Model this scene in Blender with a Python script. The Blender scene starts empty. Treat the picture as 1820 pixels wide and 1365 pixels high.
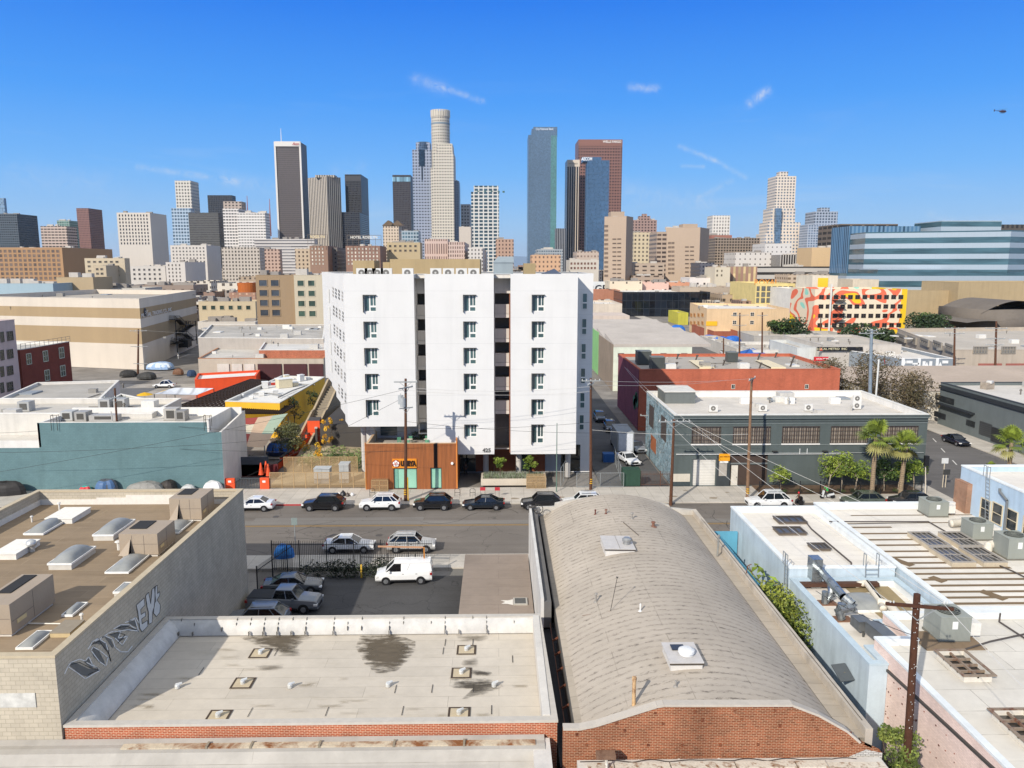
import bpy,math,random
from mathutils import Vector,Matrix
random.seed(7)
S=bpy.context.scene
C=S.collection
FPX=1380.0;TH=math.radians(8.83);YAW=math.radians(1.04);H=27.0
cam_d=bpy.data.cameras.new('camera');cam=bpy.data.objects.new('camera',cam_d);C.objects.link(cam)
cam.location=(0,0,H);cam.rotation_euler=(math.pi/2-TH,0,-YAW)
cam_d.sensor_width=36.0;cam_d.lens=36.0*FPX/1820.0;cam_d.clip_start=0.5;cam_d.clip_end=30000
S.camera=cam
CIRRUS=[(-0.1005,0.2236,-0.0648,0.2119,0.00652,2.4000000000000004),(-0.0751,0.2158,-0.0179,0.1975,0.00362,2.08),(0.1653,0.2148,0.1974,0.2129,0.00435,3.5200000000000005),(0.3128,0.196,0.3353,0.2108,0.00507,4.16),(-0.4454,0.1179,-0.3251,0.1011,0.00362,2.4000000000000004),(-0.3389,0.1038,-0.2281,0.0856,0.0087,1.2800000000000002),(0.2276,0.1445,0.2721,0.1276,0.0029,2.2399999999999998),(0.2685,0.129,0.3121,0.1071,0.0029,1.92),(0.2525,0.0815,0.2945,0.1023,0.00362,1.6),(0.1669,0.0897,0.2671,0.0746,0.01159,1.1199999999999999),(-0.5945,0.1088,-0.4783,0.0954,0.01594,0.8),(0.2313,0.1207,0.2582,0.1201,0.00217,1.92),(-0.1991,0.113,-0.1711,0.1164,0.01014,0.8),(0.5519,0.061,0.578,0.0519,0.00652,1.1199999999999999)]
SUN=Vector((0.92,1.40,-1.0)).normalized()
el=math.asin(-SUN.z);az=math.atan2(-SUN.x,-SUN.y)
sl=bpy.data.lights.new('sun','SUN');sl.energy=4.5;sl.angle=math.radians(0.5);sl.color=(1.0,0.94,0.85)
so=bpy.data.objects.new('sun',sl);C.objects.link(so);so.rotation_euler=SUN.to_track_quat('-Z','Y').to_euler()
W=bpy.data.worlds.new('World');S.world=W;W.use_nodes=True
wt=W.node_tree;wt.nodes.clear()
def wn(t,**k):
 n=wt.nodes.new(t)
 for a,b in k.items():setattr(n,a,b)
 return n
wo=wn('ShaderNodeOutputWorld');wb=wn('ShaderNodeBackground');wb.inputs[1].default_value=0.095
sky=wn('ShaderNodeTexSky',sky_type='NISHITA',sun_disc=False,sun_elevation=el,sun_rotation=az%(2*math.pi),altitude=90)
sky.air_density=0.9;sky.dust_density=0.25;sky.ozone_density=2.2
EXPO=0.16
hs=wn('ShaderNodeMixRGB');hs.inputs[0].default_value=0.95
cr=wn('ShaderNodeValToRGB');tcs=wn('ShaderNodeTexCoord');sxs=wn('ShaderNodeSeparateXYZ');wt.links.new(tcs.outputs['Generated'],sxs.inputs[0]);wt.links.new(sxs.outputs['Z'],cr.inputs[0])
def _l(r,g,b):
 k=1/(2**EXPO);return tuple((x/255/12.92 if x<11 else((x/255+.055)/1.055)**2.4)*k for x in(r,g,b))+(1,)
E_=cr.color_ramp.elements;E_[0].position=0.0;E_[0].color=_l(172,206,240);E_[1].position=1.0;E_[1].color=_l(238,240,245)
for pz,c in((.05,(150,200,248)),(.11,(112,184,254)),(.19,(72,160,253)),(.30,(30,126,242)),(.50,(190,206,230))):e=cr.color_ramp.elements.new(pz);e.color=_l(*c)  # upper sky stops, never in view, brightened as added fill light
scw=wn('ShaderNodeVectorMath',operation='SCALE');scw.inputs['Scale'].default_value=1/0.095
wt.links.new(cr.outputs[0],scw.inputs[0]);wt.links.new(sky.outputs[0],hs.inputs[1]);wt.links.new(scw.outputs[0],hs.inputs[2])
tc=wn('ShaderNodeTexCoord');mp=wn('ShaderNodeMapping');mp.inputs['Scale'].default_value=(1.6,1.6,10.0);mp.inputs['Rotation'].default_value=(0.12,0.16,0.3)
wt.links.new(tc.outputs['Generated'],mp.inputs[0])
nz=wn('ShaderNodeTexNoise');nz.inputs['Scale'].default_value=2.6;nz.inputs['Detail'].default_value=8;nz.inputs['Roughness'].default_value=0.62;nz.inputs['Distortion'].default_value=0.6
wt.links.new(mp.outputs[0],nz.inputs['Vector'])
rp=wn('ShaderNodeValToRGB');rp.color_ramp.elements[0].position=0.56;rp.color_ramp.elements[1].position=0.86
rp.color_ramp.elements[0].color=(0,0,0,1);rp.color_ramp.elements[1].color=(0.30,0.30,0.30,1)
wt.links.new(nz.outputs['Fac'],rp.inputs[0])
sx=wn('ShaderNodeSeparateXYZ');wt.links.new(tc.outputs['Generated'],sx.inputs[0])
mr=wn('ShaderNodeMapRange');mr.inputs['From Min'].default_value=0.24;mr.inputs['From Max'].default_value=0.02;wt.links.new(sx.outputs['Z'],mr.inputs['Value'])
mm=wn('ShaderNodeMath',operation='MULTIPLY');wt.links.new(rp.outputs[0],mm.inputs[0]);wt.links.new(mr.outputs[0],mm.inputs[1])
def wm_(op,a,b=None,c=None):
 n=wn('ShaderNodeMath',operation=op)
 for i,x in enumerate((a,b,c)):
  if isinstance(x,(int,float)):n.inputs[i].default_value=x
  elif x is not None:wt.links.new(x,n.inputs[i])
 return n.outputs[0]
U_=wm_('DIVIDE',sx.outputs['X'],wm_('MAXIMUM',sx.outputs['Y'],.05));V_=wm_('DIVIDE',sx.outputs['Z'],wm_('MAXIMUM',sx.outputs['Y'],.05))
nw=wn('ShaderNodeTexNoise');nw.inputs['Scale'].default_value=55;nw.inputs['Detail'].default_value=7;nw.inputs['Roughness'].default_value=.7;nw.inputs['Distortion'].default_value=1.;wt.links.new(tc.outputs['Generated'],nw.inputs['Vector'])
nf=wm_('SUBTRACT',nw.outputs['Fac'],.36);tot=mm.outputs[0]
for u0,v0,u1,v1,wd,am in CIRRUS:
 dx,dy=u1-u0,v1-v0;L2=dx*dx+dy*dy;pu=wm_('SUBTRACT',U_,u0);pv=wm_('SUBTRACT',V_,v0)
 t_=wm_('DIVIDE',wm_('ADD',wm_('MULTIPLY',pu,dx),wm_('MULTIPLY',pv,dy)),L2);cl=wm_('MINIMUM',wm_('MAXIMUM',t_,0.),1.)
 ex=wm_('SUBTRACT',pu,wm_('MULTIPLY',cl,dx));ey=wm_('SUBTRACT',pv,wm_('MULTIPLY',cl,dy));d2=wm_('ADD',wm_('MULTIPLY',ex,ex),wm_('MULTIPLY',ey,ey))
 g=wm_('MULTIPLY',wm_('EXPONENT',wm_('MULTIPLY',d2,-1/(wd*wd))),wm_('MULTIPLY',nf,am));tot=wm_('ADD',tot,wm_('MULTIPLY',wm_('MAXIMUM',g,0.),.55))
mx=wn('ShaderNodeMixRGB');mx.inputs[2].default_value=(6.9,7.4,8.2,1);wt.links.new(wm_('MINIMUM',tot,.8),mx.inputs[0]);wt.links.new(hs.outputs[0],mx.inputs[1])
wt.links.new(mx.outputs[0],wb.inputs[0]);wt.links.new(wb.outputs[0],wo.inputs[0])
S.view_settings.view_transform='Standard';S.view_settings.look='None';S.view_settings.exposure=EXPO;S.view_settings.gamma=1.0
S.cycles.max_bounces=6;S.cycles.diffuse_bounces=3;S.cycles.glossy_bounces=3;S.cycles.transparent_max_bounces=12
def ray(px,py):
 x=(px-910)/FPX;y=(682.5-py)/FPX
 f=(math.cos(TH)*math.sin(YAW),math.cos(TH)*math.cos(YAW),-math.sin(TH))
 r=(math.cos(YAW),-math.sin(YAW),0);u=(math.sin(TH)*math.sin(YAW),math.sin(TH)*math.cos(YAW),math.cos(TH))
 return[f[i]+x*r[i]+y*u[i]for i in range(3)]
def G(px,py,z=0.0):
 d=ray(px,py);t=(z-H)/d[2];return Vector((d[0]*t,d[1]*t,z))
def AY(px,py,Y):
 d=ray(px,py);t=Y/d[1];return Vector((d[0]*t,Y,H+d[2]*t))
def AX(px,py,X):
 d=ray(px,py);t=X/d[0];return Vector((X,d[1]*t,H+d[2]*t))
def ZY(px,py,Y):return AY(px,py,Y).z
def XY(px,Y,py=600):return AY(px,py,Y).x
def lin(c):
 if isinstance(c,str):
  c=c.lstrip('#');c=[int(c[i:i+2],16)/255 for i in(0,2,4)]
  c=[x/12.92 if x<=0.04045 else((x+0.055)/1.055)**2.4 for x in c]
 return(c[0],c[1],c[2],1.0)
class NT:
 def __init__(s,name):
  s.m=bpy.data.materials.new(name);s.m.use_nodes=True;s.t=s.m.node_tree;s.t.nodes.clear()
  s.out=s.n('ShaderNodeOutputMaterial');s.b=s.n('ShaderNodeBsdfPrincipled');s.l(s.b.outputs[0],s.out.inputs[0])
 def n(s,t,**k):
  n=s.t.nodes.new(t)
  for a,b in k.items():setattr(n,a,b)
  return n
 def l(s,a,b):s.t.links.new(a,b)
 def uv(s):
  return s.n('ShaderNodeUVMap').outputs[0]
 def pos(s,sc=(1,1,1)):
  g=s.n('ShaderNodeNewGeometry');m=s.n('ShaderNodeMapping');m.inputs['Scale'].default_value=sc
  s.l(g.outputs['Position'],m.inputs[0]);return m.outputs[0]
 def noise(s,v,scale,detail=4,rough=.6,dist=0):
  n=s.n('ShaderNodeTexNoise');n.inputs['Scale'].default_value=scale;n.inputs['Detail'].default_value=detail
  n.inputs['Roughness'].default_value=rough;n.inputs['Distortion'].default_value=dist
  if v is not None:s.l(v,n.inputs['Vector'])
  return n.outputs['Fac']
 def math(s,op,a,b=None,c=None):
  n=s.n('ShaderNodeMath',operation=op)
  for i,x in enumerate((a,b,c)):
   if x is None:continue
   if isinstance(x,(int,float)):n.inputs[i].default_value=x
   else:s.l(x,n.inputs[i])
  return n.outputs[0]
 def rng(s,v,a,b,c=0.,d=1.):
  n=s.n('ShaderNodeMapRange');s.l(v,n.inputs[0])
  for i,x in zip((1,2,3,4),(a,b,c,d)):n.inputs[i].default_value=x
  return n.outputs[0]
 def mix(s,f,a,b,mode='MIX'):
  n=s.n('ShaderNodeMixRGB',blend_type=mode)
  for i,x in enumerate((f,a,b)):
   if isinstance(x,(int,float)):n.inputs[i].default_value=x
   elif isinstance(x,(tuple,list,str)):n.inputs[i].default_value=lin(x)
   else:s.l(x,n.inputs[i])
  return n.outputs[0]
 def scale(s,col,fac):
  n=s.n('ShaderNodeVectorMath',operation='SCALE')
  if isinstance(col,(tuple,list,str)):n.inputs[0].default_value=lin(col)[:3]
  else:s.l(col,n.inputs[0])
  if isinstance(fac,(int,float)):n.inputs['Scale'].default_value=fac
  else:s.l(fac,n.inputs['Scale'])
  return n.outputs[0]
 def fin(s,col,rough=.8,metal=0.,bump=None,bs=.3,bd=.02,spec=None):
  if isinstance(col,(tuple,list,str)):s.b.inputs['Base Color'].default_value=lin(col)
  else:s.l(col,s.b.inputs['Base Color'])
  if isinstance(rough,(int,float)):s.b.inputs['Roughness'].default_value=rough
  else:s.l(rough,s.b.inputs['Roughness'])
  s.b.inputs['Metallic'].default_value=metal
  if spec is not None:s.b.inputs['Specular IOR Level'].default_value=spec
  if bump is not None:
   n=s.n('ShaderNodeBump');n.inputs['Strength'].default_value=bs;n.inputs['Distance'].default_value=bd
   s.l(bump,n.inputs['Height']);s.l(n.outputs[0],s.b.inputs['Normal'])
  return s.m
_mc={}
def cached(fn):
 def w(*a,**k):
  key=(fn.__name__,str(a),str(sorted(k.items())))
  if key not in _mc:_mc[key]=fn(*a,**k)
  return _mc[key]
 return w
@cached
def paint(col,rough=.75,var=.10,sc=.35,streak=.12,metal=0.,spec=.3):
 """wall paint / plaster: soft blotches, vertical rain streaks"""
 t=NT('paint');p=t.pos()
 a=t.noise(p,sc,6);st=t.noise(t.pos((1.1,1.1,.07)),1.3,5)
 f=t.math('ADD',t.rng(a,.3,.7,1-var,1+var*.6),t.rng(st,.45,.75,0.,-streak))
 fine=t.rng(t.noise(p,9.,3),.3,.7,.97,1.03)
 return t.fin(t.scale(col,t.math('MULTIPLY',f,fine)),rough,metal,t.noise(p,14,3),.15,.01,spec)
@cached
def plain(col,rough=.6,metal=0.,spec=.4):
 t=NT('plain');a=t.rng(t.noise(t.pos(),3.,4),.3,.7,.92,1.06)
 return t.fin(t.scale(col,a),rough,metal,spec=spec)
@cached
def gloss(col,rough=.25,metal=0.,coat=.6):
 t=NT('car paint');a=t.rng(t.noise(t.pos(),2.,4),.3,.7,.94,1.04)
 m=t.fin(t.scale(col,a),rough,metal);t.b.inputs['Coat Weight'].default_value=coat;t.b.inputs['Coat Roughness'].default_value=.08
 return m
@cached
def glass(col='#1b2a30',rough=.08,var=.5):
 t=NT('window glass');p=t.pos();a=t.noise(p,.23,2)
 return t.fin(t.scale(col,t.rng(a,.3,.7,1-var,1+var)),rough,0.,spec=.8)
@cached
def brickm(col,mortar,bw=.22,bh=.075,mo=.012,dirty=.25,var=.5,rough=.9,painted=None,blot=.15):
 t=NT('brick');b=t.n('ShaderNodeTexBrick');b.offset=.5
 t.l(t.uv(),b.inputs['Vector'])
 for k,v in(('Scale',1.),('Mortar Size',mo),('Mortar Smooth',.1),('Bias',0.),('Brick Width',bw),('Row Height',bh)):b.inputs[k].default_value=v
 c=lin(col);b.inputs['Color1'].default_value=[x*(1-var*.5)for x in c[:3]]+[1];b.inputs['Color2'].default_value=[min(1,x*(1+var*.4))for x in c[:3]]+[1]
 b.inputs['Mortar'].default_value=lin(mortar)
 p=t.pos();n1=t.noise(p,.4,7,.65);n2=t.noise(t.pos((1,1,.12)),1.0,5)
 f=t.math('MULTIPLY',t.rng(n1,.3,.7,1-blot,1+blot*.7),t.rng(n2,.5,.8,1.,1-dirty))
 col2=t.scale(b.outputs['Color'],f)
 return t.fin(col2,rough,0.,b.outputs['Fac'],-.25,.01,spec=.2)
@cached
def roofm(col,seam=None,sw=1.0,sl=9.0,sm=.02,stain='#4a4238',st=.25,var=.1,rough=.9,sc=.12):
 """flat roof membrane: sheets with dark laps, dirt blotches where water stood"""
 t=NT('roofing');p=t.pos()
 n1=t.noise(p,sc,8,.65,.4);n2=t.noise(p,1.7,5);n3=t.noise(t.pos((.25,1.5,1)),.8,6,.7)
 c=t.scale(col,t.math('MULTIPLY',t.rng(n1,.3,.7,1-var,1+var),t.rng(n2,.3,.7,.95,1.05)))
 c=t.mix(t.math('MULTIPLY',t.rng(n3,.56,.78,0.,1.),st),c,stain)
 if seam:
  b=t.n('ShaderNodeTexBrick');b.offset=.37;t.l(t.uv(),b.inputs['Vector'])
  for k,v in(('Scale',1.),('Mortar Size',sm),('Mortar Smooth',.4),('Brick Width',sl),('Row Height',sw)):b.inputs[k].default_value=v
  br=t.math('MULTIPLY',b.outputs['Fac'],t.rng(t.noise(p,.9,5),.35,.6,.25,1.))
  b.inputs['Color1'].default_value=(.94,.94,.94,1);b.inputs['Color2'].default_value=(1.03,1.03,1.03,1);b.inputs['Mortar'].default_value=(1,1,1,1)
  c=t.mix(1.0,c,b.outputs['Color'],'MULTIPLY');c=t.mix(br,c,seam)
 return t.fin(c,rough,0.,n2,.2,.02,spec=.2)
@cached
def facade(wall,glassc,cw=3.,ch=3.5,fx=.6,fy=.55,gr=.12,ox=0.,oy=0.,var=.5,spand=None,wr=.7,metal=0.,vst=.05,tint=.0):
 """distant curtain wall: one window per cell of the wall's own metres"""
 t=NT('facade');s=t.n('ShaderNodeSeparateXYZ');t.l(t.uv(),s.inputs[0])
 u=t.math('ADD',t.math('DIVIDE',s.outputs[0],cw),ox);v=t.math('ADD',t.math('DIVIDE',s.outputs[1],ch),oy)
 fu=t.math('FRACT',u);fv=t.math('FRACT',v)
 mu=t.math('LESS_THAN',t.math('ABSOLUTE',t.math('SUBTRACT',fu,.5)),fx/2)if fx<1 else 1.0
 mv=t.math('LESS_THAN',t.math('ABSOLUTE',t.math('SUBTRACT',fv,.5)),fy/2)if fy<1 else 1.0
 if fx<1 and fy<1:m=t.math('MULTIPLY',mu,mv)
 else:m=mu if fx<1 else mv
 cm=t.n('ShaderNodeCombineXYZ');t.l(t.math('FLOOR',u),cm.inputs[0]);t.l(t.math('FLOOR',v),cm.inputs[1])
 wnz=t.n('ShaderNodeTexWhiteNoise',noise_dimensions='2D');t.l(cm.outputs[0],wnz.inputs['Vector'])
 gcol=t.scale(glassc,t.math('MULTIPLY',t.rng(wnz.outputs['Value'],0.,1.,1-var,1+var),t.rng(t.noise(t.pos((.012,.012,.006)),1.,3),.3,.7,.7,1.35)))  # broad noise in the glass colour paints uneven reflections
 wcol=t.scale(wall,t.rng(t.noise(t.pos(),.02,6),.3,.7,1-vst,1+vst))
 if spand:wcol=t.mix(mu if not isinstance(mu,float)else 1.0,wcol,spand)
 c=t.mix(m,wcol,gcol)
 return t.fin(c,t.rng(m,0.,1.,wr,gr),metal,spec=.5)
@cached
def asphalt(col=(.055,.055,.057),patch=.35,crack=True):
 t=NT('asphalt');p=t.pos();n1=t.noise(p,.09,7,.6,.3);n2=t.noise(p,12.,4);n3=t.noise(t.pos((.08,.9,1)),1.1,5,.6)
 f=t.math('MULTIPLY',t.rng(n1,.3,.7,1-patch,1+patch),t.rng(n2,.3,.7,.86,1.14))
 f=t.math('MULTIPLY',f,t.rng(n3,.4,.75,1.,.82))
 c=t.scale(col,f)
 if crack:
  vo=t.n('ShaderNodeTexVoronoi',feature='DISTANCE_TO_EDGE');vo.inputs['Scale'].default_value=.14
  d=t.n('ShaderNodeVectorMath',operation='ADD');t.l(p,d.inputs[0])
  nn=t.n('ShaderNodeTexNoise');nn.inputs['Scale'].default_value=.6;nn.inputs['Detail'].default_value=5;t.l(p,nn.inputs['Vector'])
  sc_=t.n('ShaderNodeVectorMath',operation='SCALE');sc_.inputs['Scale'].default_value=2.5;t.l(nn.outputs['Color'],sc_.inputs[0]);t.l(sc_.outputs[0],d.inputs[1]);t.l(d.outputs[0],vo.inputs['Vector'])
  c=t.scale(c,t.rng(vo.outputs['Distance'],.002,.007,.68,1.))
 return t.fin(c,.92,0.,n2,.3,.01,spec=.2)
@cached
def concrete(col=(.36,.33,.29),slab=1.5,var=.14,jo=.02):
 t=NT('concrete');p=t.pos();n1=t.noise(p,.25,8,.65);n2=t.noise(p,7.,4)
 b=t.n('ShaderNodeTexBrick');b.offset=0.;t.l(t.uv(),b.inputs['Vector'])
 for k,v in(('Scale',1.),('Mortar Size',jo),('Mortar Smooth',.2),('Brick Width',slab),('Row Height',slab)):b.inputs[k].default_value=v
 b.inputs['Color1'].default_value=(.93,.93,.93,1);b.inputs['Color2'].default_value=(1.05,1.05,1.05,1);b.inputs['Mortar'].default_value=(.6,.58,.55,1)
 c=t.scale(col,t.math('MULTIPLY',t.rng(n1,.3,.7,1-var,1+var),t.rng(n2,.3,.7,.93,1.07)))
 c=t.mix(1.0,c,b.outputs['Color'],'MULTIPLY')
 gum=t.noise(p,2.5,2);c=t.scale(c,t.rng(gum,.72,.76,1.,.75))
 return t.fin(c,.9,0.,n2,.2,.01,spec=.2)
@cached
def leafm(col,var=.55,rough=.6):
 t=NT('leaves');oi=t.n('ShaderNodeObjectInfo');n=t.noise(t.pos(),1.9,3);n2=t.noise(t.pos(),14.,2)
 f=t.math('MULTIPLY',t.rng(n,.3,.7,1-var,1+var),t.rng(n2,.3,.7,.75,1.25))
 m=t.fin(t.scale(col,f),rough,0.,spec=.3);t.b.inputs['Subsurface Weight'].default_value=0.0
 return m
@cached
def rustm(base='#b9aa90',rust='#7a4320',amt=.5,rough=.75,sc=1.2):
 t=NT('rusty metal');n=t.noise(t.pos((1,1,.6)),sc,7,.65,.5);n2=t.noise(t.pos(),9.,4)
 c=t.mix(t.rng(n,.62-amt*.25,.72-amt*.15,0.,1.),base,rust);c=t.scale(c,t.rng(n2,.3,.7,.85,1.12))
 return t.fin(c,rough,.1)
@cached
def metalm(col='#9a9c9c',rough=.4,metal=.85):
 t=NT('sheet metal');n=t.noise(t.pos(),3.,5);return t.fin(t.scale(col,t.rng(n,.3,.7,.8,1.1)),t.rng(n,.3,.7,rough-.1,rough+.15),metal)
@cached
def ribbed(col,step=.2,depth=.06,vert=False,rough=.5,metal=0.,var=.1,dark=.55):
 t=NT('ribbed sheet');s=t.n('ShaderNodeSeparateXYZ');t.l(t.uv(),s.inputs[0])
 a=t.math('FRACT',t.math('DIVIDE',s.outputs[1 if vert else 0],step));w=t.math('ABSOLUTE',t.math('SUBTRACT',a,.5))
 c=t.scale(col,t.math('MULTIPLY',t.rng(w,.3,.5,1.,dark),t.rng(t.noise(t.pos((1,1,.3)),.8,5),.3,.7,1-var,1+var)))
 return t.fin(c,rough,metal,w,.5,depth)
WHITE='#e9e7e2';
def col3(m):return m
class MB:
 def __init__(s):s.v=[];s.f=[];s.mi=[];s.k=0;s.uvs=[]
 def face(s,pts,uv=None):
  b=len(s.v);s.v+=[Vector(p)for p in pts];s.f.append(tuple(range(b,b+len(pts))));s.mi.append(s.k);s.uvs.append(uv);return s
 def box(s,x0,y0,z0,x1,y1,z1,skip=''):
  P=lambda x,y,z:(x,y,z)
  if 'b' not in skip:s.face([P(x0,y0,z0),P(x0,y1,z0),P(x1,y1,z0),P(x1,y0,z0)])
  if 't' not in skip:s.face([P(x0,y0,z1),P(x1,y0,z1),P(x1,y1,z1),P(x0,y1,z1)])
  s.face([P(x0,y0,z0),P(x1,y0,z0),P(x1,y0,z1),P(x0,y0,z1)]);s.face([P(x1,y1,z0),P(x0,y1,z0),P(x0,y1,z1),P(x1,y1,z1)])
  s.face([P(x0,y1,z0),P(x0,y0,z0),P(x0,y0,z1),P(x0,y1,z1)]);s.face([P(x1,y0,z0),P(x1,y1,z0),P(x1,y1,z1),P(x1,y0,z1)])
  return s
 def cbox(s,c,d,rz=0.,rx=0.):
  """box of size d centred at c turned by rz"""
  b=len(s.f);nv=len(s.v);s.box(-d[0]/2,-d[1]/2,-d[2]/2,d[0]/2,d[1]/2,d[2]/2)
  M=Matrix.Translation(Vector(c))@Matrix.Rotation(rz,4,'Z')@Matrix.Rotation(rx,4,'X')
  for i in range(nv,len(s.v)):s.v[i]=M@s.v[i]
  return s
 def prism(s,pts,z0,z1,top=True,bot=False):
  n=len(pts)
  for i in range(n):
   a=pts[i];b=pts[(i+1)%n];s.face([(a[0],a[1],z0),(b[0],b[1],z0),(b[0],b[1],z1),(a[0],a[1],z1)])
  if top:s.face([(p[0],p[1],z1)for p in pts])
  if bot:s.face([(p[0],p[1],z0)for p in reversed(pts)])
  return s
 def beam(s,a,b,w=.1,h=None):
  a=Vector(a);b=Vector(b);d=(b-a);L=d.length
  if L<1e-6:return s
  d.normalize();h=h or w
  up=Vector((0,0,1))if abs(d.z)<.95 else Vector((0,1,0));x=d.cross(up).normalized();y=x.cross(d).normalized()
  c=[a+x*i*w/2+y*j*h/2 for i,j in((-1,-1),(1,-1),(1,1),(-1,1))];e=[p+d*L for p in c]
  for i in range(4):s.face([c[i],c[(i+1)%4],e[(i+1)%4],e[i]])
  s.face(c[::-1]);s.face(e);return s
 def cyl(s,a,b,r0,r1=None,n=10,caps=True):
  a=Vector(a);b=Vector(b);d=b-a;r1=r0 if r1 is None else r1;L=d.length
  if L<1e-6:return s
  d.normalize();up=Vector((0,0,1))if abs(d.z)<.95 else Vector((1,0,0));x=d.cross(up).normalized();y=d.cross(x).normalized()
  ca=[a+(x*math.cos(2*math.pi*i/n)+y*math.sin(2*math.pi*i/n))*r0 for i in range(n)];cb=[b+(x*math.cos(2*math.pi*i/n)+y*math.sin(2*math.pi*i/n))*r1 for i in range(n)]
  C0=2*math.pi*max(r0,r1)
  for i in range(n):
   j=(i+1)%n;s.face([ca[j],ca[i],cb[i],cb[j]],[(C0*(i+1)/n,0),(C0*i/n,0),(C0*i/n,L),(C0*(i+1)/n,L)])
  if caps:
   s.face(ca);s.face(cb[::-1])
  return s
 def tube(s,pts,r,n=6):
  for a,b in zip(pts,pts[1:]):s.cyl(a,b,r,r,n,False)
  return s
 def lathe(s,c,prof,n=16):
  for(r0,z0),(r1,z1)in zip(prof,prof[1:]):
   for i in range(n):
    a=2*math.pi*i/n;b=2*math.pi*(i+1)/n
    q=[(c[0]+r0*math.cos(a),c[1]+r0*math.sin(a),c[2]+z0),(c[0]+r0*math.cos(b),c[1]+r0*math.sin(b),c[2]+z0),(c[0]+r1*math.cos(b),c[1]+r1*math.sin(b),c[2]+z1),(c[0]+r1*math.cos(a),c[1]+r1*math.sin(a),c[2]+z1)]
    if r0<1e-5:q=q[1:]if False else[q[0],q[2],q[3]]
    elif r1<1e-5:q=q[:3]
    s.face(q)
  return s
 def grid(s,fn,nu,nv,uvf=None):
  for i in range(nu):
   for j in range(nv):
    q=[(i/nu,j/nv),((i+1)/nu,j/nv),((i+1)/nu,(j+1)/nv),(i/nu,(j+1)/nv)]
    s.face([fn(*a)for a in q],[uvf(*a)for a in q]if uvf else None)
  return s
 def mesh(s,name,off=Vector((0,0,0))):
  me=bpy.data.meshes.new(name);me.from_pydata([tuple(v-off)for v in s.v],[],s.f)
  uvl=me.uv_layers.new(name='UVMap');dat=[]
  for fi,f in enumerate(s.f):
   if s.uvs[fi]:dat+=[c for q in s.uvs[fi]for c in q];continue
   a,b,c=s.v[f[0]],s.v[f[1]],s.v[f[2]]
   nrm=(b-a).cross(c-b)
   if nrm.length<1e-9 and len(f)>3:nrm=(c-b).cross(s.v[f[3]]-c)
   if nrm.length>1e-12:nrm.normalize()
   if abs(nrm.z)>.75:
    for i in f:dat+=[s.v[i].x,s.v[i].y]
   else:
    h=Vector((-nrm.y,nrm.x,0))
    h=h.normalized()if h.length>1e-6 else Vector((1,0,0))
    for i in f:dat+=[s.v[i].dot(h),s.v[i].z]
  uvl.data.foreach_set('uv',dat)
  me.polygons.foreach_set('material_index',s.mi);me.update()
  return me
 def build(s,name,mats,parent=None,smooth=False,merge=False,label=None,cat=None,group=None,kind=None):
  off=world(parent)if parent else Vector((0,0,0))
  if cat and not parent and s.v:
   lo=Vector([min(v[i]for v in s.v)for i in range(3)]);hi=Vector([max(v[i]for v in s.v)for i in range(3)]);off=Vector(((lo.x+hi.x)/2,(lo.y+hi.y)/2,lo.z))
  me=s.mesh(name,off)
  for m in(mats if isinstance(mats,(list,tuple))else[mats]):me.materials.append(m)
  if merge or smooth:
   import bmesh
   bm=bmesh.new();bm.from_mesh(me);bmesh.ops.remove_doubles(bm,verts=bm.verts,dist=.0005);bm.to_mesh(me);bm.free()
  if smooth:me.polygons.foreach_set('use_smooth',[True]*len(me.polygons))
  o=bpy.data.objects.new(name,me);C.objects.link(o)
  if parent:o.parent=parent
  elif cat:o.location=off
  return tag(o,label,cat,group,kind)
def world(o):
 v=Vector((0,0,0))
 while o:v+=o.location;o=o.parent
 return v
def tag(o,label=None,cat=None,group=None,kind=None):
 if label:o['label']=label
 if cat:o['category']=cat
 if group:o['group']=group
 if kind:o['kind']=kind
 return o
def thing(name,label,cat,loc,group=None):
 o=bpy.data.objects.new(name,None);C.objects.link(o);o.location=loc;o.empty_display_size=.3
 return tag(o,label,cat,group)
KIDS={}
def dup(root,loc,rz=0.,label=None,group=None,scale=None,mats=None):
 def kids(o):return[c for c in ALL if c.parent==o]
 ALL=list(root.children_recursive)
 r=root.copy();C.objects.link(r);r.location=loc;r.rotation_euler=(0,0,rz)
 if scale:r.scale=(scale,scale,scale)if isinstance(scale,(int,float))else scale
 if label:r['label']=label
 if group:r['group']=group
 def rec(src,dst):
  for ch in kids(src):
   c=ch.copy();C.objects.link(c);c.parent=dst
   if mats and c.type=='MESH' and any(m and m.name in mats for m in c.data.materials):
    c.data=c.data.copy()
    for i,m in enumerate(c.data.materials):
     if m and m.name in mats:c.data.materials[i]=mats[m.name]
   rec(ch,c)
 rec(root,r);return r
def text_mesh(txt,size=1.,ext=.03,bold=.0,shear=0.):
 cu=bpy.data.curves.new('t','FONT');cu.body=txt;cu.size=size;cu.extrude=ext;cu.offset=bold;cu.align_x='CENTER';cu.align_y='CENTER';cu.shear=shear;cu.resolution_u=3
 o=bpy.data.objects.new('t',cu);C.objects.link(o);dg=bpy.context.evaluated_depsgraph_get();me=bpy.data.meshes.new_from_object(o.evaluated_get(dg));bpy.data.objects.remove(o);return me
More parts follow.
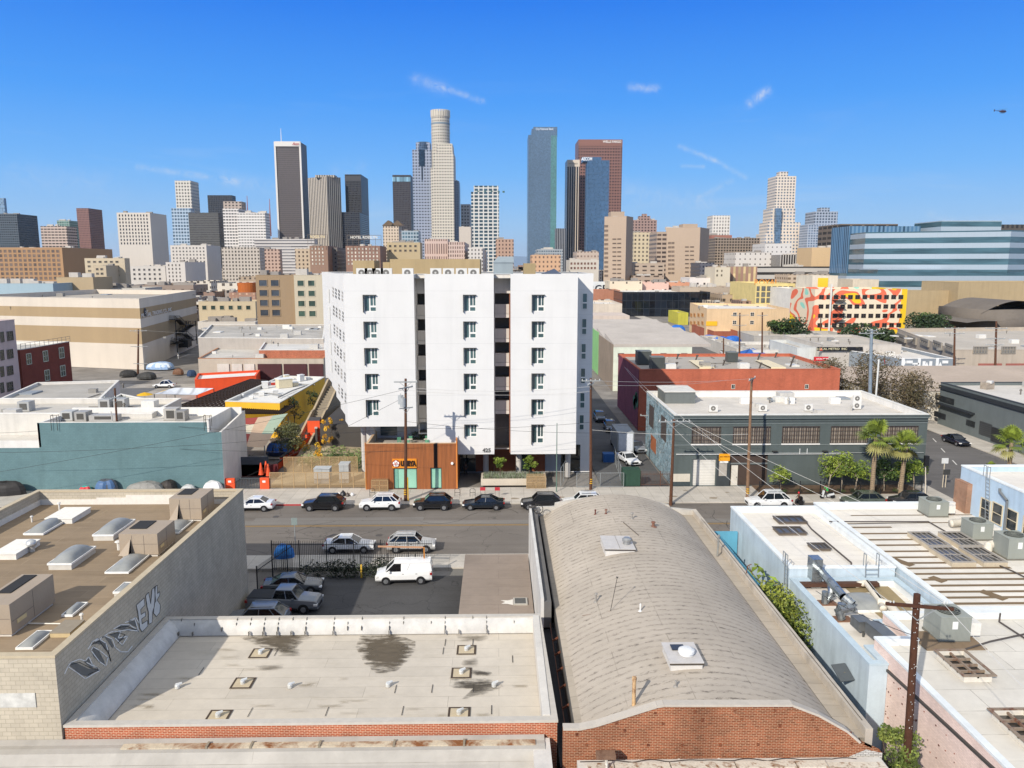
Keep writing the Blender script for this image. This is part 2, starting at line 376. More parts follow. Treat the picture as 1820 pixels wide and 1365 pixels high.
def lettering(name,txt,loc,size,m,parent=None,rz=0.,ext=.03,bold=.0,shear=0.,wscale=1.,label=None,cat=None,flat=False,rx=math.pi/2):
 me=text_mesh(txt,size,ext,bold,shear);me.materials.clear();me.materials.append(m)
 for p in me.polygons:p.material_index=0
 M=Matrix.Rotation(rz,4,'Z')@Matrix.Rotation(rx,4,'X')@Matrix.Diagonal((wscale,1,1,1));me.transform(M)
 o=bpy.data.objects.new(name,me);C.objects.link(o);off=world(parent)if parent else Vector((0,0,0));o.location=Vector(loc)-off
 if parent:o.parent=parent
 return tag(o,label,cat)
def inset(pts,t):
 n=len(pts);r=[]
 for i in range(n):
  p0=Vector(pts[i-1][:2]);p1=Vector(pts[i][:2]);p2=Vector(pts[(i+1)%n][:2])
  d1=(p1-p0).normalized();d2=(p2-p1).normalized();n1=Vector((-d1.y,d1.x));n2=Vector((-d2.y,d2.x))
  k=1+n1.dot(n2);r.append(p1+(n1+n2)*(t/max(k,.3)))
 return r
def walls(mb,pts,z0,z1,holes=None,depth=.2,skip=()):
 """outer wall sheets of a footprint (ccw) with real openings; holes[i] = [(u0,u1,w0,w1)] on edge i"""
 n=len(pts)
 for i in range(n):
  if i in skip:continue
  A=Vector(pts[i][:2]);B=Vector(pts[(i+1)%n][:2]);d=(B-A);L=d.length;d.normalize();nn=Vector((d.y,-d.x))
  hs=(holes or{}).get(i,[])
  P=lambda u,w,o=0.:(A.x+d.x*u-nn.x*o,A.y+d.y*u-nn.y*o,w)
  if not hs:mb.face([P(0,z0),P(L,z0),P(L,z1),P(0,z1)]);continue
  us=sorted({0.,L}|{h[0]for h in hs}|{h[1]for h in hs});ws=sorted({z0,z1}|{h[2]for h in hs}|{h[3]for h in hs})
  for a,b in zip(us,us[1:]):
   run=None
   for c,e in zip(ws,ws[1:]):
    mu,mw=(a+b)/2,(c+e)/2
    if any(h[0]<mu<h[1]and h[2]<mw<h[3]for h in hs):
     continue
    mb.face([P(a,c),P(b,c),P(b,e),P(a,e)])
  for h in hs:
   u0,u1,w0,w1=h
   mb.face([P(u0,w0),P(u1,w0),P(u1,w0,depth),P(u0,w0,depth)]);mb.face([P(u0,w1,depth),P(u1,w1,depth),P(u1,w1),P(u0,w1)])
   mb.face([P(u0,w0,depth),P(u0,w1,depth),P(u0,w1),P(u0,w0)]);mb.face([P(u1,w0),P(u1,w1),P(u1,w1,depth),P(u1,w0,depth)])
 return mb
def bldg(name,label,cat,pts,h,wm,rm,ph=.6,pt=.25,cap=None,z0=0.,holes=None,depth=.2,group=None,skip=(),inner=None):
 """building from a ccw footprint: wall, roof (sunk behind a parapet), coping"""
 cx=sum(p[0]for p in pts)/len(pts);cy=sum(p[1]for p in pts)/len(pts)
 r=thing(name,label,cat,(cx,cy,z0),group)
 mb=MB();walls(mb,pts,z0,h,holes,depth,skip)
 mb.build('wall',wm,r)
 if ph<=0:
  MB().face([(p[0],p[1],h)for p in pts]).build('roof',rm,r);return r
 q=inset(pts,pt);n=len(pts);mb=MB();mb.k=0
 mb.face([(p[0],p[1],h-ph)for p in q]);mb.k=1
 for i in range(n):
  a,b=q[i],q[(i+1)%n];mb.face([(b[0],b[1],h-ph),(a[0],a[1],h-ph),(a[0],a[1],h),(b[0],b[1],h)])
 mb.build('roof',[rm,inner or wm],r)
 mb=MB();o=inset(pts,-.04);q2=inset(pts,pt+.03)
 for i in range(n):
  j=(i+1)%n;a,b,c,d=o[i],o[j],q2[j],q2[i]
  mb.face([(a[0],a[1],h+.06),(b[0],b[1],h+.06),(c[0],c[1],h+.06),(d[0],d[1],h+.06)])
  mb.face([(a[0],a[1],h-.06),(b[0],b[1],h-.06),(b[0],b[1],h+.06),(a[0],a[1],h+.06)])
  mb.face([(c[0],c[1],h-.06),(d[0],d[1],h-.06),(d[0],d[1],h+.06),(c[0],c[1],h+.06)])
  mb.face([(b[0],b[1],h-.06),(a[0],a[1],h-.06),(d[0],d[1],h-.06),(c[0],c[1],h-.06)])
 mb.build('coping',cap or wm,r);return r
def rect(x0,y0,x1,y1):return[(x0,y0),(x1,y0),(x1,y1),(x0,y1)]
_wm={}
def winmesh(w,h,nx,ny,fm,gm,fr=.07,d=.08,lou=0):
 """window: frame ring and muntins in front of a pane, in the local xz plane facing -y, centred"""
 key=(round(w,2),round(h,2),nx,ny,fm.name,gm.name,fr,d)
 if key in _wm:return _wm[key]
 mb=MB();mb.k=1;y=-.01;mb.face([(-w/2,y,-h/2),(w/2,y,-h/2),(w/2,y,h/2),(-w/2,y,h/2)]);mb.k=0
 for x0,z0,x1,z1 in((-w/2,-h/2,w/2,-h/2+fr),(-w/2,h/2-fr,w/2,h/2),(-w/2,-h/2+fr,-w/2+fr,h/2-fr),(w/2-fr,-h/2+fr,w/2,h/2-fr)):mb.box(x0,-d,z0,x1,0,z1)
 m=fr*.6
 for i in range(1,nx):x=-w/2+w*i/nx;mb.box(x-m/2,-d*.8,-h/2+fr,x+m/2,0,h/2-fr)
 for j in range(1,ny):z=-h/2+h*j/ny;mb.box(-w/2+fr,-d*.7,z-m/2,w/2-fr,0,z+m/2)
 me=mb.mesh('window');me.materials.append(fm);me.materials.append(gm);_wm[key]=me;return me
def addwin(parent,me,loc,rz=0.,name='window',kind=None,label=None):
 o=bpy.data.objects.new(name,me);C.objects.link(o);o.location=Vector(loc)-world(parent);o.rotation_euler=(0,0,rz);o.parent=parent;return tag(o,label,kind=kind)
def winrow(parent,A,B,us,zs,w,h,fm,gm,nx=2,ny=2,off=.01,name='window',fr=.07,skip=None,d=.08):
 """windows along the wall from plan point A to B (outside to the right of A>B); us, zs are centres in metres"""
 A=Vector(A[:2]);B=Vector(B[:2]);dd=(B-A).normalized();nn=Vector((dd.y,-dd.x));rz=math.atan2(dd.y,dd.x);me=winmesh(w,h,nx,ny,fm,gm,fr,d)
 for i,u in enumerate(us):
  for j,z in enumerate(zs):
   if skip and skip(i,j):continue
   p=A+dd*u+nn*off;addwin(parent,me,(p.x,p.y,z),rz,name)
def lsp(a,b,n):return[a+(b-a)*i/(n-1)for i in range(n)]if n>1 else[(a+b)/2]
def wire(name,pts,r=.015,sag=0.,m=None,label=None,group=None,parent=None,cat='wire'):
 P=[]
 for a,b in zip(pts,pts[1:]):
  a=Vector(a);b=Vector(b);n=10
  for i in range(n+1):
   t=i/n;p=a.lerp(b,t);p.z-=sag*4*t*(1-t);P.append(p)
 return MB().tube(P,r,4).build(name,m or plain('#2a2826',.6),parent,label=label,cat=None if parent else cat,group=group)
mb=MB();
xs=[-9000,-400,-60,-20,20,60,120,400,9000];ys=[-200,0,40,71,90,130,300,900,3000,20000]
for a,b in zip(xs,xs[1:]):
 for c,d in zip(ys,ys[1:]):mb.face([(a,c,-.15),(b,c,-.15),(b,d,-.15),(a,d,-.15)])
mb.build('ground',concrete((.22,.20,.175),4.,.25,.01),kind='structure')
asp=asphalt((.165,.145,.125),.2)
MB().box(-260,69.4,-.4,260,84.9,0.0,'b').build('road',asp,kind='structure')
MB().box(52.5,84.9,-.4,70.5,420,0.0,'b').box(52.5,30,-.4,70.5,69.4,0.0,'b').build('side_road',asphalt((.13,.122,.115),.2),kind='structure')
sw=concrete((.46,.42,.36),1.5,.16)
MB().box(-260,84.9,-.4,52.5,91.2,.14,'b').box(44,91.2,-.4,52.5,400,.14,'b').build('sidewalk',sw,kind='structure')
MB().box(-260,66.2,-.4,52.5,69.4,.14,'b').build('near_sidewalk',sw,kind='structure')
MB().box(70.5,84.9,-.4,75.5,400,.14,'b').build('side_sidewalk',sw,kind='structure')
ylw=plain('#8f7038',.8)
m=MB()
for y in(77.75,77.98):m.box(-120,y,.001,51,y+.11,.006,'b')
m.build('centre_line',ylw,kind='structure')
m=MB()
for(x,y)in((67.4,116),(65,109.5),(62.6,102.5),(60.2,96),(64.8,123),(63,131)):m.cbox((x,y,.004),(.14,2.6,.006),-.33)
m.build('lane_dashes',plain('#c9c6bd',.7),kind='structure')
m=MB();p=G(508,903);q=G(545,900);m.box(-30.5,84.82,.0,-20.6,84.93,.16);m.build('red_kerb',plain('#a3393a',.7),kind='structure')
MB().box(46.5,84.9,.142,49.5,86.4,.146).build('kerb_ramp',plain('#b5752e',.8),kind='structure')
m=MB();m.k=0
m.face([(-26,79.6,.004),(-8,79.7,.004),(-8,80.6,.004),(-26,80.6,.004)])
m.face([(-60,78.4,.004),(40,78.4,.004),(40,79.5,.004),(-60,79.5,.004)])
m.build('asphalt_patch',asphalt((.20,.183,.162),.15,False),kind='structure')
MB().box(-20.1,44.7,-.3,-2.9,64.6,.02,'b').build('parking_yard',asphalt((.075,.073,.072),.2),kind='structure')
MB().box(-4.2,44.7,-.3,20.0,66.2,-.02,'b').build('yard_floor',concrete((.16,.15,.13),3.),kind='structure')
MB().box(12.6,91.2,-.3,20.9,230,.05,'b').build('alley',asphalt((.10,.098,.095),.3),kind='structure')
cmu=brickm('#b9ae9a','#9f9583',.42,.21,.012,.15,.12,.92,blot=.16)
cmug=brickm('#a9a49a','#7d786f',.8,.2,.018,.10,.10,.92,blot=.14)
ZA=9.36;ZAR=8.3;XA=-20.17
tan=roofm('#8d7b64','#9c8b73',1.0,10.,.02,'#6e5d48',.45,.18)
def blockbldg():
 pts=[(-36.2,33.31),(XA,33.31),(XA,59.7),(-36.2,59.7)]
 r=bldg('concrete_block_building','tan flat-roofed concrete block building with skylights and a graffiti-covered side wall','building',pts,ZA,cmu,tan,ZA-ZAR,.3,plain('#b7a88d',.9),-.1)
 m=MB();z=ZAR
 for x0,x1,h in((-35.9,-31.5,.42),(-31.5,-29.2,.55),(-29.2,-25.2,.75),(-25.2,-23.,.5),(-23.,-20.5,.35)):m.box(x0,59.33,z,x1,59.39,z+h)
 m.box(-35.9,33.7,z,-35.84,59.3,z+.4)
 m.build('flashing',plain('#d8d2c6',.8),r)
 m=MB();m.k=0
 f=lambda px,py:AX(px,py,XA+.012)
 def poly(pp,k):
  m.k=k;m.face([f(97+0,0)]*0+[AX(x,y,XA+.012+.004*k)for x,y in pp])
 sc=lambda L:[(0+x/3.957,1080+y/3.957)for x,y in L]
 def stroke(pp,w,k):
  P=sc(pp)
  for(a,b),(c,d)in zip(P,P[1:]):
   dx,dy=c-a,d-b;L=math.hypot(dx,dy)or 1;nx,ny=-dy/L*w/2,dx/L*w/2;e=.25*w
   ux,uy=dx/L*e,dy/L*e
   poly([(a+nx-ux,b+ny-uy),(a-nx-ux,b-ny-uy),(c-nx+ux,d-ny+uy),(c+nx+ux,d+ny+uy)],k)
 body=[[(480,400),(510,380),(560,400),(620,430),(690,435),(620,485),(560,470),(520,430)],[(590,380),(625,350),(665,415),(640,425)],[(640,300),(665,270),(700,310),(730,370),(740,400),(700,385),(660,345)],[(650,250),(690,225),(730,235),(760,270),(770,310),(735,290),(720,260)],[(735,205),(775,215),(800,270),(790,285),(760,240)],[(760,190),(820,180),(860,160),(840,200),(880,220),(830,240),(800,205)],[(810,145),(860,120),(920,125),(880,145),(940,150),(970,160),(900,165)],[(900,100),(950,90),(970,140),(940,130)]]
 for b in body:poly([(x/3.957,1080+y/3.957)for x,y in b],0)
 lt=[[(455,465),(480,410),(500,385),(560,362),(600,375),(625,345),(650,400),(705,440),(600,500),(540,455),(480,415)],[(610,385),(690,430)],[(620,290),(650,240),(690,215),(745,250),(780,375),(760,300)],[(640,300),(700,380),(745,410),(760,350),(700,300),(655,275),(640,300)],[(670,235),(740,200),(790,220),(810,280),(850,310),(900,310),(930,270)],[(720,210),(760,180),(800,165),(850,170),(830,215),(900,200),(860,262),(810,215)],[(800,150),(850,120),(910,120),(975,165),(900,155),(830,165)],[(880,105),(950,80),(975,165)],[(905,95),(955,70),(985,120)]]
 for L in lt:stroke(L,1.7,1)
 dk=[[(500,400),(560,385),(640,425),(700,438),(620,470)],[(645,260),(700,235),(770,330)],[(770,190),(830,175),(880,190),(830,250)],[(815,145),(880,130),(965,155)]]
 for L in dk:stroke(L,1.1,2)
 T=lambda L:[(0+x/3.9,850+y/3.9)for x,y in L]
 for L in([(945,880),(1000,830),(1005,880),(975,910),(978,945),(1008,925),(1010,955),(982,975),(985,1010),(1022,985),(1025,1025),(985,1065),(970,1040),(955,920)],[(1010,815),(1030,790),(1045,870),(1055,770),(1078,750),(1070,890),(1058,925),(1055,1000),(1032,1012),(1030,930),(1020,890)],[(1070,760),(1090,740),(1092,800),(1108,785),(1108,810),(1088,845),(1100,860),(1112,880),(1108,930),(1085,960),(1065,935),(1070,870),(1080,850)]):
  P=T(L);poly(P,3)
  for(a,b),(c,d)in zip(P,P[1:]+P[:1]):
   dx,dy=c-a,d-b;q=math.hypot(dx,dy)or 1;nx,ny=-dy/q*.5,dx/q*.5
   poly([(a+nx,b+ny),(a-nx,b-ny),(c-nx,d-ny),(c+nx,d+ny)],4)
 m.build('graffiti',[plain('#6a6964',.9),plain('#dddbd4',.85),plain('#2f2e2c',.9),plain('#c9c7c0',.85),plain('#5a5955',.9)],r)
 MB().box(-30.4,33.27,6.9,-21.2,33.30,7.6).build('painted_band',paint('#c9c6bd',.8,.25,2.),r)
blockbldg()
dome_m=NT('skylight dome');
dome_m=dome_m.fin(dome_m.scale('#92938f',dome_m.rng(dome_m.noise(dome_m.pos(),1.2,4),.3,.7,.85,1.1)),.42,0.,spec=.35)
def skylight(x,y,z,w,l,hc,hd,label,grp='skylights on the tan roof',curbm=None):
 t=thing('skylight',label,'skylight',(x,y,z),grp)
 m=MB();m.box(x-w/2,y,z,x+w/2,y+l,z+hc);m.build('curb',curbm or plain('#c4bfb4',.8),t)
 if hd:
  m=MB();c=z+hc
  def fn(u,v):
   a=1-abs(2*u-1)**2.6;b=1-abs(2*v-1)**3.2
   return(x-w/2+.03+(w-.06)*u,y+.03+(l-.06)*v,c+.03+hd*max(0,a*b)**.8)
  m.grid(fn,8,10);m.build('dome',dome_m,t,smooth=True)
  m=MB();m.box(x-w/2-.05,y-.05,c-.06,x+w/2+.05,y,c+.06).box(x-w/2-.05,y+l,c-.06,x+w/2+.05,y+l+.05,c+.06).box(x-w/2-.05,y,c-.06,x-w/2,y+l,c+.06).box(x+w/2,y,c-.06,x+w/2+.05,y+l,c+.06)
  m.build('frame',plain('#e4e2dc',.5),t)
 return t
for px,py,w,l,hc,hd,lb in((60,952,1.3,3.1,.12,.38,'low domed skylight nearest the left parapet, beside the white hatch'),(184,961,1.35,3.2,.38,.45,'domed skylight on a tall white curb just behind the middle rooftop unit'),(107,1013,1.4,2.9,.38,.45,'largest domed skylight in the middle of the tan roof'),(208,1020.5,1.35,2.9,.1,.34,'low domed skylight in front of the middle rooftop unit'),(300,950,1.35,2.6,.1,.34,'low domed skylight between the far and the middle rooftop units'),(44,1155,.75,1.75,.08,.22,'small narrow skylight at the near end of the tan roof'),(120,1097,.5,1.5,.1,.2,'small narrow skylight beside the nearest rooftop unit'),(212,1062,.55,1.3,.3,.1,'small grey skylight tight against the graffiti wall parapet')):
 p=G(px,py,ZAR);skylight(p.x,p.y,ZAR,w,l,hc,hd,lb)
for px,py,w,l,lb in((105,931,1.9,2.6,'flat white roof hatch near the far left corner'),(8,995,1.5,2.6,'flat white roof hatch at the left edge of the frame')):
 p=G(px,py,ZAR);t=thing('roof_hatch',lb,'hatch',(p.x,p.y,ZAR),'flat hatches on the tan roof');MB().box(p.x-w/2,p.y,ZAR,p.x+w/2,p.y+l,ZAR+.36).build('curb',plain('#dcd7cc',.8),t);MB().box(p.x-w/2-.05,p.y-.05,ZAR+.36,p.x+w/2+.05,p.y+l+.05,ZAR+.42).build('lid',plain('#e4dfd3',.7),t)
p=G(107,1133,ZAR);t=thing('roof_hatch','low brown weathered hatch by the near parapet','hatch',(p.x,p.y,ZAR));MB().box(p.x-.5,p.y,ZAR,p.x+.5,p.y+1.4,ZAR+.22).build('curb',plain('#bda981',.8),t);MB().box(p.x-.52,p.y-.02,ZAR+.22,p.x+.52,p.y+1.42,ZAR+.27).build('lid',plain('#8e8372',.8),t)
unit_m=paint('#a3937f',.6,.05,.8,.05)
def rooftop_unit(x,y,z,w,l,h,label,grp,um=unit_m,rz=0.):
 """packaged unit: cabinet with panel seams, triangular intake hood, fan deck on top, curb"""
 t=thing('rooftop_air_unit',label,'air conditioner',(0,0,0),grp)
 m=MB();m.box(-w/2,0,.16,w/2,l,h)
 m.build('cabinet',um,t)
 m=MB();m.box(-w/2+.1,.1,0,w/2-.1,l-.1,.16);m.build('curb',plain('#cfc9be',.8),t)
 m=MB();d=plain('#6d6257',.7)
 for x_ in(-w/2+w*.33,-w/2+w*.64):m.box(x_-.012,-.008,.2,x_+.012,0,h-.1)
 m.box(-w/2+w*.33,-.008,h*.55,w/2-.05,0,h*.55+.02);m.box(w/2,l*.5-.012,.2,w/2+.008,l*.5+.012,h-.1);m.box(w/2,.1,h*.45,w/2+.008,l*.5,h*.45+.02)
 m.build('panel_seam',d,t)
 m=MB();m.box(-w/2+.25,l*.35,h,w/2-w*.45,l-.2,h+.05);m.build('fan_grille',plain('#2d2b28',.8),t)
 m=MB();x0=-w/2;m.face([(x0+.1,-.01,.25),(x0+w*.3,-.01,.25),(x0+w*.3,-.01,h*.75)]);m.build('intake',plain('#1c1a18',.9),t)
 m=MB();m.face([(x0+.08,-.02,.25),(x0+.08,-.45,.25),(x0+w*.3,-.02,h*.78)]);m.face([(x0+w*.3,-.02,h*.78),(x0+.08,-.45,.25),(x0+w*.3,-.45,.25)]).build('intake_hood',um,t)
 m=MB();m.box(w/2+.008,l*.12,h*.3,w/2+.03,l*.32,h*.42);m.build('label_plate',plain('#cdb98a',.6),t)
 t.location=(x,y,z);t.rotation_euler=(0,0,rz);return t
for px,py,w,l,h,lb in((331,927,2.3,2.6,1.75,'boxy tan air-conditioning unit at the far end of the tan roof'),(248,990,2.45,2.7,1.55,'boxy tan air-conditioning unit in the middle beside the graffiti-wall parapet'),(-8,1133,1.7,3.9,1.75,'large tan air-conditioning unit nearest the camera at the left edge')):
 p=G(px,py,ZAR);rooftop_unit(p.x,p.y,ZAR,w,l,h,lb,'tan rooftop air units')
def turbine(px,py,z,s,label,mt=None):
 p=G(px,py,z);t=thing('turbine_vent',label,'roof vent',p)
 MB().cyl(p,p+Vector((0,0,.3*s)),.16*s,.16*s,12).build('stem',plain('#b9b4a8',.7),t)
 m=MB();m.lathe((p.x,p.y,p.z+.3*s),[(.16*s,0),(.27*s,.08*s),(.3*s,.2*s),(.25*s,.34*s),(.12*s,.42*s),(0,.44*s)],14);m.build('turbine_head',mt or metalm('#c4c4c0',.4,.5),t,smooth=True)
turbine(57,980,ZAR,1.1,'round metal turbine vent alone on the tan roof')
def pipe_vent(px,py,z,h,r,label,m_=None,cap=True,name='vent_pipe',grp=None):
 p=G(px,py,z);m=MB();m.cyl(p,p+Vector((0,0,h)),r,r,8)
 if cap:m.cyl(p+Vector((0,0,h)),p+Vector((0,0,h+.08)),r*2.,r*1.3,8)
 return m.build(name,m_ or plain('#cfcbc2',.6),label=label,cat='vent pipe',group=grp)
pipe_vent(106,908,ZAR,.6,.07,'white capped pipe in the shade of the left parapet')
pipe_vent(57,928,ZAR,.4,.06,'short white pipe by the white roof hatch')
pipe_vent(146,1107,ZAR,.45,.06,'white pipe behind the brown weathered hatch')
pipe_vent(212,977,ZAR,.55,.13,'thick pale duct stub left of the middle air unit')
MB().tube([G(50,1108,ZAR+.08),G(152,1109,ZAR+.08)],.035,6).build('gas_pipe',plain('#d8d2c4',.6),label='thin white pipe running from the nearest air unit to the parapet',cat='pipe')
whroof=roofm('#c9c3b9','#8b857b',1.0,6.,.012,'#8f8678',.35,.1)
ZB=5.9;ZBR=5.05
def near_left():
 r=thing('low_white_roof_building','near white-roofed building with rusty coping pieces below the brick edge','building',(-20,27,0))
 m=MB();m.k=0
 Y1=33.28
 prof=[(Y1,5.28),(Y1-.35,5.20),(Y1-.62,5.22),(Y1-.95,5.18),(Y1-1.35,4.72),(Y1-1.9,4.5),(14,4.42)]
 def sheet(x0,x1,pf,k,n=24):
  m.k=k
  for(ya,za),(yb,zb)in zip(pf,pf[1:]):
   for i in range(n):
    a=x0+(x1-x0)*i/n;b=x0+(x1-x0)*(i+1)/n;m.face([(a,yb,zb),(b,yb,zb),(b,ya,za),(a,ya,za)])
 sheet(-42,2.1,prof,0)
 m.k=0;m.face([(-42,14,4.42),(-42,14,0),(2.1,14,0),(2.1,14,4.42)]);m.face([(2.1,14,4.42),(2.1,14,0),(2.1,Y1,0),(2.1,Y1,4.42)])
 m.build('roof',roofm('#a8a298','#847d73',2.4,30.,.01,'#948b80',.35,.16,.85,.3),r)
 MB().box(1.55,14,4.3,2.35,33.2,5.15).build('side_parapet',paint('#cfc9c0',.85,.2),r)
 rc=rustm('#c3b59c','#80502a',.62,.7,.9)
 xs_=[-17.2,-13.3,-11.3,-8.2,-4.8,-1.6,1.7]
 for a,b in zip(xs_,xs_[1:]):
  MB().box(a+.03,Y1-.72,5.17,b-.03,Y1-.36,5.27+random.uniform(-.02,.02)).build('coping_piece',rc,r)
 m=MB()
 for x in xs_[1:-1]:m.box(x-.05,Y1-.75,5.16,x+.05,Y1-.33,5.32)
 m.build('coping_joint',plain('#8a7f6c',.8),r)
 m=MB()
 for(a,b,c,d,k)in((-27,28.6,-21.8,30.35,0),(-9,28.,-2.5,30.4,0)):
  m.face([(a,b,4.49),(c,b,4.49),(c+.5,d,4.505),(a,d,4.505)])
 m.build('roof_patch',roofm('#98938e','#6f6a66',1.2,8.,.02,'#6d6862',.3),r)
 m=MB();m.k=0
 for(x,y,a,b)in((-.1,31.1,.55,.25),(.9,31.0,.45,.4),(.1,30.5,.4,.2),(.6,30.0,.3,.25)):
  pts=[(x+a*math.cos(t)*random.uniform(.6,1.2),y+b*math.sin(t)*random.uniform(.6,1.2),4.56)for t in[i*math.pi/6 for i in range(12)]];m.face(pts)
 m.build('torn_patch',plain('#7b6a4f',.9),r)
near_left()
def brick_roof_building():
 red=brickm('#a34d2d','#c7a88c',.235,.085,.012,.15,.35,.9)
 pts=[(-20.08,33.4),(2.72,33.4),(2.5,44.5),(-20.05,44.5)]
 r=bldg('brick_edged_flat_roof_building','flat cream roof with dark ponding stains, square vent patches and an orange brick front edge','building',pts,ZB-.03,red,roofm('#c0b6a6','#8a8173',1.0,7.0,.012,'#96896f',.35,.09),ZB-ZBR,.3,plain('#b9b2a6',.8),0,inner=paint('#cfcac0',.85,.12,.8))
 wm=paint('#c6c2ba',.7,.16,1.2,.1)
 m=MB();n=7
 def cove(fn,L):
  for i in range(n):
   a0=math.pi/2*i/n;a1=math.pi/2*(i+1)/n
   for j in range(L):m.face([fn(j/L,a0),fn((j+1)/L,a0),fn((j+1)/L,a1),fn(j/L,a1)])
 cove(lambda t,a:(-20.05+1.05*math.sin(a)*1.0,33.75+10.7*t,ZBR+.02+(ZB-ZBR+.0)*math.cos(a)),10)
 cove(lambda t,a:(2.2-22.2*t,44.42-.75*math.sin(a)*.9,ZBR+.02+(ZB-ZBR)*math.cos(a)),24)
 m.build('cove_flashing',wm,r,smooth=True)
 m=MB()
 for i in range(26):
  x=-19+i*.83;
  for k in range(4):
   if random.random()<.4:m.box(x-.012,43.5+.2*k,ZBR+.1+.19*k,x+.012,43.7+.2*k,ZBR+.33+.19*k)
 m.build('seam_mark',plain('#6d675d',.9),r,kind='stuff')
 m=MB();m.box(2.05,33.75,ZBR,2.42,44.2,ZB+.08);m.build('side_curb',paint('#cdc7bc',.8,.1),r)
 def stain(pxs,col,soft=.35,sc=2.2,name='stain',k=0.9):
  P=[G(x,y,ZBR+.006+.002*random.random())for x,y in pxs];cx=sum(p.x for p in P)/len(P);cy=sum(p.y for p in P)/len(P);z=P[0].z
  m=MB();n=len(P)
  for i in range(n):
   a,b=P[i],P[(i+1)%n];m.face([(cx,cy,z),(a.x,a.y,z),(b.x,b.y,z)],[(0,0),(1,i),(1,i+1)])
  t=NT('stain film');s=t.n('ShaderNodeSeparateXYZ');t.l(t.uv(),s.inputs[0]);nn=t.noise(t.pos((.6,1.8,1)),sc,7,.65)
  e=t.math('ADD',s.outputs[0],t.rng(nn,.3,.7,-.42,.42));al=t.rng(e,.85-soft,1.02,k,0.)
  c=t.scale(col,t.rng(nn,.3,.7,.75,1.25));t.l(c,t.b.inputs['Base Color']);t.b.inputs['Roughness'].default_value=.85;t.l(al,t.b.inputs['Alpha'])
  m.build(name,t.m,r)
 stain([(640,1128),(700,1124),(738,1140),(738,1155),(720,1180),(700,1196),(668,1196),(648,1180),(632,1150)],'#5c5140',.35,2.2,k=.95)
 stain([(655,1145),(725,1145),(728,1158),(700,1174),(665,1172),(650,1160)],'#453d31',.3,2.5,k=.6)
 stain([(425,1132),(470,1124),(545,1124),(556,1132),(530,1146),(520,1160),(490,1160),(440,1140)],'#5c5140',.5,2.2,k=.85)
 stain([(485,1148),(530,1148),(535,1166),(495,1166)],'#6a604f',.6,k=.6)
 stain([(450,1183),(505,1180),(500,1192),(460,1192)],'#6a604f',.6,k=.5)
 stain([(800,1207),(880,1205),(895,1220),(860,1235),(820,1243),(840,1225),(800,1222)],'#4b4337',.6,3.,k=.85)
 stain([(830,1190),(870,1192),(880,1200),(840,1202)],'#4b4337',.5,3.,k=.8)
 stain([(810,1128),(870,1128),(865,1140),(815,1140)],'#6a604f',.7,k=.5)
 stain([(820,1170),(850,1168),(850,1185),(820,1186)],'#5a5040',.7,k=.5)
 for i in range(26):
  x=random.uniform(190,930);y=random.uniform(1150,1272);w=random.uniform(18,55)
  if x+w>960:continue
  stain([(x,y),(x+w,y-1),(x+w*1.1,y+5),(x,y+6)],'#8a7a5c',.8,2.5,k=random.uniform(.15,.4))
 dk=plain('#45382c',.85);cr=plain('#b9a98c',.85)
 sv=metalm('#d3d3ce',.35,.35)
 vents=[((463,1161),1),((432,1214),1),((388,1273),1),((829,1155),1),((820,1196),1),((816,1268),1),((516,1221),0),((316,1222),0),((690,1219),0),((878,1219),0)]
 lbs=['in the square patch below the left stain','in the second square patch of the left row','in the square patch nearest the left front corner','in the farthest square patch on the right','in the middle right square patch, by the streaky stain','in the square patch at the front edge on the right','alone right of the left patches','alone at the shadow edge','alone in the centre of the cream roof','alone right of the streaky stain']
 for((px,py),pt),lb in zip(vents,lbs):
  p=G(px,py,ZBR)
  if pt:
   m=MB();s=.55;w=.11;z=ZBR+.012
   m.k=0
   for a,b,c,d in((-s,-s,s,-s+w),(-s,s-w,s,s),(-s,-s+w,-s+w,s-w),(s-w,-s+w,s,s-w)):m.face([(p.x+a,p.y+b,z),(p.x+c,p.y+b,z),(p.x+c,p.y+d,z),(p.x+a,p.y+d,z)])
   m.k=1;m.face([(p.x-s,p.y-s,z-.003),(p.x+s,p.y-s,z-.003),(p.x+s,p.y+s,z-.003),(p.x-s,p.y+s,z-.003)])
   m.build('tar_patch',[dk,cr],r)
  t=MB();c=p+Vector((0,-.05,0));t.cyl(c,c+Vector((0,0,.16)),.13,.12,10);t.cyl(c+Vector((-.05,-.02,.17)),c+Vector((.22,.1,.24)),.11,.06,8)
  t.lathe((c.x,c.y,c.z+.14),[(.14,0),(.12,.06),(.05,.1),(0,.11)],10)
  t.build('scoop_vent',sv,label='silver scoop vent '+lb,cat='roof vent',group='scoop vents on the cream roof')
 m=MB()
 for i in range(16):
  x=random.uniform(-17,1.5);y=34.2+random.randint(0,8)*1.0+.1;m.face([(x,y,ZBR+.008),(x+.035,y,ZBR+.008),(x+.035,y+.8,ZBR+.008),(x,y+.8,ZBR+.008)])
 m.build('seam_split',plain('#3b362e',.9),r,kind='stuff')
brick_roof_building()
t=thing('side_gutter','dark sheet-metal gutter with a rusty lip between the cream roof and the curved roof','gutter',(3.0,38,4.6))
m=MB();m.box(2.78,32.2,4.3,3.5,46.5,4.36);m.build('gutter_floor',plain('#26282c',.7),t)
MB().box(3.16,32.6,4.9,3.19,45.2,5.02).build('gutter_lip',rustm('#6b4a36','#5b2e1a',.8),t)
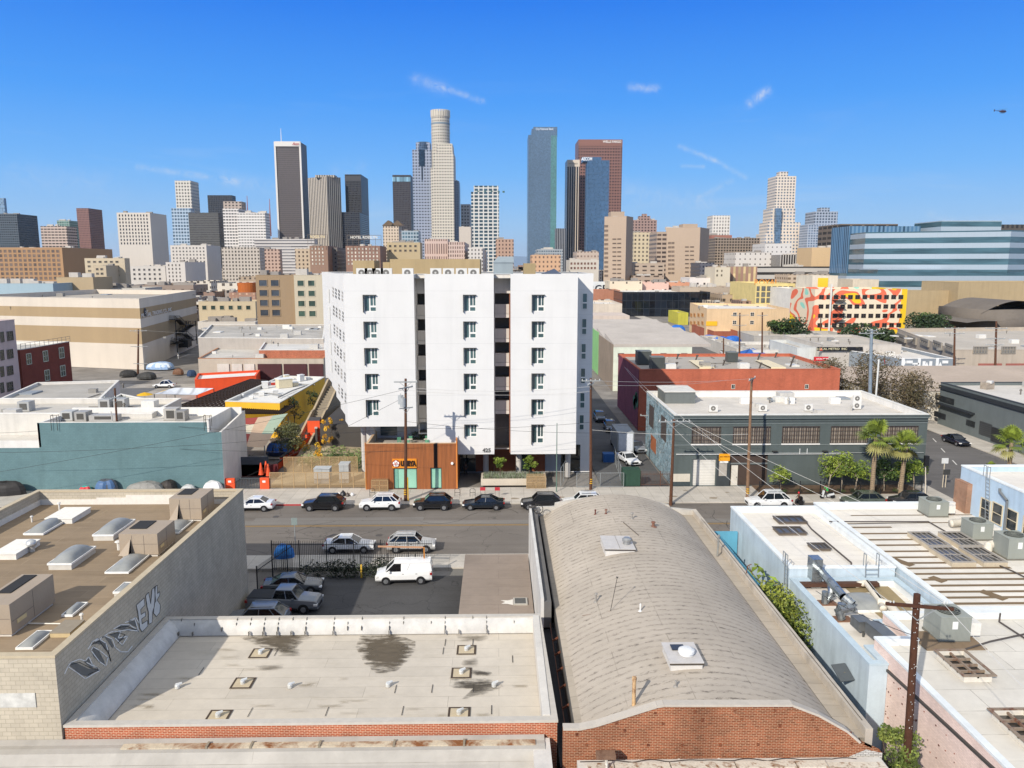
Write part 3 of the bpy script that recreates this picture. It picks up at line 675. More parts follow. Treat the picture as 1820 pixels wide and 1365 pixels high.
for i,(x,y)in enumerate(((985,1125),(995,1150),(1003,1178),(1012,1208),(1022,1243),(1030,1278))):
 a=G(x,y,5.5);MB().beam((3.17,a.y,5.0),(4.75,a.y+.15,6.0),.07,.09).beam((4.55,a.y-.05,5.86),(4.7,a.y+.3,6.0),.06).build('strut',rustm('#6b3d28','#58301c',.7),t)
rnd=random.Random(77)
for i in range(16):
 x=rnd.uniform(-30,50);y=rnd.uniform(72.5,83);P=[];a=rnd.choice((0,1.57))+rnd.uniform(-.2,.2);n=rnd.randint(4,9)
 for k in range(n):P.append((x,y));a+=rnd.uniform(-.5,.5);x+=1.1*math.cos(a);y=min(84.3,max(70.2,y+1.1*math.sin(a)))
 m=MB();w=rnd.uniform(.03,.07)
 for(xa,ya),(xb,yb)in zip(P,P[1:]):m.beam((xa,ya,.004),(xb,yb,.004),w,.006)
 m.build('crack_seal',plain('#3b3835',.8),kind='structure')
for x,y in((-12,75),(9,80.5),(-24,81),(36,76)):MB().cyl((x,y,0),(x,y,.012),.34,.34,18).build('manhole_cover',plain('#4c4844',.6),label='round iron manhole cover in the road, %s'%{-12:'in front of the yard fence',9:'beside the curved roof',-24:'near the red kerb',36:'before the white car with roof rack'}[x],cat='manhole cover')
for i in range(14):
 x,y=rnd.uniform(-28,48),rnd.uniform(81.8,84.2)if i%2 else rnd.uniform(86,90.5);z=.006 if i%2 else.146;r_=rnd.uniform(.25,.8);m=MB();m.face([(x+r_*rnd.uniform(.7,1.2)*math.cos(k*.63),y+r_*.6*rnd.uniform(.7,1.2)*math.sin(k*.63),z)for k in range(10)]);m.build('pavement_stain',plain('#5c564e' if i%2 else '#8a7d6b',.8),kind='structure')
def barrel_building():
 x0,x1,y0,y1=3.55,17.1,32.05,64.5
 r=thing('curved_roof_building','brick building under a long curved grey roof with dark dash marks','building',(10,48,0))
 XL,XR=3.9,15.9
 zl=5.55
 def prof(u):
  return zl+1.88*(1-abs(2*u-1)**2.1)
 t=NT('curved roofing');p=t.pos();s=t.n('ShaderNodeSeparateXYZ');t.l(p,s.inputs[0])
 n1=t.noise(p,.3,7,.6);nd=t.noise(t.pos((1.1,9.,0)),1.0,5,.7);big=t.noise(t.pos((.5,.8,0)),.9,4)
 lap=t.math('FRACT',t.math('MULTIPLY',s.outputs[1],1.75));la=t.rng(t.math('ABSOLUTE',t.math('SUBTRACT',lap,.5)),.2,.42,0.,1.)
 dsh=t.math('MULTIPLY',t.rng(t.noise(t.pos((1.6,3.4,0)),1.6,6,.8),.49,.60,0.,1.),la)
 c=t.scale('#aea394',t.math('MULTIPLY',t.rng(n1,.3,.7,.88,1.08),t.rng(nd,.3,.7,.93,1.05)))
 c=t.mix(t.math('MULTIPLY',dsh,t.rng(big,.35,.65,.5,1.)),c,'#5a524a')
 c=t.mix(t.math('MULTIPLY',t.rng(lap,.94,.99,0.,1.),.35),c,'#6d655b')
 sx_=t.math('FRACT',t.math('DIVIDE',s.outputs[0],3.0));c=t.mix(t.math('MULTIPLY',t.math('MULTIPLY',t.rng(sx_,.98,.99,0.,1.),t.rng(big,.45,.55,0.,1.)),.5),c,'#6d655b')
 rm_=t.fin(c,.9,0.,nd,.3,.02,spec=.2)
 m=MB();m.grid(lambda u,v:(XL+(XR-XL)*u,y0+.3+(y1-y0-.6)*v,prof(u)),30,24);m.build('roof',rm_,r,smooth=True)
 br=brickm('#84472c','#ae8f72',.235,.082,.011,.3,.6,.92,blot=.3)
 cop=plain('#b6ada0',.85)
 gp=[(3.3,5.35),(3.62,6.25),(4.2,6.3),(6.35,7.15),(7.2,7.48),(13.0,7.45),(14.6,6.75),(16.3,5.98),(17.3,5.55)]
 gp=[(AY(px,py,y0).x,ZY(px,py,y0))for px,py in((1001,1296),(1030,1296),(1060,1290),(1110,1274),(1168,1256),(1180,1254),(1408,1254),(1455,1272),(1505,1300),(1528,1320),(1568,1338))]
 m=MB();b=[(x,y0,z)for x,z in gp]
 for(xa,za),(xb,zb)in zip(gp,gp[1:]):
  m.face([(xa,y0,0),(xb,y0,0),(xb,y0,zb),(xa,y0,za)]);m.face([(xb,y0+.3,4),(xa,y0+.3,4),(xa,y0+.3,za),(xb,y0+.3,zb)])
 xe=gp[-1][0];xs0=gp[0][0]
 m.face([(xe,y0,0),(xe,y0+.3,0),(xe,y0+.3,gp[-1][1]),(xe,y0,gp[-1][1])]);m.face([(xs0,y0+.3,0),(xs0,y0,0),(xs0,y0,gp[0][1]),(xs0,y0+.3,gp[0][1])])
 m.build('gable_wall',br,r)
 m=MB()
 for(xa,za),(xb,zb)in zip(gp[:-1],gp[1:-1]):m.beam((xa,y0+.13,za+.03),(xb,y0+.13,zb+.03),.42,.1)
 m.build('gable_coping',cop,r)
 m=MB();m.face([(xe-1.5,y0-.012,3.5),(xe,y0-.012,3.5),(xe,y0-.012,gp[-1][1]),(xe-.75,y0-.012,gp[-1][1]+.18),(xe-1.5,y0-.012,gp[-1][1]-.15)]);m.build('whitewashed_corner',brickm('#c9c5bd','#77716a',.235,.082,.012,.4,.3),r)
 for x,z in[(AY(a,b_,y0).x,ZY(a,b_,y0))for a,b_ in((1025,1305),(1042,1324),(1096,1285),(1110,1298),(1164,1267),(1235,1264),(1306,1263),(1377,1263),(1248,1279),(1178,1286),(1318,1278),(1152,1324),(1212,1324),(1280,1324),(1347,1323),(1386,1290),(1444,1279),(1452,1297),(1511,1302),(1514,1321))]:
  m=MB();m.cbox((x,y0-.02,z),(.11,.03,.11),0);m.build('anchor_plate',rustm('#7c4a2e','#5d2c17',.8),r)
 strip=roofm('#a69b8b','#7b7267',1.,3.,.02,'#6f675b',.4,.15)
 m=MB();m.face([(XR,y0+.3,zl+.02),(16.75,y0+.3,zl-.02),(16.75,y1-.3,zl-.02),(XR,y1-.3,zl+.02)]);m.build('right_gutter_strip',strip,r)
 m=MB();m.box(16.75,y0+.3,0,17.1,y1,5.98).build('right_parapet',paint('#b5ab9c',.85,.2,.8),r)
 m=MB();m.face([(3.55,y0+.3,zl-.05),(XL+.02,y0+.3,zl+.01),(XL+.02,y1-.3,zl+.01),(3.55,y1-.3,zl-.05)]);m.build('left_gutter_strip',strip,r)
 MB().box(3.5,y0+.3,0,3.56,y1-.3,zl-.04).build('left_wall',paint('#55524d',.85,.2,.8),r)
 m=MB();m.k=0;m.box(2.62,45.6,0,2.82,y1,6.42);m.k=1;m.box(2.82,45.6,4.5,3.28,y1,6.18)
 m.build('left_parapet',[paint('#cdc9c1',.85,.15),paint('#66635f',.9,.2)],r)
 fp=[(AY(px,py,y1).x,ZY(px,py,y1))for px,py in((942,900),(985,899),(986,893),(1010,888),(1040,884),(1080,881),(1120,882),(1150,888),(1188,896),(1190,901),(1235,905))]
 m=MB()
 for(xa,za),(xb,zb)in zip(fp,fp[1:]):
  m.face([(xa,y1,za),(xb,y1,zb),(xb,y1,0),(xa,y1,0)][::-1]);m.face([(xa,y1-.3,4.5),(xb,y1-.3,4.5),(xb,y1-.3,zb),(xa,y1-.3,za)]);m.face([(xa,y1-.3,za),(xb,y1-.3,zb),(xb,y1,zb),(xa,y1,za)])
 m.build('far_parapet',paint('#b9b3a8',.85,.2,1.),r)
 return prof,XL,XR
bprof,BXL,BXR=barrel_building()
def bz(x):return bprof((x-BXL)/(BXR-BXL))
def onroof(px,py):
 z=7.
 for _ in range(12):
  p=G(px,py,z);z=bz(min(max(p.x,BXL),BXR))
 return Vector((p.x,p.y,z))
def roof_box(px,py,w,l,h,tilt,label,dome,panel):
 p=onroof(px,py);t=thing('roof_curb_box',label,'roof box',(0,0,0),'white boxes on the curved roof')
 wm=plain('#cbc6bd',.6);m=MB();m.box(-w/2,-l/2,-.5,w/2,l/2,h).build('curb',wm,t)
 m=MB();m.box(-w/2-.06,-l/2-.06,h,w/2+.06,l/2+.06,h+.07).build('lid',plain('#bdb8b2',.55),t)
 m=MB();x=w/2*.45;y=-.1 if panel else-l*.12
 if dome:m.lathe((x*.5,y-.05,h+.07),[(.36,0),(.36,.1),(.42,.11),(.40,.22),(.25,.3),(0,.33)],18)
 else:m.lathe((x+.15,y,h+.07),[(.27,0),(.27,.22),(.33,.22),(.33,.36),(.2,.46),(0,.48)],18)
 m.build('vent_cap',plain('#d5d5d2',.4)if dome else metalm('#a9a9a6',.35,.7),t,smooth=False)
 if panel:MB().box(-w*.30,l*.08,h+.09,w*.12,l*.36,h+.13).build('solar_panel',glass('#20242c',.2,.2),t)
 else:MB().box(-.015,-l/2,h+.07,.015,l/2,h+.085).build('lid_seam',plain('#8d8881',.7),t)
 m=MB();m.box(-w/2-.07,-l/2-.09,h-.05,w/2+.07,-l/2-.06,h+.02).build('drip_edge',plain('#4a4238',.7),t)
 for a,b in((-w/2,-l/2),(w/2,-l/2)):
  pts=[(a+.16*math.cos(q)*random.uniform(.6,1.3),b-.08+.12*math.sin(q)*random.uniform(.6,1.3),0.0)for q in[i*.7 for i in range(9)]]
 t.location=p;t.rotation_euler=(0,tilt,0);return t
roof_box(1097,972,2.0,2.5,.28,.02,'white box with a round metal turbine towards the far end of the curved roof',False,False)
roof_box(1212,1172,1.55,1.95,.32,0.0,'white box with a dark panel and round cap near the brick gable',True,True)
rp=rustm('#c9a77b','#6b3a22',.5,.7,3.)
p=onroof(1126,1262);p=AY(1126,1262,33.2);m=MB();m.cyl((p.x,33.2,6.6),(p.x,33.2,8.05),.09,.09,10);m.cyl((p.x,33.2,8.0),(p.x,33.2,8.15),.11,.11,10);m.build('flue_pipe',rp,label='tall rusty flue pipe just behind the brick gable',cat='flue pipe')
def roofstub(px,py,h,r,label,mt,cap=1.8,lean=0.):
 p=onroof(px,py);m=MB();q=p+Vector((lean,0,h));m.cyl(p-Vector((0,0,.1)),q,r,r,8);m.cyl(q,q+Vector((0,0,.07)),r*cap,r*cap*.7,8);m.lathe((p.x,p.y,p.z-.02),[(r*2.6,0),(r*1.2,.08)],8)
 m.build('roof_pipe',mt,label=label,cat='vent pipe')
gm_=plain('#8f8a82',.6);rd=rustm('#7f5a48','#5c2418',.8)
roofstub(1059,1070,.5,.06,'short pipe with a rusty cap left of the guy wires',gm_)
roofstub(1138,1086,.38,.05,'small white pipe right of the guy wires',plain('#d9d6cf',.5),1.2)
roofstub(1058,914,.32,.05,'left of two small pipes at the far end of the curved roof',rd)
roofstub(1077,913,.3,.05,'small forked pipe at the far end of the curved roof',rd,2.6)
roofstub(1123,922,.42,.06,'grey capped pipe right of the two small far pipes',gm_,2.2)
roofstub(1161,936,.34,.11,'stubby rust-red vent cap on the far right of the curved roof',rd,1.7)
roofstub(1201,1220,.22,.05,'tiny grey pipe in front of the near white box',gm_,1.4)
a=onroof(1085,1086);b=AY(1102,1015,a.y);b=Vector((a.x+.38,a.y+.15,a.z+2.0));m=MB();m.cyl(a,b,.018,.018,6);m.lathe((b.x,b.y,b.z-.05),[(.02,0),(.08,.08)],8)
m.build('antenna_mast',plain('#3a3632',.5),label='thin antenna mast standing on the curved roof',cat='antenna')
wire('guy_wire',[a,onroof(1035,1095)+Vector((0,0,.03))],.012,0,plain('#6d4a36',.6),'thin rusty wire lying left of the antenna mast',cat='wire')
p=onroof(1108,929);q=onroof(1135,952);MB().beam(p+Vector((0,0,.03)),q+Vector((0,0,.03)),.06,.05).build('roof_batten',plain('#6f675d',.8),label='dark strip lying on the curved roof behind the far white box',cat='batten')
p=Vector((16.2,53.8,5.6));p=G(1275,988,5.6);m=MB();m.cyl(p,p+Vector((.05,0,1.55)),.07,.07,8);m.cyl(p+Vector((.05,0,1.5)),p+Vector((.05,0,1.62)),.1,.1,8);m.build('conduit_mast',metalm('#a3a39d',.45,.6),label='grey conduit mast at the right edge of the curved roof',cat='conduit')
p=G(1326,1020,5.95);m=MB();m.tube([p,p+Vector((.1,0,.6)),p+Vector((.35,0,.7))],.03);m.tube([p+Vector((.15,.0,.62)),p+Vector((.5,.1,-.1))],.02);m.build('cable_bracket',rustm('#7c5a3e','#6a3417',.8),label='rusty bracket on the right parapet beside the alley garden',cat='bracket')
m=MB();pts=[G(1000+0,0,5)]*0+[Vector((16.9,y,6.0+.02*math.sin(y*2)))for y in lsp(33,62,24)]
m.tube(pts,.02,4);m.build('parapet_cable',plain('#4b443c',.7),label='black cable along the right parapet of the curved roof',cat='cable')
t=thing('bicycle_wheel','old wheel leaning at the far left corner of the curved roof','wheel',G(957,905,6.1))
c=G(957,905,6.55);m=MB();n=18
m.tube([c+Vector((.38*math.cos(2*math.pi*i/n),.08*math.sin(2*math.pi*i/n),.38*math.sin(2*math.pi*i/n)))for i in range(n+1)],.035);m.build('tyre',plain('#2a2723',.8),t)
m=MB()
for i in range(8):m.tube([c,c+Vector((.38*math.cos(math.pi*i/4),.08*math.sin(math.pi*i/4),.38*math.sin(math.pi*i/4)))],.012,4)
m.build('spokes',plain('#8b877f',.5),t)
m=MB();c2=G(942,905,6.3)
for i in range(2):m.box(c2.x-.1,c2.y-.2,c2.z-.2+.4*i,c2.x+.55,c2.y+.2,c2.z-.14+.4*i)
for x in(c2.x-.08,c2.x+.5):m.cyl((x,c2.y,c2.z-.3),(x,c2.y,c2.z+.5),.03,.03,6)
m.build('metal_rack',plain('#4b4641',.6),label='dark metal rack at the far left corner of the curved roof',cat='rack')
def near_right():
 r=thing('parapet_roof_building','grey-roofed building with a stained white coping in front of the brick gable','building',(10,26,0))
 Y1=31.9;z=4.75
 m=MB();m.box(3.5,20,0,17.2,Y1-.9,z-.35);m.build('roof',roofm('#aaa59c','#8d877e',1.2,9.,.012,'#8b8478',.3),r)
 cp=rustm('#cdc4b3','#7e5632',.5,.8,2.4)
 xs_=[3.9,5.1,7.6,10.5,13.2,14.6,17.2]
 MB().box(3.5,Y1-.9,0,17.25,Y1-.02,4.9).build('parapet',paint('#cbc6bc',.85,.2),r)
 for i,(a,b)in enumerate(zip(xs_,xs_[1:])):
  zz=5.02 if i<5 else 4.92
  MB().box(a+.03,Y1-.85,4.9,b-.03,Y1-.4,zz).build('coping_piece',cp,r)
 m=MB();m.tube([Vector((x,Y1-.33+.05*math.sin(x*3),5.0+.07*abs(math.sin(x*2.1))))for x in lsp(3.6,16,60)],.022,5);m.build('wall_cable',plain('#39312a',.7),r)
 for px in(1063,1134,1206,1277,1345):
  p=G(px,1362,4.4);m=MB();m.cyl(p,p+Vector((0,0,.28)),.06,.06,8);m.lathe((p.x,p.y,p.z+.26),[(.1,0),(.12,.06),(.07,.13),(0,.15)],10);m.build('post_vent',plain('#e1ddd5',.5),label='small white post vent at the bottom edge, %s'%{1063:'next to the peeling post',1134:'second from the peeling post',1206:'third from the peeling post',1277:'second from the right end',1345:'at the right end of its row'}[px],cat='roof vent',group='post vents along the bottom edge')
 p=AY(1077,1330,31.2);m=MB();m.cyl((p.x+.1,31.0,4.2),(p.x,31.1,5.5),.07,.07,8);m.build('peeling_post',rustm('#d7d0c2','#5b4a38',.45,.8,8.),label='peeling white post under the brown box',cat='post')
 MB().box(p.x-.42,31.0,5.5,p.x+.42,31.45,5.68).build('metal_box',rustm('#7b5e4a','#5b3a28',.5),label='brown metal box on a post before the brick gable',cat='metal box')
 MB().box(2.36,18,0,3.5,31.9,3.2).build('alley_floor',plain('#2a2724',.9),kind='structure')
near_right()
PB=paint('#b9c6cd',.75,.14,.5,.18);WP=paint('#dcdfdd',.75,.1,.6,.1)
wr=roofm('#d6cfc3','#8c8578',1.05,8.,.01,'#a5957a',.30,.06)
dk=plain('#5b4f40',.85)
def flatroof(name,label,pts,h,wm,rm,ph,pt=.25,cap=None,**k):return bldg(name,label,'building',pts,h,wm,rm,ph,pt,cap,**k)
r1=flatroof('blue_front_building','pale blue single-storey building with white roof nearest the street',rect(20.3,51.2,27.75,65),6.0,PB,wr,.45,.3,WP,inner=WP)
r2=flatroof('brown_striped_roof_building','long white roof with brown tar stripes and four big skylights',rect(28.0,44.4,46.,66.),6.0,PB,wr,.5,.35,WP,inner=WP)
r3=flatroof('blue_workshop_building','pale blue walled building with silver ductwork on its white roof',[(20.3,39.3),(21.33,39.3),(21.33,41.02),(23.4,41.02),(23.4,44.22),(27.75,44.22),(27.75,51),(20.3,51)],5.3,PB,wr,.5,.35,paint('#b3c3cb',.8),inner=WP)
r4=flatroof('pink_brick_building','peeling pink painted brick building with a white sheet roof',[(21.35,22),(46,22),(46,44.2),(23.42,44.2),(23.42,41),(21.35,41)],6.0,brickm('#ead2c5','#d9bcae',.235,.08,.010,.2,.18,.9,blot=.12),roofm('#cbc5b9','#7f786c',1.9,3.6,.018,'#a39a88',.25,.08),.35,.3,WP,inner=WP)
m=MB();zt=5.512;y=46.2;i=0
tar=roofm('#75634c',None,1,1,0,'#5b4c39',.4,.2)
def tarstrip(x0,x1,y,w,nm='tar_stripe'):
 m=MB();m.face([(x0,y,zt+random.random()*.004),(x1,y+.02,zt+.002),(x1,y+w,zt+.002),(x0,y+w*1.03,zt+.002)]);m.build(nm,tar,r2)
for i,(yy,a,b)in enumerate(((45.3,29.5,45),(46.2,28.6,45),(47.1,28.5,45.),(48.0,28.5,45),(49.0,28.5,45),(50.,28.5,42),(51.,28.6,40),(52.0,28.6,36.6),(53.,28.6,35.5),(54.1,28.5,35),(55.3,28.5,34.6),(56.6,28.5,34.2),(57.8,28.5,33.6),(59.2,28.6,33.2),(60.7,28.6,32.4))):tarstrip(a,b,yy,.32)
for a,b,c in((29.2,61.8,45),(30.4,63.8,42)):tarstrip(a,c,b,.2)
for x,y,l in((32.4,47.6,1.6),(34.9,46.7,1.4),(30.2,50.2,1.),(29.4,53.3,1.5)):m=MB();m.cbox((x,y,zt+.006),(.7,l,.004),.5);m.build('tar_patch',tar,r2)
def cageskylight(px,py,w,l,label,z=5.5):
 p=G(px,py,z);t=thing('skylight',label,'skylight',p,'low framed skylights on the striped roof')
 x,y=p.x,p.y;MB().box(x,y,z,x+w,y+l,z+.32,'t').build('curb',plain('#b8aa92',.8),t)
 m=MB();m.k=0;m.face([(x,y,z+.26),(x+w,y,z+.26),(x+w,y+l,z+.26),(x,y+l,z+.26)]);m.build('pane',glass('#4d4a45',.3,.5),t)
 m=MB()
 for a,b,c,d in((x,y,x+w,y+.12),(x,y+l-.12,x+w,y+l),(x,y+.12,x+.12,y+l-.12),(x+w-.12,y+.12,x+w,y+l-.12)):m.box(a,b,z+.32,c,d,z+.4)
 for i in range(1,4):m.beam((x+w*i/4,y+.1,z+.36),(x+w*i/4,y+l-.1,z+.36),.04)
 m.beam((x+.1,y+l*.5,z+.36),(x+w-.1,y+l*.5,z+.36),.05);m.beam((x+.1,y+.2,z+.35),(x+w*.5,y+l*.6,z+.35),.03);m.beam((x+w*.5,y+l*.6,z+.35),(x+w-.1,y+.2,z+.35),.03)
 m.build('frame',plain('#9a9389',.5),t)
for px,py,lb in((1650,978,'farther left of the four big skylights'),(1707,978,'farther right of the four big skylights'),(1692,1008,'nearer left of the four big skylights'),(1748,1008,'nearer right of the four big skylights')):cageskylight(px,py,1.75,3.1,lb)
def smallsky(px,py,w,l,label,z=5.56):
 p=G(px,py,z);t=thing('skylight',label,'skylight',p);x,y=p.x,p.y
 MB().box(x,y,z,x+w,y+l,z+.18,'t').build('curb',plain('#6b6053',.8),t);MB().face([(x,y,z+.16),(x+w,y,z+.16),(x+w,y+l,z+.16),(x,y+l,z+.16)]).build('pane',glass('#4a4740',.35,.4),t)
 m=MB()
 for a,b,c,d in((x-.06,y-.06,x+w+.06,y+.06),(x-.06,y+l-.06,x+w+.06,y+l+.06),(x-.06,y+.06,x+.06,y+l-.06),(x+w-.06,y+.06,x+w+.06,y+l-.06)):m.box(a,b,z+.18,c,d,z+.24)
 for i in range(1,4):m.beam((x+w*i/4,y,z+.2),(x+w*i/4,y+l,z+.2),.05)
 m.build('frame',plain('#57504a',.6),t)
smallsky(1385,932,2.3,1.5,'farther dark skylight on the pale blue front building roof');smallsky(1385,952,2.2,1.5,'nearer dark skylight on the pale blue front building roof');smallsky(1446,980,1.3,1.2,'small square white-curbed skylight on the front building roof')
for px,py,w,l,lb in((1738,1213,1.45,2.5,'big brown-framed skylight on the pink brick building'),(1850,1335,1.5,2.5,'brown-framed skylight cut off by the right frame edge')):
 p=G(px-25,py,5.66);t=thing('skylight',lb,'skylight',p,'brown-framed skylights on the pink building');x,y=p.x,p.y;z=5.66
 MB().box(x,y,z,x+w,y+l,z+.4,'t').build('curb',plain('#cfc8ba',.8),t);MB().face([(x,y,z+.15),(x+w,y,z+.15),(x+w,y+l,z+.15),(x,y+l,z+.15)]).build('pane',glass('#2b2926',.3,.5),t)
 m=MB();q=.16
 for a,b,c,d in((x-q,y-q,x+w+q,y),(x-q,y+l,x+w+q,y+l+q),(x-q,y,x,y+l),(x+w,y,x+w+q,y+l)):m.box(a,b,z+.4,c,d,z+.46)
 for i in range(1,4):m.box(x,y+l*i/4-.05,z+.2,x+w,y+l*i/4+.05,z+.32)
 m.box(x+w*.5-.05,y,z+.22,x+w*.5+.05,y+l,z+.34);m.build('frame',rustm('#8b7a68','#6b3f27',.4),t)
gum=paint('#92958c',.6,.05,.9,.05)
def fanunit(x,y,z,s,h,label,rz=0.,duct=True,nd=1,um=gum,grp='grey-green rooftop fan units'):
 t=thing('rooftop_air_unit',label,'air conditioner',(0,0,0),grp)
 m=MB();m.box(-s/2,-s/2,.12,s/2,s/2,h).build('cabinet',ribbed('#92958c',.07,.01),t)
 MB().box(-s/2-.04,-s/2-.04,0,s/2+.04,s/2+.04,.12).build('base',plain('#6d6a60',.7),t)
 MB().box(-s/2-.02,-s/2-.02,h,s/2+.02,s/2+.02,h+.05).build('top_panel',um,t)
 m=MB();m.cyl((0,0,h+.05),(0,0,h+.1),s*.36,s*.36,24);m.build('fan_well',plain('#31332f',.6),t)
 m=MB()
 for i in range(4):m.tube([((s*.36*(i+1)/4)*math.cos(a),(s*.36*(i+1)/4)*math.sin(a),h+.12)for a in[2*math.pi*k/20 for k in range(21)]],.012,4)
 for i in range(8):m.tube([(0,0,h+.12),(s*.36*math.cos(i*math.pi/4),s*.36*math.sin(i*math.pi/4),h+.12)],.012,4)
 m.build('fan_guard',plain('#77796f',.5),t)
 MB().box(-s*.12,-s/2-.02,h*.55,s*.06,-s/2,h*.85).build('label_plate',plain('#d8d8d2',.6),t)
 if duct:MB().box(s/2,-s*.3,.25,s/2+.8,s*.25,.25+h*.5).build('duct',plain('#d3cfc6',.6),t)
 t.location=(x,y,z);t.rotation_euler=(0,0,rz);return t
for px,py,s,h,lb,z in((1668,920,1.7,1.3,'fan unit farthest away, at the far end of the striped roof',5.5),(1747,962,1.6,1.35,'middle fan unit beside the blue two-storey wall',5.5),(1812,996,1.8,1.6,'fan unit at the right frame edge next to the big skylights',5.5),(1697,1143,1.75,1.5,'fan unit on the pink brick building roof, closest to the camera',5.66)):
 p=G(px,py,z);fanunit(p.x,p.y+.9,z,s,h,lb)
p=G(1697,1150,5.66);MB().cbox((p.x-.1,p.y+.7,5.70),(3.4,2.2,.06),0).build('wooden_platform',plain('#7d6a54',.8),label='brown board platform under the nearest fan unit',cat='platform')
p=G(1750,910,5.5);MB().box(p.x-.9,p.y,5.5,p.x+1.1,p.y+1.6,6.25).build('equipment_box',paint('#a39a8a',.8),label='plain beige metal box beside the farthest fan unit',cat='metal box')
dm=paint('#d2c9b8',.7,.12,2.)
def duct(name,pts,r,mt,label,n=12,cat='duct'):
 m=MB();m.tube(pts,r,n)
 for p in pts[1:-1]:m.lathe((p[0],p[1],p[2]-r),[(0,0),(r*.7,r*.3),(r*1.02,r),(r*.7,r*1.7),(0,r*2)],n)
 m.cyl(pts[0],Vector(pts[0])+(Vector(pts[0])-Vector(pts[1])).normalized()*.01,r,r,n);m.cyl(pts[-1],Vector(pts[-1])+(Vector(pts[-1])-Vector(pts[-2])).normalized()*.01,r,r,n)
 return m.build(name,mt,label=label,cat=cat,smooth=True)
q=G(1690,930,5.9);duct('roof_duct',[q,q+Vector((1.6,.2,.05)),q+Vector((2.1,.6,-.2))],.32,dm,'fat beige duct in front of the farthest fan unit')
q=G(1756,972,5.9);duct('roof_duct',[q+Vector((0,0,-.3)),q+Vector((.1,.1,.1)),q+Vector((1.3,.5,.15))],.3,dm,'bent beige duct beside the middle fan unit')
q=G(1522,1034,5.2)
duct('roof_duct',[G(1520,1040,5.0),G(1540,1036,5.25),G(1566,1070,5.25),G(1570,1082,5.2)],.22,dm,'farther white-wrapped duct running beside the tan ledge')
duct('roof_duct',[G(1563,1070,5.3),G(1580,1074,5.35),G(1608,1106,5.3),G(1612,1118,5.0)],.26,dm,'nearer white-wrapped duct ending beside the wooden pole')
m=MB();p=G(1510,1100,4.82);z=4.84
m.face([G(1490,1035,z),G(1555,1020,z),G(1640,1100,z),G(1640,1118,z),G(1590,1118,z)]);m.build('tan_patch',roofm('#8f7f60',None,1,1,0,'#6f5f45',.4,.2),r3)
t=thing('exhaust_ductwork','shiny silver exhaust ductwork on the blue workshop roof','ductwork',G(1480,1070,4.8))
sm=metalm('#a9adad',.3,.9);z0=4.8
def seg(pts,r,nm,n=12):
 m=MB();m.tube(pts,r,n)
 for a,b in zip(pts,pts[1:]):
  a=Vector(a);b=Vector(b);d=(b-a).normalized()
  for k in(0.05,.5,.95):c=a.lerp(b,k);m.cyl(c-d*.03,c+d*.03,r*1.13,r*1.13,n,False)
 m.build(nm,sm,t,smooth=False)
A_=G(1453,1012,6.2);
MB().box(A_.x-.35,A_.y,4.8,A_.x+.35,A_.y+.9,6.9).build('hood_box',sm,t)
B_=G(1477,1035,6.0);C_=G(1500,1062,5.9);D_=G(1515,1075,5.6);E_2=G(1490,1083,5.5)
seg([A_+Vector((.3,0,-.2)),B_,C_,D_],.28,'duct_run');seg([B_,G(1478,1055,5.4),G(1465,1072,4.85)],.24,'riser');seg([G(1517,1080,5.5),E_2,G(1495,1100,4.9)],.24,'riser')
p=G(1465,1074,4.8);MB().cyl(p,p+Vector((0,0,.9)),.2,.2,12).build('stub',sm,t);p=G(1494,1100,4.8);MB().cyl(p,p+Vector((0,0,1.05)),.24,.24,12).build('stub',sm,t)
for px,py in((1470,1073),(1497,1102)):p=G(px,py,4.815);MB().box(p.x-.7,p.y-.3,4.8,p.x+.6,p.y+.5,4.86).build('pad',plain('#7b5a45',.8),t)
t=thing('exhaust_fan_box','dark grey exhaust fan cabinet at the end of the silver ducts','exhaust fan',G(1545,1130,4.8))
p=G(1560,1152,4.8);gmm=metalm('#7b7d7c',.5,.6);MB().cbox((p.x+.2,p.y+.2,5.6),(.8,1.9,.7),.08).build('cabinet',gmm,t)
MB().cbox((p.x-.15,p.y+1.9,5.45),(.8,1.0,.6),.08).build('transition',gmm,t)
for dx,dy in((-.4,-.9),(.6,-.9),(-.4,1.2),(.6,1.2)):MB().box(p.x+.2+dx-.05,p.y+.2+dy-.05,4.8,p.x+.2+dx+.05,p.y+.2+dy+.05,5.15).build('leg',plain('#4b4b48',.6),t)
t=skylight(*(lambda q:(q.x+1.9,q.y,4.8))(G(1500,1090,4.8)),2.3,2.6,.15,.35,'big pale domed skylight between the silver ducts and white ducts',None,plain('#dcdcd6',.7))
p=G(1402,1027,5.1);MB().box(20.8,50.2,5.0,26.2,50.75,5.25).build('timber_beam',plain('#4f3527',.8),label='dark brown beam lying against the step between blue roofs',cat='beam')
def ladder(a,b,w,label,over=.9,mt=None,dirw=Vector((1,0,0))):
 t=thing('roof_ladder',label,'ladder',a);mt=mt or plain('#7f8486',.5);a=Vector(a);b=Vector(b);dw=dirw*w/2
 for s_ in(-1,1):MB().tube([a+dw*s_,b+dw*s_,b+dw*s_+Vector((0,0,over)),b+dw*s_+Vector((0,.35,over)),b+dw*s_+Vector((0,.35,0))],.03,6).build('rail',mt,t)
 m=MB();n=max(2,int((b-a).length/.3))
 for i in range(n):c=a.lerp(b,(i+.5)/n);m.cyl(c-dw,c+dw,.02,.02,6)
 m.build('rungs',mt,t);return t
p=G(1520,1025,5.3);ladder((26.0,50.9,4.8),(26.0,51.0,6.1),.9,'short step ladder between the two blue roofs')
ladder((20.15,51.4,4.6),(20.15,51.5,6.0),.5,'thin ladder at the near left corner of the front blue roof',dirw=Vector((0,1,0)))
pm=plain('#4e4640',.6)
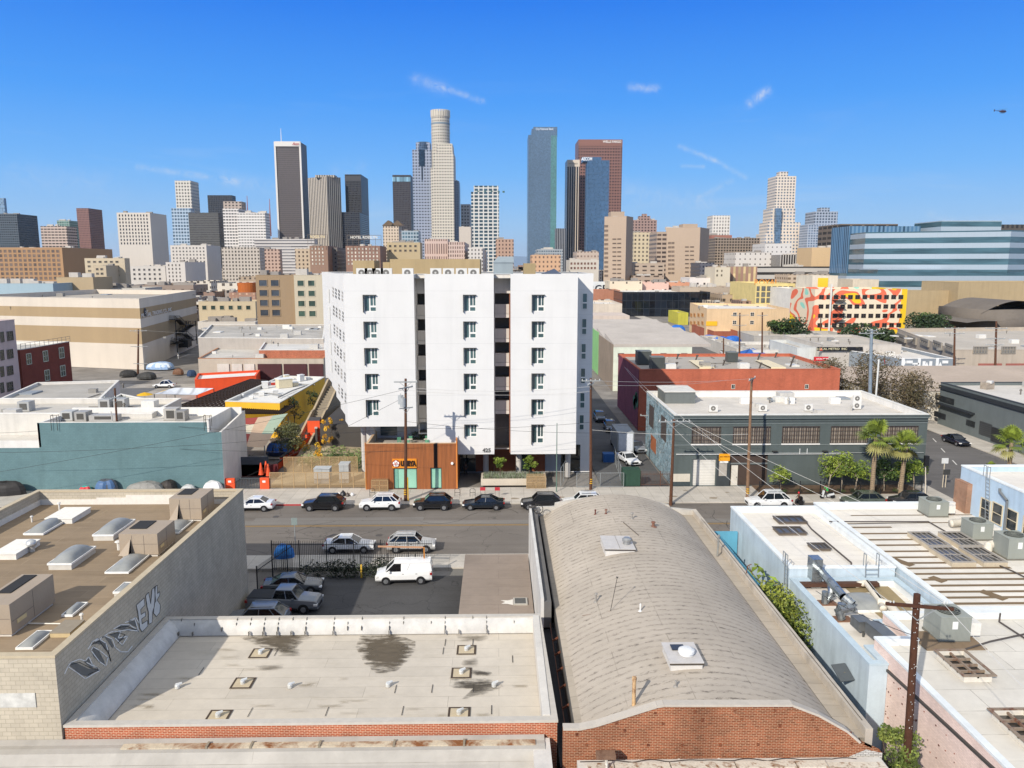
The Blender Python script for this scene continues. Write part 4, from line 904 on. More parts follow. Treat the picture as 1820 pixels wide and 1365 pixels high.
MB().tube([G(1425,918,5.7),G(1442,940,5.65),G(1513,1000,5.65),G(1513,1022,5.0)],.06,6).build('gas_pipe',pm,label='dark pipe running diagonally over the front blue roof',cat='pipe')
MB().tube([G(1474,927,6.05),G(1650,927,5.6),G(1690,950,5.6),G(1740,990,5.6),G(1800,1015,5.6),G(1830,1030,5.6)],.05,6).build('gas_pipe',pm,label='dark pipe along the far side of the striped roof',cat='pipe')
MB().tube([G(1686,1163,5.8),G(1760,1140,5.8),G(1830,1125,5.8)],.05,6).build('gas_pipe',pm,label='dark pipe crossing the pink building roof beside its skylight',cat='pipe')
MB().tube([G(1778,1090,6.1),G(1776,1105,5.75),G(1830,1140,5.75)],.05,6).build('gas_pipe',pm,label='bent grey pipe at the far corner of the pink building roof',cat='pipe')
m=MB();m.beam(AX(1545,1162,21.3),AX(1772,1372,21.3),.12,.14);m.build('iron_channel',plain('#4b4743',.7),r4)
for i in range(60):
 px=random.uniform(1556,1700);py=1175+(px-1556)*1.02+random.uniform(0,150)
 if py>1360:continue
 p=AX(px,py,21.345);s=random.uniform(.025,.05);m=MB();m.box(21.33,p.y-s,p.z-s*.8,21.36,p.y+s,p.z+s*.8);m.build('missing_brick',plain('#5a2f20' if i%3 else '#8b4a2e',.9),r4)
t=thing('flood_panel','grey tilted panel on a bracket against the pale blue wall','panel',AX(1512,1200,20.2));p=AX(1512,1195,20.2);MB().cbox((p.x-.45,p.y,p.z),(.9,1.1,.06),.2,.5).build('panel_face',plain('#4f5457',.5),t);MB().beam((p.x,p.y,p.z-.1),(p.x-.4,p.y,p.z),.06).beam((p.x,p.y+.2,p.z-.5),(p.x-.3,p.y,p.z-.1),.06).build('bracket',plain('#8a7a5b',.6),t)
X5=G(1753,928.6,5.5).x
z5=AX(1719,831.5,X5).z
yb=AX(1708,900,X5).y
r5=bldg('blue_two_storey_building','taller light blue building with a row of sash windows, cut off at right','building',rect(X5,38,62,66),z5,paint('#b4c8d8',.75,.1,.5,.15),wr,.5,.3,WP,holes={3:[]})
wf=plain('#cdbfa2',.6)
for px,py in((1752,905),(1773,913),(1799,925),(1829,940)):
 p=AX(px,py,X5);me=winmesh(1.35,1.75,1,2,wf,glass('#2b3236',.15));addwin(r5,me,(X5-.01,p.y,p.z),-math.pi/2)
t=ladder((X5-.12,AX(1758,915,X5).y,5.6),(X5-.12,AX(1758,850,X5).y,z5),.5,'tall ladder fixed to the light blue two-storey wall',.9,dirw=Vector((0,1,0)))
p=AX(1777,868,X5-.15);q=AX(1790,890,X5-.15);s_=AX(1787,935,X5-.15);MB().tube([p,AX(1777,874,X5-.15),q,Vector((X5-.15,q.y,5.6))],.1,8).build('downpipe',plain('#6c6f70',.6),label='grey bent downpipe right of the tall ladder',cat='downpipe')
m=MB();p=AX(1700,870,X5);m.box(X5-.45,64.2,5.4,X5+.0,66.05,z5-1.2).build('brick_pier',brickm('#a06b52','#b8a58c',.23,.08,.012,.3,.5,blot=.4),r5)
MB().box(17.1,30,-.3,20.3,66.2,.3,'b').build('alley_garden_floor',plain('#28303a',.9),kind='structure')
t=thing('blue_patio_wall','bright teal-blue wall and deck beside the curved roof','wall',(18.8,60,.3));MB().box(17.3,62.5,.3,20.2,62.7,4.6).build('back_wall',paint('#5fa0b8',.8),t);MB().box(17.2,52,.3,18.6,62.4,4.4).build('deck',paint('#5f9db2',.8,.15),t)
MB().box(18.5,50.9,0.3,18.62,31.5,3.1).build('blue_fence',paint('#3a6f93',.8,.15),label='dark blue fence panel at the foot of the pale blue wall',cat='fence')
def planhit(px,A,d,py=600):
 r=ray(px,py);rx,ry=r[0],r[1];k=rx*d[1]-ry*d[0]
 t=(A[0]*d[1]-A[1]*d[0])/k;return Vector((rx*t,ry*t))
def wallhit(px,py,A,B):
 d=(B[0]-A[0],B[1]-A[1]);r=ray(px,py);k=r[0]*d[1]-r[1]*d[0];t=(A[0]*d[1]-A[1]*d[0])/k
 p=Vector((r[0]*t,r[1]*t,H+r[2]*t));L=math.hypot(*d);u=((p.x-A[0])*d[0]+(p.y-A[1])*d[1])/L;return u,p.z
class BB:pass
def foot(xl,xc,xr,Y,rot=0.,D=None,yr=530):
 """footprint (ccw) whose nearest corner stands at depth Y on pixel column xc"""
 r=math.radians(rot);rc=ray(xc,yr);Cn=Vector((rc[0],rc[1]))*(Y/rc[1])
 dl=(-math.cos(r),math.sin(r));dr=(math.sin(r),math.cos(r))
 L=planhit(xl,Cn,dl,yr)if xl<xc else Cn
 if D is not None:R=Cn+Vector(dr)*D
 else:R=planhit(xr,Cn,dr,yr)
 return[tuple(L),tuple(Cn),tuple(R),tuple(L+(R-Cn))]
def rfoot(xl,xc,xr,Y,D=None,yr=530):
 """the same for a building whose visible side is the left one: xl..xc side, xc..xr front (front parallel to the street)"""
 rc=ray(xc,yr);Cn=Vector((rc[0],rc[1]))*(Y/rc[1]);R=planhit(xr,Cn,(1,0),yr);D=D if D else(planhit(xl,Cn,(0,1),yr)-Cn).length
 return[(Cn.x,Cn.y),(R.x,R.y),(R.x,Cn.y+D),(Cn.x,Cn.y+D)]
def ccw(pts):
 a=sum(pts[i][0]*pts[(i+1)%len(pts)][1]-pts[(i+1)%len(pts)][0]*pts[i][1]for i in range(len(pts)));return list(pts)if a>0 else list(pts)[::-1]
def pb(name,label,pts,ytop,xref,Yref,wm,rm=None,ph=.8,pt=.3,cap=None,group=None,cat='building',z0=-.1,inner=None):
 h=ZY(xref,ytop,Yref);b=BB();b.pts=pts;b.h=h
 b.r=bldg(name,label,cat,pts,h,wm,rm or farroof,ph,pt,cap,z0,group=group,inner=inner);return b
def wgrid(b,e,x0,y0,x1,y1,nx,ny,wpx,hpx,fm,gm,mx=2,my=2,fr=None,skip=None,name='window',off=.02):
 """nx by ny windows on edge e of the footprint; (x0,y0) and (x1,y1) are the centres of the first and last one in the photograph"""
 A=b.pts[e];B=b.pts[(e+1)%len(b.pts)]
 u0,za=wallhit(x0,y0,A,B);u1,_=wallhit(x1,y0,A,B);_,zb=wallhit(x0,y1,A,B)if ny>1 else(0,za)
 ua,_=wallhit(x0-wpx/2,y0,A,B);ub,_=wallhit(x0+wpx/2,y0,A,B);w=abs(ub-ua);_,h0=wallhit(x0,y0-hpx/2,A,B);_,h1=wallhit(x0,y0+hpx/2,A,B);h=h0-h1
 fr=fr or max(.06,w*.07)
 winrow(b.r,A,B,lsp(u0,u1,nx),lsp(za,zb,ny),w,h,fm,gm,mx,my,off,name,fr,skip,max(.05,w*.05))
farroof=roofm('#b3aa9c',None,1,1,0,'#7f776b',.3,.12);farroofw=roofm('#cfc9bf',None,1,1,0,'#9a9285',.25,.1)
def gp(L,z):return ccw([tuple(G(x,y,z)[:2])for x,y in L])
def white_building():
 YP=93.5;wmat=NT('white stucco');p=wmat.pos();s=wmat.n('ShaderNodeSeparateXYZ');wmat.l(p,s.inputs[0])
 v=wmat.math('FRACT',wmat.math('DIVIDE',wmat.math('ADD',s.outputs[2],1.55),3.16));ln=wmat.rng(v,.0,.014,.72,1.0)
 n1=wmat.rng(wmat.noise(p,.3,6),.3,.7,.955,1.02);n2=wmat.rng(wmat.noise(wmat.pos((1,1,.05)),1.3,4),.5,.75,1.,.95)
 w=wmat.fin(wmat.scale((.65,.635,.605),wmat.math('MULTIPLY',ln,wmat.math('MULTIPLY',n1,n2))),.8,0.,wmat.noise(p,20,2),.08,.01,spec=.25)
 zt=ZY(740,488,YP);zb1=ZY(690,758,YP);zb2=ZY(950,807,YP)
 X=lambda px:XY(px,YP,640)
 xa,xb,xc_,xd,xe,xf=X(615),X(738),X(757),X(878),X(907.5),X(1025.5)
 r=thing('white_apartment_building','tall white stucco apartment block with balcony slots and the number 425','building',((xa+xf)/2,105,0))
 zs=[(524.5,553.5),(572,601),(619,647),(664.7,693),(710.5,739)]
 zrow=[(ZY(835,a,YP),ZY(835,b,YP))for a,b in zs]
 z6=(ZY(835,755,YP),ZY(835,776.6,YP));z7=(ZY(955,755,YP),ZY(955,788,YP))
 hole1=[];hole2=[];hole3=[]
 x1=X(660)-.72;x2=X(835.5)-.72;x3=X(956)-.72;WW=1.45
 rec=.28
 m=MB()
 def panel(x0,x1_,zb,wx,rows,sides,nm):
  holes=[(wx-x0,wx-x0+WW,b,a)for a,b in rows]
  m=MB();walls(m,[(x0,YP),(x1_,YP),(x1_,98.5),(x0,98.5)],zb,zt,{0:holes},rec,skip=(2,))
  m.face([(x0,YP,zb),(x0,98.5,zb),(x1_,98.5,zb),(x1_,YP,zb)])
  m.build(nm,w,r)
  for a,b in rows:window(wx+WW/2,YP+rec,(a+b)/2,WW,a-b)
 fm=plain('#dcdad4',.5);gm=glass('#41595a',.12,.35);dkm=plain('#3a3835',.6)
 cache={}
 def window(x,y,z,w_,h_,rz=0.,narrow=False):
  key=round(h_,1),narrow
  if key not in cache:
   h2=h_/2;a=MB();W2=w_/2;f=.055
   if narrow:parts=[(-W2,-h2,W2,-h2+f),(-W2,h2-f,W2,h2),(-W2,-h2+f,-W2+f,h2-f),(W2-f,-h2+f,W2,h2-f),(-W2+f,-h2*.28,W2-f,-h2*.12)]
   else:parts=[(-W2,-h2,W2,-h2+f),(-W2,h2-f,W2,h2),(-W2,-h2+f,-W2+f,h2-f),(W2-f,-h2+f,W2,h2-f),(-W2*.16,-h2+f,W2*.06,h2-f),(W2*.06,-h2*.5,W2-f,-h2*.28),(W2*.48,-h2*.28,W2*.60,h2-f)]
   for q in parts:a.box(q[0],-.07,q[1],q[2],0,q[3])
   me=a.mesh('window_frame');me.materials.append(fm)
   g=MB();g.face([(-W2,-.02,-h2),(W2,-.02,-h2),(W2,-.02,h2),(-W2,-.02,h2)]);mg=g.mesh('pane');mg.materials.append(gm)
   hd=MB();
   if not narrow:hd.box(-W2-.06,-rec-.32,h2+.0,W2+.06,-rec,h2+.05).box(-W2-.06,-rec-.32,-h2-.1,-W2-.0,-rec,h2)
   mh=hd.mesh('sun_hood');mh.materials.append(dkm);cache[key]=(me,mg,mh)
  me,mg,mh=cache[key]
  o=bpy.data.objects.new('window',me);C.objects.link(o);o.parent=r;o.location=Vector((x,y,z))-r.location;o.rotation_euler=(0,0,rz)
  for nm,q in(('pane',mg),('sun_hood',mh)):
   if nm=='sun_hood' and narrow:continue
   c=bpy.data.objects.new(nm,q);C.objects.link(c);c.parent=o
 panel(xa,xb,zb1,x1,zrow,True,'front_panel')
 panel(xc_,xd,zb2,x2,zrow+[z6],True,'front_panel')
 panel(xe,xf,zb2,x3,zrow+[z7],True,'front_panel')
 grey=paint('#cfc8bd',.75,.08);
 guard=NT('perforated guard');sgu=guard.n('ShaderNodeSeparateXYZ');guard.l(guard.uv(),sgu.inputs[0])
 ga=guard.math('FRACT',guard.math('MULTIPLY',sgu.outputs[0],1.05));gb=guard.rng(ga,.97,.98,1.,.75);guard=guard.fin(guard.scale('#c9c0b3',gb),.6,.3)
 def slot(x0,x1_,yrec,opens,side):
  o=[(.12,x1_-x0-.05,ZY((878 if side else 747),b,yrec),ZY((878 if side else 747),a,yrec))for a,b in opens]
  m=MB();walls(m,[(x0,yrec),(x1_,yrec)],ZY(747,opens[-1][1]+2,yrec),zt,{0:o},.3,skip=(1,));m.build('slot_wall',grey,r)
  for i,(u0,u1,a,b)in enumerate(o):
   MB().face([(x0,yrec+2.6,a-.5),(x1_,yrec+2.6,a-.5),(x1_,yrec+2.6,b+.4),(x0,yrec+2.6,b+.4)]).face([(x0,yrec+.3,a-.1),(x1_,yrec+.3,a-.1),(x1_,yrec+2.6,a-.1),(x0,yrec+2.6,a-.1)]).build('landing',plain('#8d847a',.8),r)
   if i<len(o)-1:
    nxt=o[i+1][3];MB().box(x0+.1,yrec-.10,nxt+.5,x1_-.06,yrec-.05,a).build('balcony_guard',guard,r)
    MB().box(x0+.1,yrec-.12,nxt+.02,x1_-.06,yrec-.02,nxt+.45).build('slab_edge',paint('#cfc8bd',.8),r)
 c6=lambda L:[(460+a/3.102,460+b/3.102)for a,b in L]
 slot(xb,xc_,95.9,c6([(192,253),(333,395),(472,535),(612,673),(748,808),(900,960)]),False)
 slot(xd,xe,95.9,c6([(190,250),(325,385),(460,520),(592,652),(725,782),(855,1045)]),True)
 MB().box(xe-.14,94.2,zb2,xe-.01,95.9,ZY(905,522,95)).build('timber_reveal',plain('#7b4a33',.7),r)
 B=AY(572,482,118.0);xr=XY(1052.5,98.5,640);A0=(xa,YP)
 m=MB();zt2=zt-.01
 body=[(xa+.02,98.5),(xr,98.5),(xr,118),(B.x,118)]
 m.face([(xf-.01,98.5,zt),(xr,98.5,zt),(xr,98.5,0),(xf-.01,98.5,0)][::-1])
 m.face([(xr,98.5,0),(xr,118,0),(xr,118,zt),(xr,98.5,zt)]);m.face([(xr,118,9.7),(B.x,118,9.7),(B.x,118,zt),(xr,118,zt)]);m.face([(xa+2,99,0),(xa+2,118,0),(xa+2,118,10),(xa+2,99,10)][::-1]);m.face([(xr,118,0),(xa+2,118,0),(xa+2,118,9.8),(xr,118,9.8)])
 m.build('rear_wall',w,r)
 d=Vector((B.x-xa,118-YP));L=d.length;d.normalize()
 P=lambda u,z,o=0.:(xa+d.x*u-d.y*o,YP+d.y*u+d.x*o,z)
 steps=[(0,zb1+.2),(.10,zb1+1.0),(.28,zb1+1.8),(.46,zb1+2.5),(.66,zb1+3.0),(1.,zb1+3.0)]
 m=MB()
 for(u0,z0),(u1,_)in zip(steps,steps[1:]):
  m.face([P(u1*L,z0),P(u0*L,z0),P(u0*L,zt),P(u1*L,zt)])
 m.build('splayed_wall',w,r)
 dg=plain('#33383a',.5);lg=plain('#9b958c',.6)
 for fl in range(6):
  for ci,px in enumerate((592,597,602.5,608.3)):
   hh=(512+2.5*ci)+fl*(33.0+ci*1.05);pxx=px+fl*1.1
   if fl==5 and ci<1:continue
   m=MB()
   for q in range(3):
    for side in(0,1):
     u,z=wallhit(pxx+side*1.5,hh+q*6.2+side*1.6,(xa,YP),(B.x,118.0));wd=.32 if ci>2 else.5
     m.face([P(u+wd,z-.16,.03),P(u,z-.16,.03),P(u,z+.16,.03),P(u+wd,z+.16,.03)])
   m.build('slot_window',dg if(ci+fl)%3 else lg,r)
  u,z=wallhit(586+fl*1.1,527+fl*31,(xa,YP),(B.x,118.0));m=MB();o=m.face([P(u+2.2,z-.9,.04),P(u,z-.9,.04),P(u,z+1.,.04),P(u+2.2,z+1.,.04)])
  if fl<5:m.build('vent_screen',paint('#d8d5cd',.7),r)
 m=MB();m.face([(xa+.2,YP+.2,zt-.45),(xf-.2,YP+.2,zt-.45),(xf,98.6,zt-.45),(xr-.2,98.7,zt-.45),(xr-.2,117.8,zt-.45),(B.x+.3,117.8,zt-.45)]);m.build('roof',roofm('#8d8f92',None,1,1,0,'#5f6164',.4),r)
 m=MB();cpm=plain('#d5d3ce',.6)
 for a,b in(((xa,YP+.1),(xb,YP+.1)),((xc_,YP+.1),(xd,YP+.1)),((xe,YP+.1),(xf,YP+.1)),((xb,YP+.1),(xb,95.9)),((xb,95.9),(xc_,95.9)),((xc_,YP+.1),(xc_,95.9)),((xd,95.9),(xe,95.9)),((xd,YP+.1),(xd,95.9)),((xe,YP+.1),(xe,95.9)),((xf,YP+.1),(xf,98.6)),((xf,98.6),(xr,98.6)),((xr-.1,98.6),(xr-.1,118)),((xa+.1,YP),(B.x+.1,118)),((B.x,117.9),(xr,117.9))):m.beam((a[0],a[1],zt+.03),(b[0],b[1],zt+.03),.2,.06)
 m.build('coping',cpm,r)
 tanm=paint('#a8926c',.8,.08)
 def pent(x0,x1_,yt,Y,D,mt=tanm,side=None,nm='penthouse'):
  a=XY(x0,Y,470);b=XY(x1_,Y,470);t_=ZY((x0+x1_)/2,yt,Y);MB().box(a,Y,zt-.45,b,Y+D,t_).build(nm,mt,r)
 pent(693,853,460.5,103,9);pent(680.5,692.6,466,104,4);pent(627,665,463,106,5)
 gp_=paint('#8f999c',.6);m=MB();a=XY(877,101,470);b=XY(912,101,470);zz=ZY(895,457,101)
 m.prism([(a,101),(b,101),(b,106),(a,106)],zt-.45,zz-.7);m.face([(a-.1,100.9,zz-.7),(b+.1,100.9,zz-.7),(b+.1,103,zz+.1),(a+.6,103,zz+.1)]);m.face([(b+.1,106,zz-.7),(a-.1,106,zz-.7),(a+.6,103,zz+.1),(b+.1,103,zz+.1)]);m.face([(b+.1,100.9,zz-.7),(b+.1,106,zz-.7),(b+.1,103,zz+.1)]);m.face([(a-.1,106,zz-.7),(a-.1,100.9,zz-.7),(a+.6,103,zz+.1)]);m.build('stair_hood',gp_,r)
 pent(931,952,468,98.9,3,paint('#9d8a66',.8),nm='lift_box');
 m=MB();z=zt+.1;m.face([(AY(957,486,99).x,99,zt-.1),(AY(1000,486,99).x,99,zt-.1),(AY(985,482,110).x,110,zt+.6)]);m.build('solar_roof',plain('#4a4d52',.5),r)
 gz=zb2
 def seg(px0,px1,mt,nm,Y=98.5,z0=.15,z1=None,t=.06):
  a=XY(px0,Y,820);b=XY(px1,Y,820);MB().box(a,Y-t,z0,b,Y,z1 or gz).build(nm,mt,r)
 wood=ribbed('#8a4a26',.16,.03,rough=.6);gls=glass('#202a2c',.05,.6)
 MB().face([(xc_-2,98.56,0),(xf,98.56,0),(xf,98.56,gz),(xc_-2,98.56,gz)]).build('storefront_back',paint('#bdbab4',.8),r)
 for q in((815,845,gls,'storefront_glass'),(845.5,859,wood,'timber_cladding'),(859.5,878,wood,'timber_cladding'),(878.5,919,wood,'timber_cladding'),(921,944,gls,'entrance_door'),(944.5,968.5,wood,'timber_cladding'),(969,996.5,paint('#a9adaf',.8),'grey_panel'),(997,1031,gls,'storefront_glass')):seg(*q)
 for px in(863.5,922,1009):
  p=AY(px,820,96.3);MB().cyl((p.x,p.y,0),(p.x,p.y,gz),.36,.36,18).build('column',concrete((.5,.47,.43),9.,.08,.0),r)
 for px,yb in((662,905),(646,860)):
  p=AY(px,760,96.0);MB().cyl((p.x,p.y,0),(p.x,p.y,zb1),.34,.34,16).build('column',concrete((.5,.47,.43),9.,.08,.0),r)
 xq=xb+1.;MB().box(xa+1.2,98.4,0,xq,98.5,zb1).build('terrace_wall',paint('#c9c7c2',.8),r)
 MB().box(xa+3.2,98.3,zb1-2.2,xa+5.3,98.39,zb1-.1).build('terrace_window',glass('#39474a',.1),r)
 for z,px in zip([(a+b)/2 for a,b in zrow[:5]+[z6]],(1035,1034.5,1034,1033.5,1033,1032.3)):
  p=AY(px,600,98.5);window(p.x+.25,98.46,z+.0,.62,2.0,0.,True)
 nm_=lettering('house_number','425',(XY(865,YP,800),YP-.04,ZY(865,800.5,YP)),.68,plain('#5b5a57',.5),r,ext=.03,bold=.02)
 return r,zt,(xa,xb,xc_,xd,xe,xf,xr)
wbld,WZT,WX=white_building()
def condenser(x,y,z,s,label,group,w=None,rz=0.,tall=1.):
 t=thing('condenser_unit',label,'air conditioner',(0,0,0),group);w=w or s*1.15
 m=MB();m.box(-w/2,0,.08,w/2,.35*s,s*tall).build('casing',plain('#cfccc5',.6),t)
 m=MB()
 for k in range(int(tall+.5)):m.cyl((.06*s-.1*s,-.015,.08+s*(.47+k)),(.06*s-.1*s,.01,.08+s*(.47+k)),.33*s,.33*s,16)
 m.build('fan',plain('#6d6a64',.6),t);m=MB()
 for k in range(int(tall+.5)):m.cyl((-.04*s,-.03,.08+s*(.47+k)),(-.04*s,-.01,.08+s*(.47+k)),.11*s,.11*s,10)
 m.build('hub',plain('#b9b6af',.5),t);MB().box(-w/2,0,0,w/2,.3*s,.08).build('foot',plain('#6a6762',.7),t)
 t.location=(x,y,z);t.rotation_euler=(0,0,rz);return t
for i,(px,lb)in enumerate(((643,'at the left end, before the small tan box'),(658,'second from the left end, before the small tan box'),(671,'third from the left end, near the small tan box'),(686.5,'touching the left edge of the tan penthouse'),(724.5,'alone above the left balcony slot'),(774.5,'first of the four right of the balcony slot'),(797,'second of the four before the tan penthouse'),(820,'third of the four before the tan penthouse'),(842,'last of the four, at the right end of the tan penthouse'))):
 condenser(XY(px,96,480),96.0,WZT-.45,1.18,'white roof condenser '+lb,'condensers on the white building')
def pavilion():
 Y0=90.6;x0,x1=XY(651,Y0,830),XY(812,Y0,830);z=ZY(730,788.5,Y0)
 r=thing('timber_pavilion','low orange-brown slatted timber shop with mint glass doors and a roof terrace','shop',((x0+x1)/2,93,0))
 tm=NT('timber slats');s=tm.n('ShaderNodeSeparateXYZ');tm.l(tm.uv(),s.inputs[0]);a=tm.math('FRACT',tm.math('DIVIDE',s.outputs[0],.155));w=tm.math('ABSOLUTE',tm.math('SUBTRACT',a,.5))
 n=tm.noise(tm.pos((6,6,.25)),1.2,5);c=tm.scale('#9a5a2c',tm.math('MULTIPLY',tm.rng(w,.28,.42,1.,.42),tm.rng(n,.3,.7,.75,1.2)));tm=tm.fin(c,.6,0.,w,.6,.04)
 X=lambda px:XY(px,Y0,840);Z=lambda py:ZY(730,py,Y0)
 holes=[(X(699)-x0,X(741)-x0,.16,Z(831.5)),(X(765)-x0,X(785)-x0,.16,Z(831.5))]
 m=MB();walls(m,[(x0,Y0),(x1,Y0),(x1,98.3),(x0,98.3)],0.12,z,{0:holes},.25,skip=(2,));m.build('wall',tm,r)
 m=MB();q=.28
 m.box(x0+.02,Y0+.02,z-.0,x1-.02,Y0+q,z+.05).box(x0,Y0+q,z,x0+q,97.5,z+.05);m.build('coping',plain('#c2a583',.7),r)
 m=MB();m.face([(x0+q,Y0+q,z-1.05),(x1-.1,Y0+q,z-1.05),(x1-.1,98.3,z-1.05),(x0+q,98.3,z-1.05)]);m.build('terrace_floor',concrete((.40,.36,.31),1.2),r)
 m=MB();m.face([(x1,Y0+q,z),(x0+q,Y0+q,z),(x0+q,Y0+q,z-1.05),(x1,Y0+q,z-1.05)]).face([(x0+q,Y0+q,z),(x0+q,97.5,z),(x0+q,97.5,z-1.05),(x0+q,Y0+q,z-1.05)]);m.build('parapet_lining',paint('#a3927d',.8),r)
 og=ribbed('#e08a1c',.155,.03,rough=.55)
 MB().box(X(698),Y0-.12,Z(831.5),X(741),Y0-.02,Z(815)).build('sign_board',og,r)
 MB().box(X(811),Y0-.1,.12,X(813),Y0+.5,Z(779)).build('edge_fin',ribbed('#d2813a',.1,.02),r)
 MB().box(X(649.6),Y0-.06,.12,X(650.8),Y0+.3,z+.1).build('edge_fin',ribbed('#d2813a',.1,.02),r)
 mint=glass('#8fc0a8',.15,.12)
 for a,b in((699.3,741),(765.2,785)):
  xa_,xb_=X(a),X(b);MB().box(xa_,Y0+.2,.16,xb_,Y0+.24,Z(831.8)).build('glass_door',mint,r)
  m=MB();f=.08
  m.box(xa_,Y0+.08,.16,xa_+f,Y0+.2,Z(831.8)).box(xb_-f,Y0+.08,.16,xb_,Y0+.2,Z(831.8)).box(xa_+f,Y0+.08,Z(831.8)-f,xb_-f,Y0+.2,Z(831.8)).box(xa_+f,Y0+.08,.16,xb_-f,Y0+.2,.26).build('door_frame',plain('#3b3f3c',.5),r)
 MB().box(X(702),Y0+.12,.26,X(707),Y0+.19,Z(833)).build('door_edge_shade',plain('#6fa28f',.4),r)
 MB().box(X(771.5),Y0-.03,Z(831),X(778),Y0+.0,Z(789)).build('dark_slot',plain('#24160f',.8),r)
 m=MB();c=Vector((X(804),Y0-.05,Z(823)));m.cyl(c,c+Vector((0,-.22,0)),.14,.16,16);m.build('round_lamp',plain('#e8e6e0',.4),r)
 c=Vector((X(704.5),Y0-.2,Z(823.2)));m=MB();m.cyl(c+Vector((0,.06,0)),c,.46,.46,5*4);m.build('sign_disc',plain('#8e1d16',.5),r)
 m=MB()
 for i in range(5):
  a=math.pi/2+i*2*math.pi/5;q=c+Vector((.2*math.cos(a),-.03,.2*math.sin(a)));m.cyl(q+Vector((0,.02,0)),q,.19,.19,16)
 m.cyl(c+Vector((0,-.01,0)),c+Vector((0,-.04,0)),.2,.2,14);m.build('blossom',plain('#efe9df',.5),r)
 m=MB()
 for a,b in(((-.22,.04),(.22,.07)),((-.05,-.22),(.03,.2)),((-.2,-.1),(.2,-.08))):m.beam((c.x+a[0],c.y-.06,c.z+a[1]),(c.x+b[0],c.y-.06,c.z+b[1]),.05,.03)
 m.build('sign_mark',plain('#b52a22',.5),r)
 lettering('sign_letters','UMEYA',((X(711.5)+X(740.5))/2,Y0-.17,Z(823.5)),.84,plain('#2a1710',.5),r,ext=.06,bold=.045,wscale=.66)
 return r,z,x0,x1
pav,PZ,PX0,PX1=pavilion()
def chair(x,y,z,rz,label,col='#5f9a78',grp='mint chairs on the terrace'):
 t=thing('terrace_chair',label,'chair',(0,0,0),grp);mt=plain(col,.5)
 MB().box(-.24,-.22,.42,.24,.24,.46).build('seat',mt,t);m=MB()
 for i in range(4):m.box(-.24,.2,.52+.1*i,.24,.24,.59+.1*i)
 m.box(-.24,.2,.46,-.2,.24,.92).box(.2,.2,.46,.24,.24,.92);m.build('backrest',mt,t)
 for a,b in((-.2,-.18),(.2,-.18),(-.2,.2),(.2,.2)):MB().box(a-.02,b-.02,0,a+.02,b+.02,.42).build('leg',mt,t)
 t.location=(x,y,z);t.rotation_euler=(0,0,rz);return t
zf=PZ-1.05
for i,(x,y,rz,lb)in enumerate(((-12.3,94.6,.3,'leftmost mint chair on the terrace'),(-11.0,95.2,0.,'mint chair at the far side of the left table'),(-11.1,93.4,3.1,'mint chair with its back to the street, left table'),(-8.9,95.3,.2,'mint chair at the far side of the right table'),(-8.7,93.6,2.9,'mint chair with its back to the street, right table'),(-7.5,94.6,-1.4,'rightmost mint chair, just right of the tall pole'))):chair(x,y,zf,rz,lb)
for x,lb in((-11.05,'round terrace table nearest the left parapet'),(-8.8,'round terrace table just left of the tall pole')):
 t=thing('terrace_table',lb,'table',(x,94.4,zf),'terrace tables');MB().cyl((x,94.4,zf+.7),(x,94.4,zf+.74),.45,.45,18).build('table_top',plain('#c9c1ad',.6),t);MB().cyl((x,94.4,zf),(x,94.4,zf+.7),.04,.04,8).build('leg',plain('#5f9a78',.5),t)
def leafball(mb,c,r,n,s,squash=.8,seed=0,out=.55):
 rnd=random.Random(seed)
 for _ in range(n):
  while True:
   v=Vector((rnd.uniform(-1,1),rnd.uniform(-1,1),rnd.uniform(-1,1)))
   if.05<v.length<1:break
  v=v.normalized()*(v.length**(1-out));p=Vector(c)+Vector((v.x*r,v.y*r,v.z*r*squash))
  a=Vector((rnd.uniform(-1,1),rnd.uniform(-1,1),rnd.uniform(-.6,.8))).normalized();b=a.cross(Vector((rnd.uniform(-1,1),rnd.uniform(-1,1),rnd.uniform(-1,1)))).normalized();q=s*rnd.uniform(.6,1.3)
  mb.face([p-a*q,p+b*q*.5,p+a*q,p-b*q*.5])
def crown(cx,cy,z,R,Hh,n_cl,leaves,s,seed,mt,name='crown',parent=None,flat=.75):
 rnd=random.Random(seed);m=MB();m.k=0
 for i in range(n_cl):
  a=rnd.uniform(0,6.28);q=R*.72*math.sqrt(rnd.random());h=rnd.uniform(.12,.88);k=1-abs(h-.45)*.9
  c=(cx+q*math.cos(a)*k,cy+q*math.sin(a)*k,z+Hh*h);m.k=rnd.choice((0,0,1,2))
  leafball(m,c,R*rnd.uniform(.26,.44),leaves,s,flat,rnd.randint(0,9**6))
 return m.build(name,mt,parent)
GREEN=[leafm((.075,.12,.028)),leafm((.115,.16,.035)),leafm((.04,.075,.02))]
LIME=[leafm((.16,.22,.03)),leafm((.22,.27,.04)),leafm((.08,.13,.025))]
DARK=[leafm((.035,.06,.022)),leafm((.055,.085,.03)),leafm((.02,.038,.015))]
OLIVE=[leafm((.12,.125,.05)),leafm((.16,.155,.065)),leafm((.07,.08,.03))]
BARE=[leafm((.115,.088,.045)),leafm((.15,.11,.055)),leafm((.075,.065,.03))]
GOLD=[leafm((.75,.42,.03)),leafm((.85,.55,.05)),leafm((.5,.28,.03))]
bark=paint('#6f5d4b',.9,.25,3.);barkp=paint('#8d7a63',.9,.3,4.)
